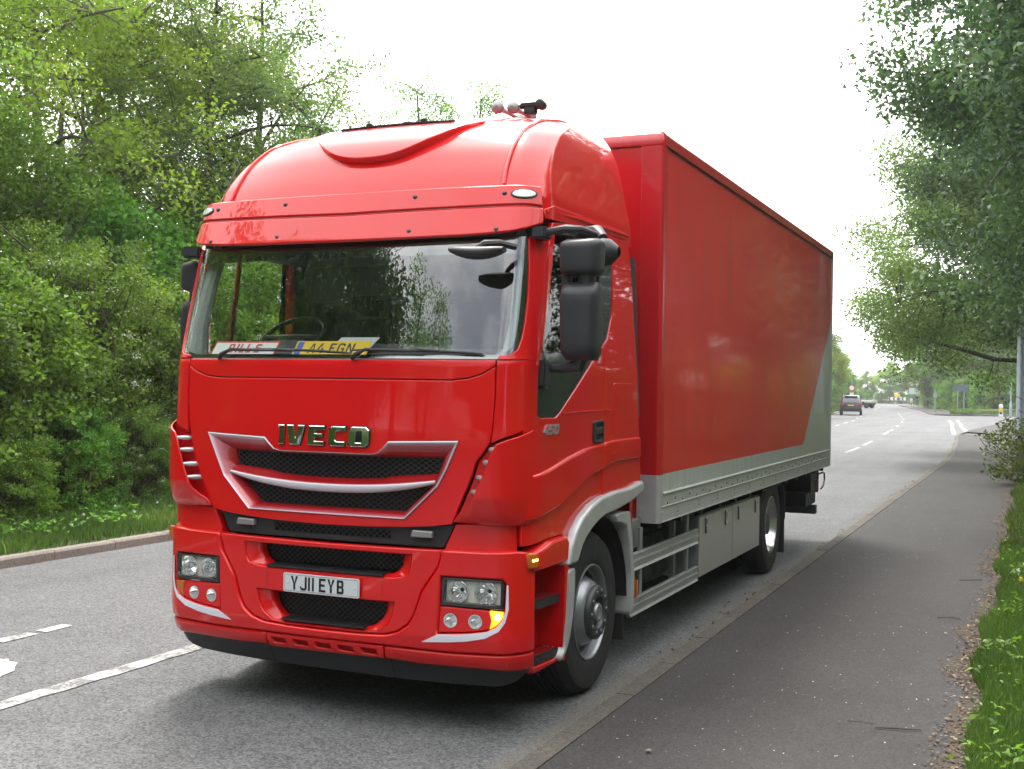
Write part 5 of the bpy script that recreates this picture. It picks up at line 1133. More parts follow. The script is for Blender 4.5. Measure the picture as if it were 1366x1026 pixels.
def worn_paint():
    m, n, l, b = nodes('worn_road_paint'); t = n.new('ShaderNodeTexCoord')
    q = n.new('ShaderNodeTexNoise'); q.inputs['Scale'].default_value = 45; q.inputs['Detail'].default_value = 6; q.inputs['Roughness'].default_value = .75; l.new(t.outputs['Object'], q.inputs['Vector'])
    q2 = n.new('ShaderNodeTexNoise'); q2.inputs['Scale'].default_value = 3; l.new(t.outputs['Object'], q2.inputs['Vector'])
    ad = n.new('ShaderNodeMath'); ad.operation = 'ADD'; l.new(q.outputs['Fac'], ad.inputs[0]); l.new(q2.outputs['Fac'], ad.inputs[1])
    r_ = n.new('ShaderNodeMapRange'); r_.inputs[1].default_value = .86; r_.inputs[2].default_value = 1.0; l.new(ad.outputs[0], r_.inputs[0])
    mc = n.new('ShaderNodeMixRGB'); mc.inputs[1].default_value = (.13, .13, .13, 1); mc.inputs[2].default_value = (.46, .46, .44, 1); l.new(r_.outputs[0], mc.inputs[0])
    l.new(mc.outputs[0], b.inputs['Base Color']); b.inputs['Roughness'].default_value = .7
    bp = n.new('ShaderNodeBump'); bp.inputs['Strength'].default_value = .5; bp.inputs['Distance'].default_value = .004; l.new(q.outputs['Fac'], bp.inputs['Height']); l.new(bp.outputs[0], b.inputs['Normal'])
    return m
M['paint'] = worn_paint()
# ---- ground and road
tri_sheet('ground', [[(-1500, -600), (1500, -600)], [(-1500, 2500), (1500, 2500)]], M['turf'], z=-.06)
yy = np.r_[np.arange(-60, 30, 3), np.arange(30, 230, 4)]
tri_sheet('road', [[(XL(y)-.4, y), (XL(y)*.5+.5*XR(y), y), (XR(y)+.6 if y < 50 else XR(y)+6, y)] for y in yy], M['road'], z=0)
# side road turning off to the right beyond the pavement
tri_sheet('side_road', [[(-4.5, 103), (-.3, 56), (6, 90)], [(-2, 108), (8, 80), (14, 99)], [(3, 112), (25, 95), (25, 100)], [(40, 118), (40, 95), (40, 100)]], M['road'], z=.003) if False else None
mb = MB(); mb.add([(-.2, 52, .004), (1.2, 52, .004), (1.35, 68, .004), (2.3, 79, .004), (3.5, 90, .004), (6.5, 97, .004), (12, 100.5, .004), (60, 104, .004), (60, 116, .004), (3, 111.5, .004), (-1, 108, .004), (-3.5, 107, .004), (-5.2, 112, .004), (-4.5, 104, .004), (-2.5, 85, .004), (-.7, 65, .004)], [tuple(range(16))])
o = mb.build('side_road', M['road'], None, False, None); o['kind'] = 'structure'
# roundabout apron at the end
mb = MB(); mb.add([(-34, 196, .002), (-8, 190, .002), (20, 205, .002), (20, 222, .002), (-40, 225, .002)], [(0, 1, 2, 3, 4)]); o = mb.build('roundabout_road', M['road'], None, False, None); o['kind'] = 'structure'
# ---- kerbs and pavement (near right)
R1 = [(1.42, y) for y in np.arange(-30, 31, 2.)]+[(XR(y), y) for y in (33, 36, 38, 42, 46, 50)]+[(.42, 53), (.5, 57), (.95, 68), (1.9, 79), (3.1, 90), (6.2, 98), (12, 102), (30, 104), (60, 105)]
def offset_line(P, d):
    P = np.array(P, float); T_ = np.gradient(P, axis=0); T_ /= np.linalg.norm(T_, axis=1)[:, None]; return P+np.stack([T_[:, 1], -T_[:, 0]], 1)*d
def kerb(name, P, wd, h, mt, sgn=1, stone=.914, jit=.0):
    P = np.array(P, float); s_ = np.r_[0, np.cumsum(np.hypot(*np.diff(P, axis=0).T))]; mb = MB(); n = int(s_[-1]/stone)
    Q = offset_line(P, wd*sgn)
    for i in range(n):
        g = .006 if i < 80 else 0
        a, b = i*stone+g, (i+1)*stone-g
        pa, pb = [np.array([np.interp(t, s_, P[:, k]) for k in (0, 1)]) for t in (a, b)]; qa, qb = [np.array([np.interp(t, s_, Q[:, k]) for k in (0, 1)]) for t in (a, b)]
        ha = h+random.uniform(-jit, jit); c_ = .02
        ia, ib = pa+(qa-pa)*c_/wd, pb+(qb-pb)*c_/wd
        mb.add([(*pa, -.02), (*pb, -.02), (*pa, ha-.022), (*pb, ha-.022), (*ia, ha), (*ib, ha), (*qa, ha), (*qb, ha), (*qa, -.02), (*qb, -.02)], [(0, 1, 3, 2), (2, 3, 5, 4), (4, 5, 7, 6), (6, 7, 9, 8), (0, 2, 4, 6, 8), (1, 9, 7, 5, 3)])
    o = mb.build(name, mt, None, False, None); o['kind'] = 'structure'; return o
kerb('kerb', R1, .14, .078, M['kerb_r'], 1, jit=.002)
# dusty gutter strip against the kerb
G = [(x-.22, y) for x, y in R1 if y < 50]
tri_sheet('gutter', [[(x-.17+.02*math.sin(y*3.1)+.012*math.sin(y*11), y), (x+.02, y)] for x, y in [(float(np.interp(y, [p[1] for p in R1[:37]], [p[0] for p in R1[:37]])), y) for y in np.arange(-12, 50, .5)]], M['gutter'], z=.004)
inn = offset_line(R1, .145)
def outer_x(y): return 3.47
rows = []
for (x, y) in inn:
    if y <= 54: rows.append([(x, y, .074), (x*.5+1.73, y, .08), (3.46, y, .074)])
tri_sheet('pavement', rows, M['pave'])
mb = MB(); pts = [(x, y, .072) for x, y in inn if 53.5 <= y <= 92]+[(7, 93, .072), (7, 88, .072), (3.46, 84, .072), (3.46, 53.5, .072)]; mb.add(pts, [tuple(range(len(pts)))]); o = mb.build('pavement', M['pave'], None, False, None); o['kind'] = 'structure'
# concrete strip behind the kerb (haunch showing)
# right verge
vy = np.arange(-30, 88, 1.)
tri_sheet('verge', [[(3.42+.03*math.sin(y*1.7), y, .07), (3.7, y, .11), (5, y, .16), (9, y, .35), (40, y, .8)] for y in vy], M['turf'])
# far right island: pavement and grass beyond the side road
R2 = [(60, 117), (30, 116), (12, 113.2), (3, 111.2), (-.5, 107.6), (-2.2, 106.2), (-3.6, 105.6), (-4.6, 106.8), (-5.4, 112), (-6.6, 122), (-8.4, 136.3), (-10.4, 150), (-12.6, 165.5), (-14.4, 177), (-16, 187)]
kerb('kerb', R2, .14, .11, M['kerb_r'], 1, 2.)
isl = offset_line(R2, .14); isl2 = offset_line(R2, 2.3); isl3 = offset_line(R2, 60)
tri_sheet('pavement', [[(a[0], a[1], .108), (b[0], b[1], .108)] for a, b in zip(isl, isl2)], M['pave'])
tri_sheet('verge', [[(b[0], b[1], .12), (b[0]+.6, b[1]+3, .35), (b[0]+14, b[1]+22, 1.0), (b[0]+50, b[1]+60, 1.2)] for b in isl2], M['turf'])
# left kerb and verge
L1 = [(XL(y), y) for y in np.r_[np.arange(-30, 40, 2.), np.arange(40, 216, 6.)]]
kerb('kerb', L1, .14, .105, M['kerb_l'], -1, jit=.003)
li = offset_line(L1, -.14)
tri_sheet('verge', [[(x, y, .10), (x-.8, y, .15), (x-2.0, y, .25), (x-6, y, .5), (x-60, y, 1.2)] for x, y in li], M['turf'])
# ---- markings
def mark(name, P, wd, z=.006, jag=0.):
    P = np.array(P, float); s_ = np.r_[0, np.cumsum(np.hypot(*np.diff(P, axis=0).T))]; n = max(2, int(s_[-1]/.12)) if s_[-1] < 30 else max(2, int(s_[-1]/.5)); t = np.linspace(0, s_[-1], n); X = np.interp(t, s_, P[:, 0]); Y = np.interp(t, s_, P[:, 1])
    Q = np.stack([X, Y], 1); a = offset_line(Q, -wd/2); b = offset_line(Q, wd/2); V = []
    for p, q in zip(a, b): V += [(p[0]+random.uniform(-jag, jag), p[1], z), (q[0]+random.uniform(-jag, jag), q[1], z)]
    o = mk(name, V, [(2*i, 2*i+1, 2*i+3, 2*i+2) for i in range(n-1)], M['paint'], None, False); o['kind'] = 'structure'; return o
XC = path([(-40, -1.86), (33, -1.80), (37.3, -1.94), (43.4, -2.24), (51.4, -2.71), (57, -3.05), (60, -3.2), (68.6, -3.8), (76.8, -4.44), (85, -5.1), (110, -8), (150, -12.6)])
XC2 = path([(-40, -3.2), (10, -3.22), (30, -4.2), (61, -6.6), (66.7, -7.0), (73, -7.4), (79, -7.8), (110, -11), (159, -15.4)])
def seg(f, a, b): return [(f(y), y) for y in np.linspace(a, b, max(2, int((b-a)/1.5)+1))]
mark('centre_line', seg(XC, -1.6, 2.6), .145, jag=.009); mark('centre_line', seg(XC, -12, -3.6), .13)
for a in (5, 9, 13, 17, 21, 25): mark('centre_line', seg(XC, a, a+2), .12)
for a, b in ((33.3, 37.3), (39.3, 43.4), (51.4, 56), (57.4, 60.1), (66, 68.6), (76.8, 80), (85, 88), (94, 97), (103, 106), (112, 115)): mark('centre_line', seg(XC, a, b), .11)
for a, b in ((.6, .94), (1.02, 1.3), (-2, .45)): mark('lane_line', seg(XC2, a, b), .11, jag=.012)
for a, b in ((58, 61), (64, 66.7), (70, 73), (76, 79), (84, 87), (93, 96), (134, 159)): mark('lane_line', seg(XC2, a, b), .11)
mb = MB(); mb.add([(-2.80, .20, .006), (-2.72, .25, .006), (-2.66, .20, .006), (-2.58, .20, .006), (-2.50, .10, .006), (-2.42, .02, .006), (-2.38, -.12, .006), (-2.28, -.3, .006), (-2.9, -.3, .006)], [tuple(range(9))]); o = mb.build('turn_arrow', M['paint'], None, False, None); o['kind'] = 'structure'
for P in ([(.2, 54.5), (-.62, 66.5)], [(-.75, 68.5), (-1.1, 74.5)], [(-1.2, 76.5), (-2.05, 86)], [(.62, 58.5), (-.1, 67)], [(-.25, 69), (-.7, 76)], [(-.85, 78), (-1.6, 88)]): mark('give_way_line', P, .2)

# ================================================================== FOLIAGE
def leafmat(name, c1, c2, c3=None, tr=.35):
    m, n, l, b = nodes(name)
    a = n.new('ShaderNodeAttribute'); a.attribute_name = 'var'; oi = n.new('ShaderNodeObjectInfo')
    r_ = n.new('ShaderNodeValToRGB'); e = r_.color_ramp.elements; e[0].position = 0; e[0].color = (*c1, 1); e[1].position = .85; e[1].color = (*c2, 1)
    if c3: e3 = r_.color_ramp.elements.new(1); e3.color = (*c3, 1)
    l.new(a.outputs['Fac'], r_.inputs[0])
    hs = n.new('ShaderNodeHueSaturation'); mr_ = n.new('ShaderNodeMapRange'); mr_.inputs[3].default_value = .47; mr_.inputs[4].default_value = .52; l.new(oi.outputs['Random'], mr_.inputs[0]); l.new(mr_.outputs[0], hs.inputs['Hue'])
    mr2 = n.new('ShaderNodeMapRange'); mr2.inputs[3].default_value = .85; mr2.inputs[4].default_value = 1.2; l.new(oi.outputs['Random'], mr2.inputs[0]); l.new(mr2.outputs[0], hs.inputs['Value'])
    l.new(r_.outputs[0], hs.inputs['Color']); l.new(hs.outputs[0], b.inputs['Base Color'])
    b.inputs['Roughness'].default_value = .5; b.inputs['Specular IOR Level'].default_value = .4
    tl = n.new('ShaderNodeBsdfTranslucent'); br = n.new('ShaderNodeVectorMath'); br.operation = 'MULTIPLY'; br.inputs[1].default_value = (1.15, 1.25, .55); l.new(hs.outputs[0], br.inputs[0]); l.new(br.outputs[0], tl.inputs[0])
    mx_ = n.new('ShaderNodeMixShader'); mx_.inputs[0].default_value = tr; l.new(b.outputs[0], mx_.inputs[1]); l.new(tl.outputs[0], mx_.inputs[2]); l.new(mx_.outputs[0], n['Material Output'].inputs[0])
    return m
LM = {
 'mid': leafmat('leaf_mid_green', (.10, .19, .035), (.25, .42, .07), (.40, .50, .12), .5),
 'yellow': leafmat('leaf_yellow_green', (.16, .26, .045), (.35, .49, .10), (.50, .58, .18), .5),
 'dark': leafmat('leaf_shade_green', (.055, .10, .06), (.13, .21, .115), (.22, .30, .17), .40),  # dark bluish tones carry backlit shade and haze in the leaf colour
 'hedge': leafmat('leaf_hedge_green', (.08, .165, .03), (.20, .41, .07), (.36, .52, .12), .45),
 'bronze': leafmat('leaf_bronze_green', (.10, .17, .035), (.22, .37, .07), (.34, .38, .12), .44),
 'cool': leafmat('leaf_cool_green', (.10, .18, .07), (.24, .37, .14), (.36, .46, .22), .48),
 'bramble': leafmat('leaf_bramble', (.07, .11, .02), (.18, .25, .04), (.33, .30, .08), .35)}
M['bark'] = mat('bark', (.085, .072, .058), .9, var=.35, vs=9, bump=.8, bs=30)
M['bark_pale'] = mat('pale_bark', (.16, .145, .12), .9, var=.35, vs=9, bump=.8, bs=30)
M['flower'] = mat('white_blossom', (.75, .76, .70), .7)
M['yellow_flower'] = mat('yellow_flower', (.8, .6, .02), .7)
def leaves_mesh(name, P, size, mt, up_bias=.5, aspect=.62, fold=.18, r_=None):
    "one rhombic folded leaf at every point; P: n x 3"
    g = r_ or rng; n = len(P); size = np.asarray(size) if hasattr(size, '__len__') else np.full(n, size)
    sz = size*g.uniform(.6, 1.25, n)
    nrm = g.normal(size=(n, 3)); nrm[:, 2] += up_bias*2; nrm /= np.linalg.norm(nrm, axis=1)[:, None]
    a = g.normal(size=(n, 3)); a[:, 2] -= .35; a -= nrm*(a*nrm).sum(1)[:, None]; a /= np.linalg.norm(a, axis=1)[:, None]+1e-9; b = np.cross(nrm, a)
    L = sz[:, None]; W = L*aspect
    base = P-a*L*.5; tip = P+a*L*.5; l_ = P-a*L*.05+b*W*.5+nrm*L*fold; r2_ = P-a*L*.05-b*W*.5+nrm*L*fold
    V = np.stack([base, r2_, tip, l_], 1).reshape(-1, 3).astype(np.float32)
    me = bpy.data.meshes.new(name); me.vertices.add(4*n); me.vertices.foreach_set('co', V.ravel())
    me.loops.add(4*n); me.polygons.add(n)
    me.loops.foreach_set('vertex_index', np.arange(4*n, dtype=np.int32)); me.polygons.foreach_set('loop_start', np.arange(0, 4*n, 4, dtype=np.int32))
    me.polygons.foreach_set('loop_total', np.full(n, 4, np.int32)); me.update(calc_edges=True)
    at = me.attributes.new('var', 'FLOAT', 'FACE')
    return me, at, n
def crown_mesh(name, clusters, per, spread, size, mt, seed, var_by_cluster=True, **kw):
    g = np.random.default_rng(seed); C_ = np.asarray(clusters, float); n = len(C_)
    idx = g.integers(0, n, per*n); sp = np.asarray(spread) if hasattr(spread, '__len__') else np.full(n, spread)
    u = g.normal(size=(len(idx), 3)); u /= np.linalg.norm(u, axis=1)[:, None]; rad = g.uniform(.1, 1, len(idx))**.6
    P = C_[idx]+u*(rad*sp[idx])[:, None]*np.array([1, 1, .72])
    me, at, m = leaves_mesh(name, P, size, mt, r_=g, **kw)
    cv = g.uniform(0, .75, n)
    at.data.foreach_set('value', np.clip(cv[idx]+g.normal(0, .16, m), 0, 1).astype(np.float32)); me.materials.append(mt); return me
def limb(mb, a, b, ra, rb, g, seg_=5, sag=.12, n=6):
    a, b = np.array(a, float), np.array(b, float); d = b-a; L = np.linalg.norm(d); pts = []
    off = g.normal(size=3)*L*sag*.5; off[2] += L*sag*.5
    for t in np.linspace(0, 1, seg_+1): pts.append(a+d*t+off*math.sin(math.pi*t)+g.normal(size=3)*L*.012*(0 < t < 1))
    mb.tube(pts, [ra+(rb-ra)*t for t in np.linspace(0, 1, seg_+1)], n, False); return pts
def tree_meshes(name, seed, H, crown_c, crown_r, base_h, leaf, per, ncl, mt, trunk_r=.16, spread=.55, trunks=1, nl=11, lean=(0, 0), shell=.5, bark='bark', **kw):
    "returns trunk mesh, crown mesh; crown_c: centre of the crown ellipsoid, crown_r: radii"
    g = np.random.default_rng(seed); cc_, cr_ = np.array(crown_c, float), np.array(crown_r, float)
    mb = MB(); joints = []
    for k in range(trunks):
        off = g.normal(size=2)*.35*(k > 0); top = np.array([lean[0]+off[0]*4, lean[1]+off[1]*4, H*(.94 if k == 0 else g.uniform(.7, .9))])
        pts = []
        for t in np.linspace(0, 1, 12): pts.append(np.array([off[0], off[1], 0])*(1-t)+top*t+np.array([math.sin(t*5+seed+k), math.cos(t*4+seed), 0])*.14*t*(H/8))
        rr = [trunk_r*(1-.9*t)**.9*(1+.5*math.exp(-t*25)) for t in np.linspace(0, 1, 12)]; mb.tube(pts, rr, 9, False)
        joints += [(p, r__) for p, r__ in zip(pts[2:], rr[2:])]
    L = []
    for i in range(nl*trunks):
        u = g.normal(size=3); u /= np.linalg.norm(u); tgt = cc_+u*cr_*g.uniform(.45, .8); 
        j = [q for q in joints if q[0][2] < tgt[2]+.2 and q[0][2] > base_h*.7] or joints[3:6]
        p, r__ = min(j, key=lambda q: np.linalg.norm(q[0]-tgt)+.6*abs(tgt[2]-q[0][2]-.25*np.linalg.norm((q[0]-tgt)[:2])))
        pts = limb(mb, p, tgt, r__*.55+.01, .02, g); L += [(q, .03) for q in pts[1:]]
    L += [(p, r__) for p, r__ in joints if p[2] > base_h]
    LP = np.array([q[0] for q in L]); cl = []
    tries = 0
    while len(cl) < ncl and tries < ncl*20:
        tries += 1
        u = g.normal(size=3); u /= np.linalg.norm(u); q = cc_+u*cr_*g.uniform(shell, 1.0)**.7
        if q[2] < base_h*.6: continue
        # lumpy outline
        if math.sin(q[0]*1.9+seed)+math.sin(q[1]*1.7+seed*2)+math.sin(q[2]*2.1+seed*3) < -1.25: continue
        cl.append(q)
    tips = []
    for q in cl:
        k = np.argmin(np.linalg.norm(LP-q, axis=1)); pts = limb(mb, LP[k], q, .022, .007, g, 3, .1, 4); tips.append(q)
        tips.append(pts[2])
    for p, r__ in joints:
        if p[2] > cc_[2]+cr_[2]*.35: tips += [np.array(p)+g.normal(size=3)*.3 for _ in range(4)]
    tm = bpy.data.meshes.new(name+'_trunk'); tm.from_pydata([tuple(map(float, v)) for v in mb.V], [], mb.F); tm.materials.append(M[bark]); tm.shade_smooth()
    cm = crown_mesh(name+'_crown', tips, per//2, spread, leaf, mt, seed+50, **kw)
    return tm, cm
def place_tree(name, tm, cm, loc, rz=0, s=1., label=None, cat='tree', group=None, sz=None):
    t = thing(name, label, cat, loc, rz, group); t.scale = (s, s, sz or s)
    a = bpy.data.objects.new('trunk', tm); C.objects.link(a); a.parent = t
    b = bpy.data.objects.new('crown', cm); C.objects.link(b); b.parent = t
    return t
# species meshes
TA = tree_meshes('ash', 3, 11.5, (0, 0, 6.6), (3.2, 3.2, 4.9), 1.0, .105, 170, 130, LM['yellow'], .15, .62, trunks=2, nl=12, bark='bark_pale', shell=.25)
TB = tree_meshes('maple', 11, 10.5, (0, 0, 5.6), (3.3, 3.3, 4.7), .8, .10, 185, 140, LM['mid'], .17, .62, trunks=2, nl=12, shell=.3)
TC = tree_meshes('alder', 23, 12.5, (0, 0, 7.5), (3.4, 3.4, 5.1), 2.4,   .095, 190, 190, LM['cool'], .19, .55, trunks=1, nl=20, shell=.2)
TD = tree_meshes('oak', 31, 13, (0, 0, 6.8), (5.0, 5.0, 6.0), 1.0, .15, 420, 200, LM['dark'], .3, .9, trunks=1, nl=18, shell=.35)
TE = tree_meshes('field_maple', 37, 12, (0, 0, 6.6), (4.8, 4.8, 5.2), 1.5, .17, 380, 160, LM['mid'], .28, .95, trunks=2, nl=14, shell=.35)
TF = tree_meshes('willow', 41, 12, (0, 0, 6.6), (4.8, 4.8, 5.2), 1.5, .17, 380, 160, LM['yellow'], .28, .95, trunks=2, nl=14, shell=.35)
# ---- hedge bushes on the left bank
def bush_meshes(name, seed, rx, ry, H, leaf, n_cl, per, mt, spread=.30, flowers=0, **kw):
    g = np.random.default_rng(seed); cl = []; mb = MB()
    for i in range(n_cl):
        u = g.normal(size=3); u[2] = abs(u[2])*1.1-.25*(g.random() < .6); u /= np.linalg.norm(u); k = g.uniform(.35, 1)**.45
        q0 = 1
        k *= 1+(.28*g.random() if g.random() < .14 else 0)
        k *= 1+.10*math.sin(u[0]*5+seed)+.08*math.sin(u[2]*7+seed*2)+.06*math.sin(u[1]*9+seed)
        zq = H*.42+H*.56*u[2]*k
        if g.random() < .32: zq = g.uniform(.05, 1.0)
        q = np.array([rx*u[0]*k*(1.04 if zq < 1 else 1), ry*u[1]*k, zq]); 
        if q[2] < .06: q[2] = g.uniform(.06, .3)
        cl.append(q)
    for q in cl[::3]:
        b0 = np.array([q[0]*.15, q[1]*.15, 0.]); limb(mb, b0, q, .02, .006, g, 4, .15, 4)
    tm = bpy.data.meshes.new(name+'_stems'); tm.from_pydata([tuple(map(float, v)) for v in mb.V], [], mb.F); tm.materials.append(M['bark'])
    cm = crown_mesh(name+'_leaves', cl, per, spread, leaf, mt, seed+9, **kw)
    fm = None
    if flowers:
        ids = [i for i, q in enumerate(cl) if q[0] > rx*.2]; g.shuffle(ids); P = []
        for i in ids[:flowers]:
            c0 = cl[i]*np.array([1.06, 1.06, 1.02]); P += [c0+g.normal(size=3)*.045*np.array([1, 1, .5]) for _ in range(26)]
        fm, at, m = leaves_mesh(name+'_blossom', np.array(P), .035, None, aspect=.9, fold=.05, r_=g); fm.materials.append(M['flower'])
    return tm, cm, fm
BU = [bush_meshes('hawthorn', 5, 1.7, 1.7, 4.2, .062, 300, 130, LM['bronze'], .30, flowers=30),
      bush_meshes('hazel', 6, 1.6, 1.7, 3.7, .088, 280, 92, LM['hedge'], .32, flowers=7),
      bush_meshes('dogwood', 7, 1.6, 1.6, 3.9, .078, 280, 105, LM['hedge'], .30, flowers=34),
      bush_meshes('elder', 8, 1.6, 1.7, 3.5, .098, 260, 92, LM['mid'], .34, flowers=9)]
def place_bush(k, loc, rz, s, label, group=None, cat='bush', name='hedge_bush'):
    tm, cm, fm = BU[k]; t = thing(name, label, cat, loc, rz, group); t.scale = (s, s, s)
    for nm, me in (('stems', tm), ('foliage', cm), ('blossom', fm)):
        if me: a = bpy.data.objects.new(nm, me); C.objects.link(a); a.parent = t
    return t
# (type, x, y, scale, rotation, label)
bl_ = [(1, -8.75, 4.2, .92, .3, 'broad leaved hazel bush at the left edge behind the kerb'),
       (3, -8.9, 5.9, .90, 1.1, 'pale leafy bush low over the left grass verge'),
       (0, -9.3, 7.3, .98, .1, 'bronze tinted hawthorn bush with white blossom left of the lorry'),
       (1, -8.85, 8.7, .88, 2.2, 'bright hazel bush beside the lorry cab on the left verge'),
       (2, -9.2, 10.2, .95, .8, 'dogwood bush behind the cab with scattered white blossom')]
for k, x_, y_, s_, rz_, lb in bl_: place_bush(k, (x_, y_, .2), rz_, s_, lb)
for i, (x_, y_, s_, lb) in enumerate([(-7.75, 3.6, .40, 'low leafy clump at the foot of the hedge, leftmost of its row'), (-7.8, 4.9, .36, 'second low leafy clump from the left at the foot of the hedge'), (-7.9, 6.1, .42, 'third low leafy clump from the left at the foot of the hedge'), (-8.0, 7.4, .40, 'fourth low leafy clump from the left at the foot of the hedge'), (-8.0, 8.7, .42, 'low leafy clump at the foot of the hedge nearest the lorry')]): place_bush((1, 3, 2, 0, 1)[i], (x_, y_, .05), i*1.9, s_, lb, cat='low bush', name='low_bush')
g_ = 'hedge bushes along the left verge behind the lorry'
for i, y_ in enumerate(np.arange(-14, 2.9, 2.0)): place_bush((i*3+2) % 4, (-8.8-.3*(i % 2), y_, .2), i*1.3, 1.0, 'dense green hedge bush on the left verge', 'hedge bushes beside the left road')
for i, y_ in enumerate(np.r_[np.arange(11.8, 34, 1.9), np.arange(36, 62, 3.4)]): place_bush((i*3+1) % 4, (XL(y_)-2.9-.3*(i % 2), y_, .2), i*1.7, 1.05, 'dense green hedge bush seen through the cab windows', g_)
# second row, taller, behind
for i, (x_, y_, s_, lb) in enumerate([(-10.3, 4.3, 1.22, 'tall shrub with white blossom at the far left edge'), (-11.6, 7.4, 1.5, 'tall hawthorn shrub behind the hedge left of the cab'), (-11.2, 10.6, 1.4, 'tall shrub behind the hedge beside the cab pillar')]): place_bush((2, 0, 1)[i], (x_, y_, .3), (.0, 2.1, 4.2)[i], s_, lb, cat='shrub', name='tall_shrub')
for i, y_ in enumerate(np.arange(13.5, 40, 3.2)): place_bush((i+1) % 4, (-11.8+.4*(i % 2), y_, .3), i*2.3, 1.45, 'tall green shrub behind the hedge', 'tall shrubs behind the left hedge', 'shrub', 'tall_shrub')
# trees behind the hedge
tl_ = [(TA, -12.5, 4.2, .9, 0.4, 'young pale green ash tree at the far left edge'),
       (TB, -13.0, 6.8, .92, 1.3, 'green maple tree behind the left hedge'),
       (TA, -12.2, 9.6, .95, 2.6, 'pale yellow green ash tree with bare limbs left of the cab'),
       (TA, -12.8, 12.2, .98, 4.0, 'slim yellow green ash tree above the cab roof corner'),
       (TC, -12.6, 16.3, .93, 1.0, 'straight trunked alder standing directly above the cab roof'),
       (TC, -11.6, 13.6, .86, 2.4, 'second grey green alder left of the one above the cab roof'),
       (TC, -13.6, 25.6, .90, .3, 'thin tree top showing above the cab roof hatch'),
       (TC, -12.8, 28.4, .93, 1.9, 'thin tree top showing above the air horns'),
       (TC, -16.0, 15, 1.0, 2.0, 'tall thin alder in the second row on the left')]
for (tm, cm), x_, y_, s_, rz_, lb in tl_: place_tree('roadside_tree', tm, cm, (x_, y_, .3), rz_, s_, lb)
for i, (x_, y_, s_, T_, lb) in enumerate([(-9.8, -10.6, .98, TD, 'tall dark oak on the left bank behind the camera'), (-12.0, -8.4, 1.04, TE, 'tall maple on the left bank behind the camera'), (-10.4, -15.2, .95, TD, 'dark oak further back on the left bank'), (-8.1, -18.5, 1.12, TC, 'narrow alder far behind the camera on the left')]): place_tree('roadside_tree', *T_, (x_, y_, .2), i*1.4, s_, lb)
for i, (x_, y_) in enumerate([(-12.5, 1), (-13, -3), (-14, -13), (-14, -18)]): place_tree('roadside_tree', *(TA, TB, TC)[i % 3], (x_, y_, .3), i*1.1, 1., 'roadside tree on the left bank behind the camera', group='trees on the left bank beside the camera')
gb = 'left bank trees hidden behind the lorry'
for i, (x_, y_) in enumerate([(-15, 21), (-15.5, 33), (-14, 40), (-15, 48), (-16, 56)]): place_tree('roadside_tree', *(TC, TB, TC)[i % 3], (x_, y_, .3), i*1.7, (.62, .78, .7)[i % 3], 'small tree behind the lorry on the left bank', group=gb)
# left trees seen past the lorry's tail
for i, (x_, y_, s_, T_, lb) in enumerate([(-14.5, 84, .78, TE, 'blossoming tree at the tail of the lorry'), (-16.2, 101, .80, TE, 'green tree behind the grey car'), (-17.6, 117, .78, TE, 'bright green tree left of the speed sign'), (-19.6, 138, .72, TF, 'green tree behind the speed sign'), (-21.5, 160, .66, TE, 'small tree left of the roundabout')]):
    place_tree('far_tree', *T_, (x_, y_, .0), i*1.9, s_, lb)
for i, y_ in enumerate(np.arange(66, 185, 5.)): place_bush(i % 4, (XL(y_)-3.4, y_, .1), i*1.1, 1.15, 'leafy bush along the far left verge', 'bushes along the far left verge')
# roundabout greenery
for i, (x_, y_, s_, T_, lb) in enumerate([(-21.2, 224, .66, TF, 'round yellow green tree above the roundabout signs'), (-26, 229, .52, TF, 'left of two round trees behind the roundabout'), (-17.2, 226, .60, TF, 'yellow green tree right of the roundabout signs'), (-30.5, 236, .5, TE, 'small tree at the left end of the roundabout row'), (-12, 232, .8, TE, 'darker tree at the right of the roundabout row')]):
    place_tree('roundabout_tree', *T_, (x_, y_, 0), i*2.1, s_, lb)
for i, x_ in enumerate(np.arange(-36, -10, 1.9)): place_bush(i % 4, (x_, 221+(i % 2), 0), i*1.1, .62, 'low shrub on the roundabout', 'low shrubs on the roundabout')
# right side wood beyond the side road
rt = [(-8.6, 156, .98, TE, 'tall dark tree at the end of the right wood'), (-4.6, 146, 1.12, TE, 'tall bright green tree second in the right wood'), (-.6, 138, 1.12, TF, 'yellow green tree in the middle of the right wood'), (3.0, 131, 1.2, TE, 'broad green tree behind the side road'), (7.5, 127, 1.12, TD, 'dark broad tree behind the side road bollard'), (12, 125, 1.0, TE, 'green tree at the corner of the side road'), (17, 124, 1.1, TD, 'dark tree at the right edge beyond the side road')]
for i, (x_, y_, s_, T_, lb) in enumerate(rt): place_tree('wood_tree', *T_, (x_, y_, .4), i*2.3, s_, lb)
for i, (x_, y_) in enumerate([(-9.0, 166), (-8.0, 158), (-6.6, 150), (-5.2, 142), (-4.0, 136), (-2.6, 131), (-1.0, 127.5), (.8, 125), (2.8, 123.5), (4.8, 122.5), (7, 122), (9.2, 121.5), (11.5, 121), (14, 121), (17, 121)]): place_bush((i*2+1) % 4 if i % 3 else 3, (x_, y_, .2), i*1.7, 1.15, 'dark undergrowth bush at the foot of the right wood', 'undergrowth bushes at the foot of the right wood')
for i, (x_, y_) in enumerate([(24, 128), (32, 130), (22, 142), (8, 146), (0, 155), (-4, 168)]): place_tree('wood_tree', *(TE, TD)[i % 2], (x_, y_, .6), i*2.3, 1.1, 'tree deep in the right wood', group='trees deep in the right wood')
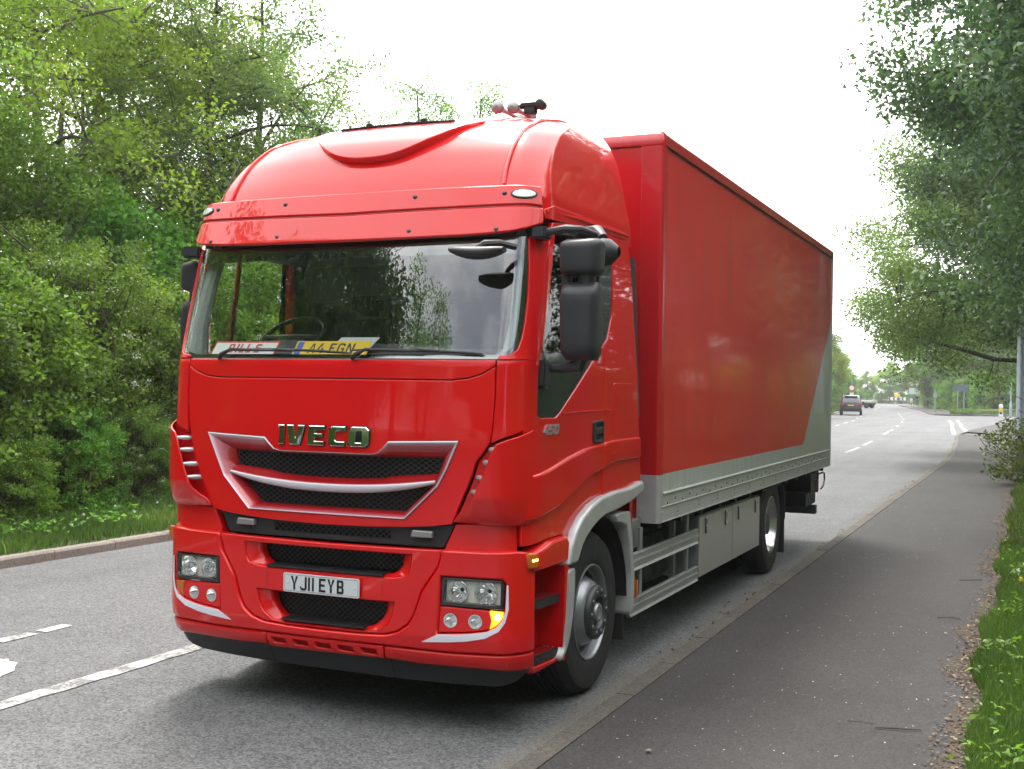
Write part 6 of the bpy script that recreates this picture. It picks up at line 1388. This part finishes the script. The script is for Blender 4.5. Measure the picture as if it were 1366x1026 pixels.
# near right trees overhanging the pavement
TG = tree_meshes('chestnut', 55, 10, (-1.1, 0, 6.9), (3.8, 3.8, 4.3), 2.5, .125, 330, 260, LM['dark'], .22, .66, trunks=1, nl=18, shell=.15, aspect=.5, up_bias=.3)
TI = tree_meshes('leaning_birch', 67, 9, (-2.4, 0, 5.1), (3.3, 3.3, 4.1), 1.0, .09, 300, 200, LM['cool'], .14, .6, trunks=2, nl=14, shell=.15, lean=(-1.6, 0))
TH = tree_meshes('birch', 61, 8.5, (-.5, 0, 4.9), (2.9, 2.9, 3.3), 1.6, .08, 260, 130, LM['mid'], .12, .6, trunks=2, nl=12, shell=.25)
place_tree('overhanging_tree', *TG, (5.9, 13.2, .0), .2, 1., 'big dark tree overhanging the pavement at the upper right')
place_tree('overhanging_tree', *TG, (6.4, 18.6, .2), .5, 1.02, 'second dark tree behind the overhanging one at the right edge')
place_tree('overhanging_tree', *TG, (5.3, 24.5, .1), .9, 1.0, 'third dark tree behind the overhanging ones, just past the lamp column')
place_tree('slender_tree', *TI, (4.8, 29.5, .2), .1, 1.1, 'lighter green tree behind the lamp column')
place_tree('slender_tree', *TI, (4.9, 37, .2), .2, 1.18, 'loose pale tree halfway along the right verge')
place_tree('slender_tree', *TH, (7.0, 50, .2), 4.1, 1.35, 'green tree before the side road on the right')
for i, (x_, y_) in enumerate([(9.2, 7), (9.6, 1), (10.2, -4.5), (9.6, -10), (4, -24), (-3, -26), (-9, -25), (9.5, -15), (10.5, -5), (11, 4), (11, 12), (1, -31), (-6, -32), (8, -20)]):
    place_tree('wayside_tree', *(TG, TE, TH, TD)[i % 4], (x_+(2.5 if i % 4 in (1, 3) and x_ > 5 else 0), y_, .2), i*1.3, (.95, .75, 1.1, .75)[i % 4], 'wayside tree beside or behind the camera', group='trees beside and behind the camera')
for i, y_ in enumerate(np.arange(-8, 60, 2.4)): 
    if y_ > 26: place_bush(i % 4, (6.3+.4*(i % 2), y_, .1), i*1.1, .75, 'leafy bush on the right verge under the trees', 'bushes under the right trees')
    else: place_bush(i % 4, (7.6+.4*(i % 2), y_, .1), i*1.1, .8, 'leafy bush at the back of the right verge', 'bushes at the back of the right verge')

# ================================================================== GRASS AND LITTER
M['grass'] = leafmat('grass_blades', (.045, .085, .02), (.12, .21, .042), (.30, .31, .13), .38)
def blades(name, X, Y, Z, h, wd, seed, lean=.35, label=None, cat=None):
    g = np.random.default_rng(seed); n = len(X); hh = h*g.uniform(.45, 1.2, n); a = g.uniform(0, 2*math.pi, n); b = g.uniform(0, 2*math.pi, n); ln = g.uniform(0, lean*2, n)*hh
    base = np.stack([X, Y, Z], 1); dx = np.stack([np.cos(a), np.sin(a), 0*a], 1)*(wd*g.uniform(.6, 1.3, n))[:, None]/2
    mid = base+np.stack([np.cos(b)*ln*.35, np.sin(b)*ln*.35, hh*.6], 1); tip = base+np.stack([np.cos(b)*ln, np.sin(b)*ln, hh*.95], 1)
    V = np.stack([base-dx, base+dx, mid+dx*.75, mid-dx*.75, tip], 1).reshape(-1, 3).astype(np.float32)
    me = bpy.data.meshes.new(name); me.vertices.add(5*n); me.vertices.foreach_set('co', V.ravel()); me.loops.add(7*n); me.polygons.add(2*n)
    q = np.arange(n)[:, None]*5; li_ = np.concatenate([q+np.array([[0, 1, 2, 3]]), q+np.array([[3, 2, 4]])], 1).astype(np.int32)
    ls = (np.arange(n)[:, None]*7+np.array([[0, 4]])).astype(np.int32); lt = np.tile([4, 3], n).astype(np.int32)
    me.loops.foreach_set('vertex_index', li_.ravel()); me.polygons.foreach_set('loop_start', ls.ravel()); me.polygons.foreach_set('loop_total', lt); me.update(calc_edges=True)
    at = me.attributes.new('var', 'FLOAT', 'FACE'); pv = np.clip(.45+.35*np.sin(X*2.3+1)*np.sin(Y*1.7)+g.normal(0, .2, n), 0, 1); at.data.foreach_set('value', np.repeat(pv, 2).astype(np.float32)); me.materials.append(M['grass'])
    o = bpy.data.objects.new(name, me); C.objects.link(o); tag(o, label, cat, kind='stuff'); return o
g = np.random.default_rng(5)
# left verge
n = 90000; t = g.random(n)**1.6; Y = -2+24*t; X = np.array([XL(y) for y in Y])-.14-2.1*g.random(n)**.9
zl = lambda X, Y: np.interp(-(X-np.array([XL(y) for y in Y]))-.14, [0, .8, 2, 6], [.10, .15, .25, .5])
blades('grass', X, Y, zl(X, Y)-.005, .15, .010, 1, label='long green grass growing on the left verge', cat='grass')
n = 40000; Y = 22+160*g.random(n)**1.3; X = np.array([XL(y) for y in Y])-.14-3*g.random(n); blades('grass', X, Y, zl(X, Y)-.01, .28, .05, 2, label='rough grass along the far left verge', cat='grass')
# right verge
zr = lambda X: np.interp(X, [3.4, 3.7, 5, 9], [.07, .11, .16, .35])
def edge(y): return 3.48+.045*np.sin(y*1.3)+.035*np.sin(y*3.7+1)
n = 150000; Y = -2.5+12*g.random(n)**1.15; X = edge(Y)+(g.random(n)**1.1)*1.9-.03; blades('grass', X, Y, zr(X)-.005, .105, .007, 3, label='bright green grass growing beside the pavement', cat='grass')
n = 70000; Y = 9.5+40*g.random(n)**1.4; X = edge(Y)+g.random(n)*2.6-.03; blades('grass', X, Y, zr(X)-.005, .15, .016, 4, label='taller grass along the pavement further on', cat='grass')
n = 30000; k = g.integers(0, len(isl2)-1, n); f_ = g.random(n)[:, None]; P = isl2[k]*(1-f_)+isl2[k+1]*f_; P = P+np.stack([g.random(n)*1.2, g.random(n)*7], 1)
blades('grass', P[:, 0], P[:, 1], np.full(n, .18)+.02*(P[:, 1]*0), .32, .06, 6, label='sunlit grass bank in front of the right wood', cat='grass')
# low weeds among the right grass, and along the left
def weeds(name, X, Y, Z, size, mt, seed, label, per=9, r_=.10):
    g = np.random.default_rng(seed); P = []
    for x, y, z in zip(X, Y, Z): 
        for _ in range(per): P.append((x+g.normal(0, r_), y+g.normal(0, r_), z+g.uniform(.02, .11)))
    me, at, m = leaves_mesh(name, np.array(P), size, mt, up_bias=.9, r_=g, aspect=.45, fold=.12); at.data.foreach_set('value', g.uniform(0, 1, m).astype(np.float32)); me.materials.append(mt)
    o = bpy.data.objects.new(name, me); C.objects.link(o); tag(o, label, 'weeds', kind='stuff')
n = 280; Y = -2+14*g.random(n); X = edge(Y)+.06+1.3*g.random(n); weeds('weeds', X, Y, zr(X), .055, LM['hedge'], 3, 'broad leaved weeds among the grass beside the pavement', 14, .07)
n = 150; Y = 1+14*g.random(n); X = np.array([XL(y) for y in Y])-.6-1.6*g.random(n); weeds('weeds', X, Y, zl(X, Y)+.04, .10, LM['hedge'], 4, 'leafy weeds at the foot of the left hedge', 16, .16)
# dandelion clocks and flowers
def flower(name, x, y, z, col, label, h=.16, group=None, r_=.013):
    t = thing(name, label, 'flower', (x, y, z), 0, group)
    mb = MB(); mb.tube([(0, 0, 0), (.006, .004, h*.6), (.012, .0, h)], .0022, 5); mb.build('stem', LM['hedge'], t)
    me, at, m = leaves_mesh('flower_head', np.array([(.012, 0, h)])+np.random.default_rng(int(abs(x*100+y*10))).normal(size=(60, 3))*r_*.5,   .011, None, aspect=.7, r_=np.random.default_rng(3)); me.materials.append(col)
    o = bpy.data.objects.new('flower_head', me); C.objects.link(o); o.parent = t
flower('dandelion', 3.66, 6.15, .10, M['yellow_flower'], 'single yellow dandelion in the grass beside the pavement', .13, r_=.022)
for i, (x, y) in enumerate([(3.72, 6.75), (3.80, 6.9), (3.68, 7.1), (3.86, 6.5), (3.63, 6.55)]): flower('dandelion_clock', x, y, .10, M['flower'], 'white seed head among those beside the yellow dandelion', .15, 'seed heads beside the yellow dandelion', .02)
for i in range(16):
    y = g.uniform(3, 10); x = XL(y)-g.uniform(.4, 1.7); flower('daisy', x, y, .2, M['flower'], 'small white flower in the left verge grass', .14, 'white flowers in the left verge grass', .016)
# brown leaf litter along the pavement edge
M['litter'] = leafmat('dead_leaves', (.05, .03, .018), (.16, .10, .055), (.34, .26, .16), .05)
n = 6500; Y = -2+45*g.random(n)**1.6; X = edge(Y)-.03-np.abs(g.normal(0, .085, n)); P = np.stack([X, Y, .082+.012*g.random(n)], 1)
me, at, m = leaves_mesh('leaf_litter', P, .028, None, up_bias=2.5, r_=g, fold=.06); at.data.foreach_set('value', g.uniform(0, 1, m).astype(np.float32)); me.materials.append(M['litter']); o = bpy.data.objects.new('leaf_litter', me); C.objects.link(o); tag(o, 'brown leaf litter along the pavement edge', 'leaf litter', kind='stuff')
mb = MB(); vs_ = []
for y in np.arange(-3, 50, .25): vs_.append((y, float(edge(y))))
mb.add([q for y, e in vs_ for q in ((e-.16-.05*math.sin(y*5), y, .081), (e+.1, y, .087))], [(2*i, 2*i+1, 2*i+3, 2*i+2) for i in range(len(vs_)-1)]); o = mb.build('earth_edge', M['earth'], None, False, None); o['kind'] = 'structure'
n = 900; Y = -2+48*g.random(n)**1.7; X = 1.6+1.8*g.random(n); P = np.stack([X, Y, .083+.003*g.random(n)], 1)
M['petal'] = mat('pale_petal', (.62, .58, .48), .8)
me, at, m = leaves_mesh('petals', P, .012, None, up_bias=3, aspect=.8, fold=.08, r_=g); me.materials.append(M['petal']); o = bpy.data.objects.new('petals', me); C.objects.link(o); tag(o, 'tiny pale fallen petals scattered over the pavement', 'petals', kind='stuff')
n = 260; Y = 2+42*g.random(n)**1.3; X = np.array([XR(y) for y in Y])-.02-np.abs(g.normal(0, .06, n)); P = np.stack([X, Y, .012+.006*g.random(n)], 1)
me, at, m = leaves_mesh('gutter_litter', P, .035, None, up_bias=1.5, r_=g); at.data.foreach_set('value', g.uniform(0, .8, m).astype(np.float32)); me.materials.append(M['litter']); o = bpy.data.objects.new('gutter_litter', me); C.objects.link(o); tag(o, 'dead leaves lying in the gutter by the kerb', 'leaf litter', kind='stuff')
def twig(name, pts, r_, label):
    mb = MB(); mb.tube(pts, r_, 6); o = mb.build(name, M['bark'], None); tag(o, label, 'twig')
twig('stick', [(2.98, 1.01, .086), (3.08, 1.035, .089), (3.16, 1.05, .088), (3.22, 1.08, .086)], [.005, .006, .005, .003], 'straight brown stick lying near the bottom right of the pavement')
twig('twig', [(2.82, 1.08, .084), (2.90, 1.10, .085), (2.97, 1.09, .084)], .0022, 'thin twig lying just left of the straight stick')
twig('twig', [(3.05, 4.6, .084), (3.15, 4.66, .087), (3.25, 4.62, .084)], .004, 'curved twig lying at the middle of the pavement edge')
twig('twig', [(3.1, 6.8, .084), (3.22, 6.86, .086), (3.3, 6.95, .084)], .004, 'small twig further along the pavement edge')
for i, (x, y, r_, z) in enumerate([(1.98, .02, .014, .09), (1.27, 3.6, .016, .012), (1.22, 4.9, .012, .01)]):
    bm = bmesh.new(); bmesh.ops.create_icosphere(bm, subdivisions=2, radius=r_)
    for v in bm.verts: v.co = Vector((v.co.x*1.3, v.co.y, v.co.z*.6))*(1+.25*math.sin(v.co.x*200+v.co.y*150+i))
    me = bpy.data.meshes.new('pebble'); bm.to_mesh(me); bm.free(); me.materials.append(M['kerb_l']); o = bpy.data.objects.new('pebble', me); C.objects.link(o); o.location = (x, y, z)
    tag(o, ['pebble on the pavement near the bottom of the photo', 'small stone in the gutter beside the front wheel', 'tiny stone in the gutter ahead of the lockers'][i], 'stone')

# ================================================================== STREET FURNITURE
M['galv'] = mat('galvanised_steel', (.33, .36, .40), .5, metal=.5, var=.15, vs=4)
M['sign_back'] = mat('sign_back_grey', (.30, .31, .33), .6)
M['sign_blue'] = mat('sign_blue', (.09, .12, .14), .5)
M['sign_white'] = mat('sign_white', (.75, .76, .76), .5)
M['sign_red'] = mat('sign_red', (.6, .02, .02), .5)
M['sign_yellow'] = mat('sign_yellow', (.8, .6, .03), .5)
M['sign_green'] = mat('sign_grey_green', (.60, .68, .70), .5)
def lamp_post(x, y, z, h, r_, label, arm=1.2, adir=-1):
    t = thing('lamp_post', label, 'lamp post', (x, y, z))
    mb = MB(); mb.lathe([(0, r_*1.55), (1.15, r_*1.5), (1.22, r_*1.05), (h*.5, r_*.9), (h, r_*.6)], (0, 0, 0), 'z', 20); mb.build('column', M['galv'], t)
    mb = MB(); mb.box((-r_*.5, -r_*1.6, .35), (r_*.5, -r_*1.35, .95), .004); mb.build('access_door', M['galv'], t)
    mb = MB(); mb.tube([(0, 0, h-.05), (adir*.1, 0, h+.15), (adir*arm*.6, 0, h+.28), (adir*arm, 0, h+.3)], r_*.45, 8); mb.build('arm', M['galv'], t)
    mb = MB(); mb.box((adir*arm-.35, -.13, h+.24), (adir*arm+.35, .13, h+.38), .04); mb.build('lantern', M['sign_back'], t)
lamp_post(3.46, 22.6, .1, 9.5, .085, 'tall grey lamp column at the right edge by the brambles')
lamp_post(1.87, 100, .05, 3.6, .07, 'short grey post standing beyond the side road mouth', .5)
def pole(mb, x, y, z0, z1, r_=.038): mb.tube([(x, y, z0), (x, y, z1)], r_, 8)
# direction sign
t = thing('direction_sign', 'pale rectangular direction sign on two posts at the roundabout', 'road sign', (-12.2, 173, 0))
for x in (-.55, .5): mb = MB(); pole(mb, x, .05, 0, 2.7, .05); mb.build('post', M['galv'], t)
mb = MB(); mb.box((-.85, -.02, 1.85), (.85, .0, 2.75), .01); pn = mb.build('panel', M['sign_green'], t, False)
mb = MB(); mb.box((-.78, -.028, 2.30), (.78, -.022, 2.38)); mb.box((-.5, -.028, 2.05), (.5, -.022, 2.12)); mb.build('panel_lines', M['sign_white'], pn, False, None)
# second sign board left of the roundabout
t = thing('direction_sign', 'small pale sign on posts left of the yellow chevron sign', 'road sign', (-26.5, 214, 0))
for x in (-.5, .5): mb = MB(); pole(mb, x, .05, 0, 2.6, .05); mb.build('post', M['galv'], t)
mb = MB(); mb.box((-.9, -.02, 1.6), (.9, .0, 2.6), .01); mb.build('panel', M['sign_green'], t, False)
# chevron board
t = thing('chevron_sign', 'black and white chevron sign with a yellow panel on the roundabout', 'road sign', (-19.1, 216, .1))
for x in (-1.0, 1.0): mb = MB(); pole(mb, x, .05, 0, 1.2, .05); mb.build('post', M['galv'], t)
mb = MB(); mb.box((-1.5, -.02, .55), (1.5, .0, 1.15), .01); pn = mb.build('panel', M['sign_white'], t, False)
mb = MB()
for k in range(4):
    x = -1.3+k*.75; mb.add([(x, -.026, 1.13), (x+.25, -.026, 1.13), (x+.02, -.026, .85), (x+.25, -.026, .57), (x, -.026, .57), (x-.23, -.026, .85)], [(0, 1, 2, 5), (5, 2, 3, 4)])
mb.build('chevrons', M['ink'], pn, False, None)
mb = MB(); mb.box((-.5, -.06, 1.2), (.5, -.03, 1.75), .01); mb.build('yellow_panel', M['sign_yellow'], t, False)
mb = MB(); mb.lathe([(0, 0), (0, .28), (.02, .28)], (.25, -.1, .85), 'y', 24, -1); mb.build('blue_disc', M['sign_blue'], t)
def bollard(x, y, label, z=.1):
    t = thing('bollard', label, 'bollard', (x, y, z))
    mb = MB(); mb.box((-.17, -.13, 0), (.17, .13, .45), .03); mb.build('base', M['sign_white'], t)
    mb = MB(); mb.box((-.17, -.13, .455), (.17, .13, .75), .03); mb.build('yellow_band', M['sign_yellow'], t)
    mb = MB(); mb.box((-.17, -.13, .755), (.17, .13, 1.12), .05); mb.build('top', M['sign_white'], t)
    mb = MB(); mb.box((-.11, -.14, .25), (.11, -.132, .42)); mb.build('dark_panel', M['ink'], t, False, None)
bollard(-12.5, 171, 'yellow and white bollard left of the pedestrian'); bollard(-10.3, 166, 'yellow and white bollard right of the pedestrian'); bollard(1.05, 103, 'white and yellow bollard at the side road mouth', .05)
# twin-post sign seen from behind in front of the wood
t = thing('road_sign', 'dull blue sign on two grey posts in front of the wood', 'road sign', (-2.75, 113.6, .1))
for x in (-.28, .28): mb = MB(); pole(mb, x, 0, 0, 2.7, .05); mb.build('post', M['galv'], t)
mb = MB(); mb.box((-.7, -.06, 2.15), (.7, -.04, 2.75), .01); mb.build('panel', M['sign_blue'], t, False)
t = thing('sign_post', 'thin grey post with a small plate left of the blue sign', 'post', (-5.1, 114, .1)); mb = MB(); pole(mb, 0, 0, 0, 2.3, .05); mb.build('post', M['galv'], t); mb = MB(); mb.box((-.16, -.07, 1.5), (.16, -.05, 1.95), .01); mb.build('plate', M['sign_back'], t, False)
# speed sign on the left verge
t = thing('speed_sign', 'round red edged speed sign on a grey post beyond the car', 'road sign', (-12.6, 112, .1))
mb = MB(); pole(mb, 0, .06, 0, 3.1, .05); mb.build('post', M['galv'], t)
mb = MB(); mb.lathe([(0, 0), (.0, .30), (-.02, .30)], (0, 0, 2.3), 'y', 28, -1); dk = mb.build('disc', M['sign_red'], t)
mb = MB(); mb.lathe([(0, 0), (.004, .225)], (0, -.002, 2.3), 'y', 28, -1); mb.build('disc_face', M['sign_white'], dk)
mb = MB(); mb.box((-.2, -.02, 1.55), (.2, 0, 1.85), .01); mb.build('plate', M['sign_white'], t, False)
# ---- bramble over the pavement by the lamp column
gq = np.random.default_rng(77); cl = []; mb = MB()
for i in range(64):
    a = gq.uniform(0, 2*math.pi); r_ = gq.uniform(.1, 1)**.6; q = np.array([3.62+.72*r_*math.cos(a)-.12, 21.0+1.5*r_*math.sin(a), .25+1.45*gq.random()**1.1*(1-.35*r_)]); cl.append(q)
    if i % 2 == 0: limb(mb, (3.95+gq.normal()*.1, 21.3+gq.normal()*.3, .12), q, .010, .004, gq, 5, .35, 4)
for a in range(10): limb(mb, (3.95, 21.3, .12), (3.1+gq.normal()*.2, 20.3+gq.normal()*.5, .3+gq.random()*1.3), .012, .004, gq, 6, .5, 4)
t = thing('bramble', 'sprawling bramble growing round the lamp column over the pavement', 'bramble', (0, 0, 0)); mb.build('stems', M['bark_pale'], t)
me = crown_mesh('bramble_leaves', cl, 34, .24, .085, LM['bramble'], 99, aspect=.7); o = bpy.data.objects.new('foliage', me); C.objects.link(o); o.parent = t

# ================================================================== GREY CAR
M['car_paint'] = mat('dark_grey_car_paint', (.05, .05, .062), .35, metal=.5, coat=1)
M['tail_red'] = mat('tail_lamp_red', (.55, .01, .02), .2, coat=1)
car = thing('parked_car', 'dark grey estate car seen from behind on the far left lane', 'car', (-10.65, 97.5, 0), R(7))
def car_sec(y, w0, w1, zt, zs, z0=.32):   # half section points for a body ring
    return [(0, y, z0), (w0*.82, y, z0), (w0, y, z0+.14), (w0*1.0, y, zs*.78), (w0*.97, y, zs), (w1, y, zt-.10), (w1*.86, y, zt-.02), (0, y, zt)]
secs = [car_sec(0, .78, .60, 1.05, .85, .42), car_sec(.06, .88, .66, 1.18, 1.0, .34), car_sec(.25, .91, .68, 1.52, 1.03), car_sec(.55, .93, .70, 1.68, 1.04), car_sec(1.4, .94, .71, 1.72, 1.03), car_sec(2.4, .94, .70, 1.70, 1.01), car_sec(3.1, .93, .68, 1.45, .98), car_sec(3.5, .92, .70, 1.05, .95), car_sec(4.3, .86, .62, .92, .82), car_sec(4.6, .76, .5, .70, .62, .4)]
loops = [h+[(-x, y, z) for x, y, z in h[::-1][1:-1]] for h in secs]
loft('body', loops, M['car_paint'], car, True, cap=True, sharp=50)
mb = MB(); mb.add([(-.60, .13, 1.14), (.60, .13, 1.14), (.56, .30, 1.52), (-.56, .30, 1.52)], [(0, 1, 2, 3)]); mb.build('rear_window', M['car_glass'], car, False, None)
for sg in (-1, 1):
    mb = MB(); mb.add([(sg*.93, .55, 1.08), (sg*.93, 3.0, 1.06), (sg*.725, 2.5, 1.56), (sg*.735, .75, 1.56)], [(0, 1, 2, 3)]); mb.build('side_window', M['car_glass'], car, False, None)
    mb = MB(); mb.box((sg*.74-.17, -.005, .86), (sg*.74+.17, .12, 1.04), .02); mb.build('tail_lamp', M['tail_red'], car)
    for y in (.85, 3.7):
        w_ = bpy.data.objects.new('wheel', None); C.objects.link(w_); w_.parent = car
        mb = MB(); mb.lathe([(-.2, .22), (-.2, .34), (-.17, .36), (-.03, .36), (0, .33), (0, .24)], (sg*.92, y, .36), 'x', 28, sg); mb.build('tyre', M['rubber'], w_)
        mb = MB(); mb.lathe([(-.01, .24), (-.03, .22), (-.02, .06), (0, 0)], (sg*.92, y, .36), 'x', 28, sg); mb.build('rim', M['wheel_grey'], w_)
    mb = MB(); mb.box((sg*1.0-.07, 2.75, 1.02), (sg*1.0+.07, 2.87, 1.16), .03); mb.build('door_mirror', M['car_paint'], car)
mb = MB(); mb.box((-.26, -.012, .80), (.26, .03, .91), .004); mb.build('number_plate', M['plate_yellow'], car)
mb = MB(); mb.box((-.84, -.04, .36), (.84, .1, .56), .04); mb.build('bumper', M['plastic'], car)
mb = MB(); mb.box((-.55, .2, 1.60), (.55, .45, 1.66), .02); mb.build('roof_spoiler', M['car_paint'], car)
for sg in (-1, 1): mb = MB(); mb.tube([(sg*.66, .6, 1.72), (sg*.66, 2.2, 1.75)], .018, 6); mb.build('roof_rail', M['alu'], car)
# ---- pale van beyond it
van = thing('white_van', 'white flatbed van with a dark cab half hidden behind the speed sign', 'van', (-16.3, 148, 0), R(75))
mb = MB(); mb.box((-.95, -1.6, .72), (.95, 1.5, 1.0), .02); mb.build('load_bed', M['sign_white'], van)
secs = [[(-.9, 1.55, .5), (.9, 1.55, .5), (.9, 1.55, 1.3), (.75, 1.62, 1.9), (-.75, 1.62, 1.9), (-.9, 1.55, 1.3)], [(-.9, 2.7, .5), (.9, 2.7, .5), (.9, 2.7, 1.3), (.72, 2.35, 1.92), (-.72, 2.35, 1.92), (-.9, 2.7, 1.3)], [(-.85, 3.3, .5), (.85, 3.3, .5), (.85, 3.3, .95), (.8, 3.1, 1.1), (-.8, 3.1, 1.1), (-.85, 3.3, .95)]]
loft('cab', secs, M['car_paint'], van, True, cap=True, sharp=40)
for sg in (-1, 1):
    for y in (-.9, 2.5): mb = MB(); mb.lathe([(-.2, .2), (-.2, .33), (-.03, .34), (0, .3), (0, 0)], (sg*.93, y, .34), 'x', 24, sg); mb.build('wheel', M['rubber'], van)
mb = MB(); mb.box((-.6, -1.5, .42), (.6, 2.9, .7)); mb.build('underframe', M['chassis'], van)

# ================================================================== PEDESTRIAN
M['skin'] = mat('skin', (.45, .28, .20), .6); M['coat'] = mat('dark_jacket', (.025, .025, .035), .85); M['jeans'] = mat('dark_trousers', (.03, .035, .06), .85); M['hair'] = mat('dark_hair', (.03, .02, .015), .8)
def skinned(name, joints, edges, radii, mt, parent, sub=2):
    me = bpy.data.meshes.new(name); me.from_pydata(joints, edges, []); o = bpy.data.objects.new(name, me); C.objects.link(o)
    m = o.modifiers.new('s', 'SKIN'); sv = me.skin_vertices[0].data
    for v, r_ in zip(sv, radii): v.radius = (r_, r_) if not hasattr(r_, '__len__') else r_
    sv[0].use_root = True; s2_ = o.modifiers.new('u', 'SUBSURF'); s2_.levels = sub; s2_.render_levels = sub
    dg = bpy.context.evaluated_depsgraph_get(); m2 = bpy.data.meshes.new_from_object(o.evaluated_get(dg)); bpy.data.objects.remove(o)
    m2.name = name; m2.materials.clear(); m2.materials.append(mt); m2.shade_smooth(); q = bpy.data.objects.new(name, m2); C.objects.link(q); q.parent = parent; return q
ped = thing('person', 'person in dark clothes walking away on the far pavement', 'person', (-11.7, 171, .11), R(10))
J = [(0, 0, .95), (0, 0, 1.15), (0, .01, 1.38), (0, .01, 1.50), (0, .02, 1.58), (0, .02, 1.70), (.10, 0, .90), (.11, .12, .50), (.11, .05, .09), (.11, .20, .03), (-.10, 0, .90), (-.11, -.05, .50), (-.11, -.26, .14), (-.11, -.14, .03), (.19, 0, 1.42), (.25, -.10, 1.15), (.26, .02, .90), (.265, .05, .80), (-.19, 0, 1.42), (-.25, .06, 1.15), (-.26, .18, .92), (-.265, .22, .83)]
E_ = [(0, 1), (1, 2), (2, 3), (3, 4), (4, 5), (0, 6), (6, 7), (7, 8), (8, 9), (0, 10), (10, 11), (11, 12), (12, 13), (2, 14), (14, 15), (15, 16), (16, 17), (2, 18), (18, 19), (19, 20), (20, 21)]
Rr = [(.15, .11), (.14, .10), (.17, .11), .055, .085, .10, .085, .062, .045, .035, .085, .062, .045, .035, .055, .045, .032, .035, .055, .045, .032, .035]
body = skinned('body', J, E_, Rr, M['skin'], ped)
k = [0, 1, 2, 14, 15, 16, 18, 19, 20]; mp_i = {j: i for i, j in enumerate(k)}
skinned('jacket', [J[i] for i in k], [(mp_i[a], mp_i[b]) for a, b in E_ if a in mp_i and b in mp_i], [(Rr[i][0]+.025, Rr[i][1]+.03) if hasattr(Rr[i], '__len__') else Rr[i]+.018 for i in k], M['coat'], ped)
k = [0, 6, 7, 8, 10, 11, 12]; mp_i = {j: i for i, j in enumerate(k)}
skinned('trousers', [J[i] for i in k], [(mp_i[a], mp_i[b]) for a, b in E_ if a in mp_i and b in mp_i], [(Rr[i][0]+.012, Rr[i][1]+.012) if hasattr(Rr[i], '__len__') else Rr[i]+.014 for i in k], M['jeans'], ped)
skinned('hair', [(0, -.01, 1.66), (0, -.015, 1.76)], [(0, 1)], [.10, .075], M['hair'], ped)

# ================================================================== AIR
hz_m = bpy.data.materials.new('haze_air'); hz_m.use_nodes = True; hn = hz_m.node_tree.nodes; hn.remove(hn['Principled BSDF'])
pv = hn.new('ShaderNodeVolumePrincipled'); pv.inputs['Density'].default_value = .0006; pv.inputs['Color'].default_value = (.93, .96, 1, 1); pv.inputs['Anisotropy'].default_value = .35
hz_m.node_tree.links.new(pv.outputs[0], hn['Material Output'].inputs['Volume'])
mb = MB(); mb.box((-90, -60, -1.2), (90, 300, 21)); o = mb.build('haze', hz_m, None, False, None); o['kind'] = 'stuff'
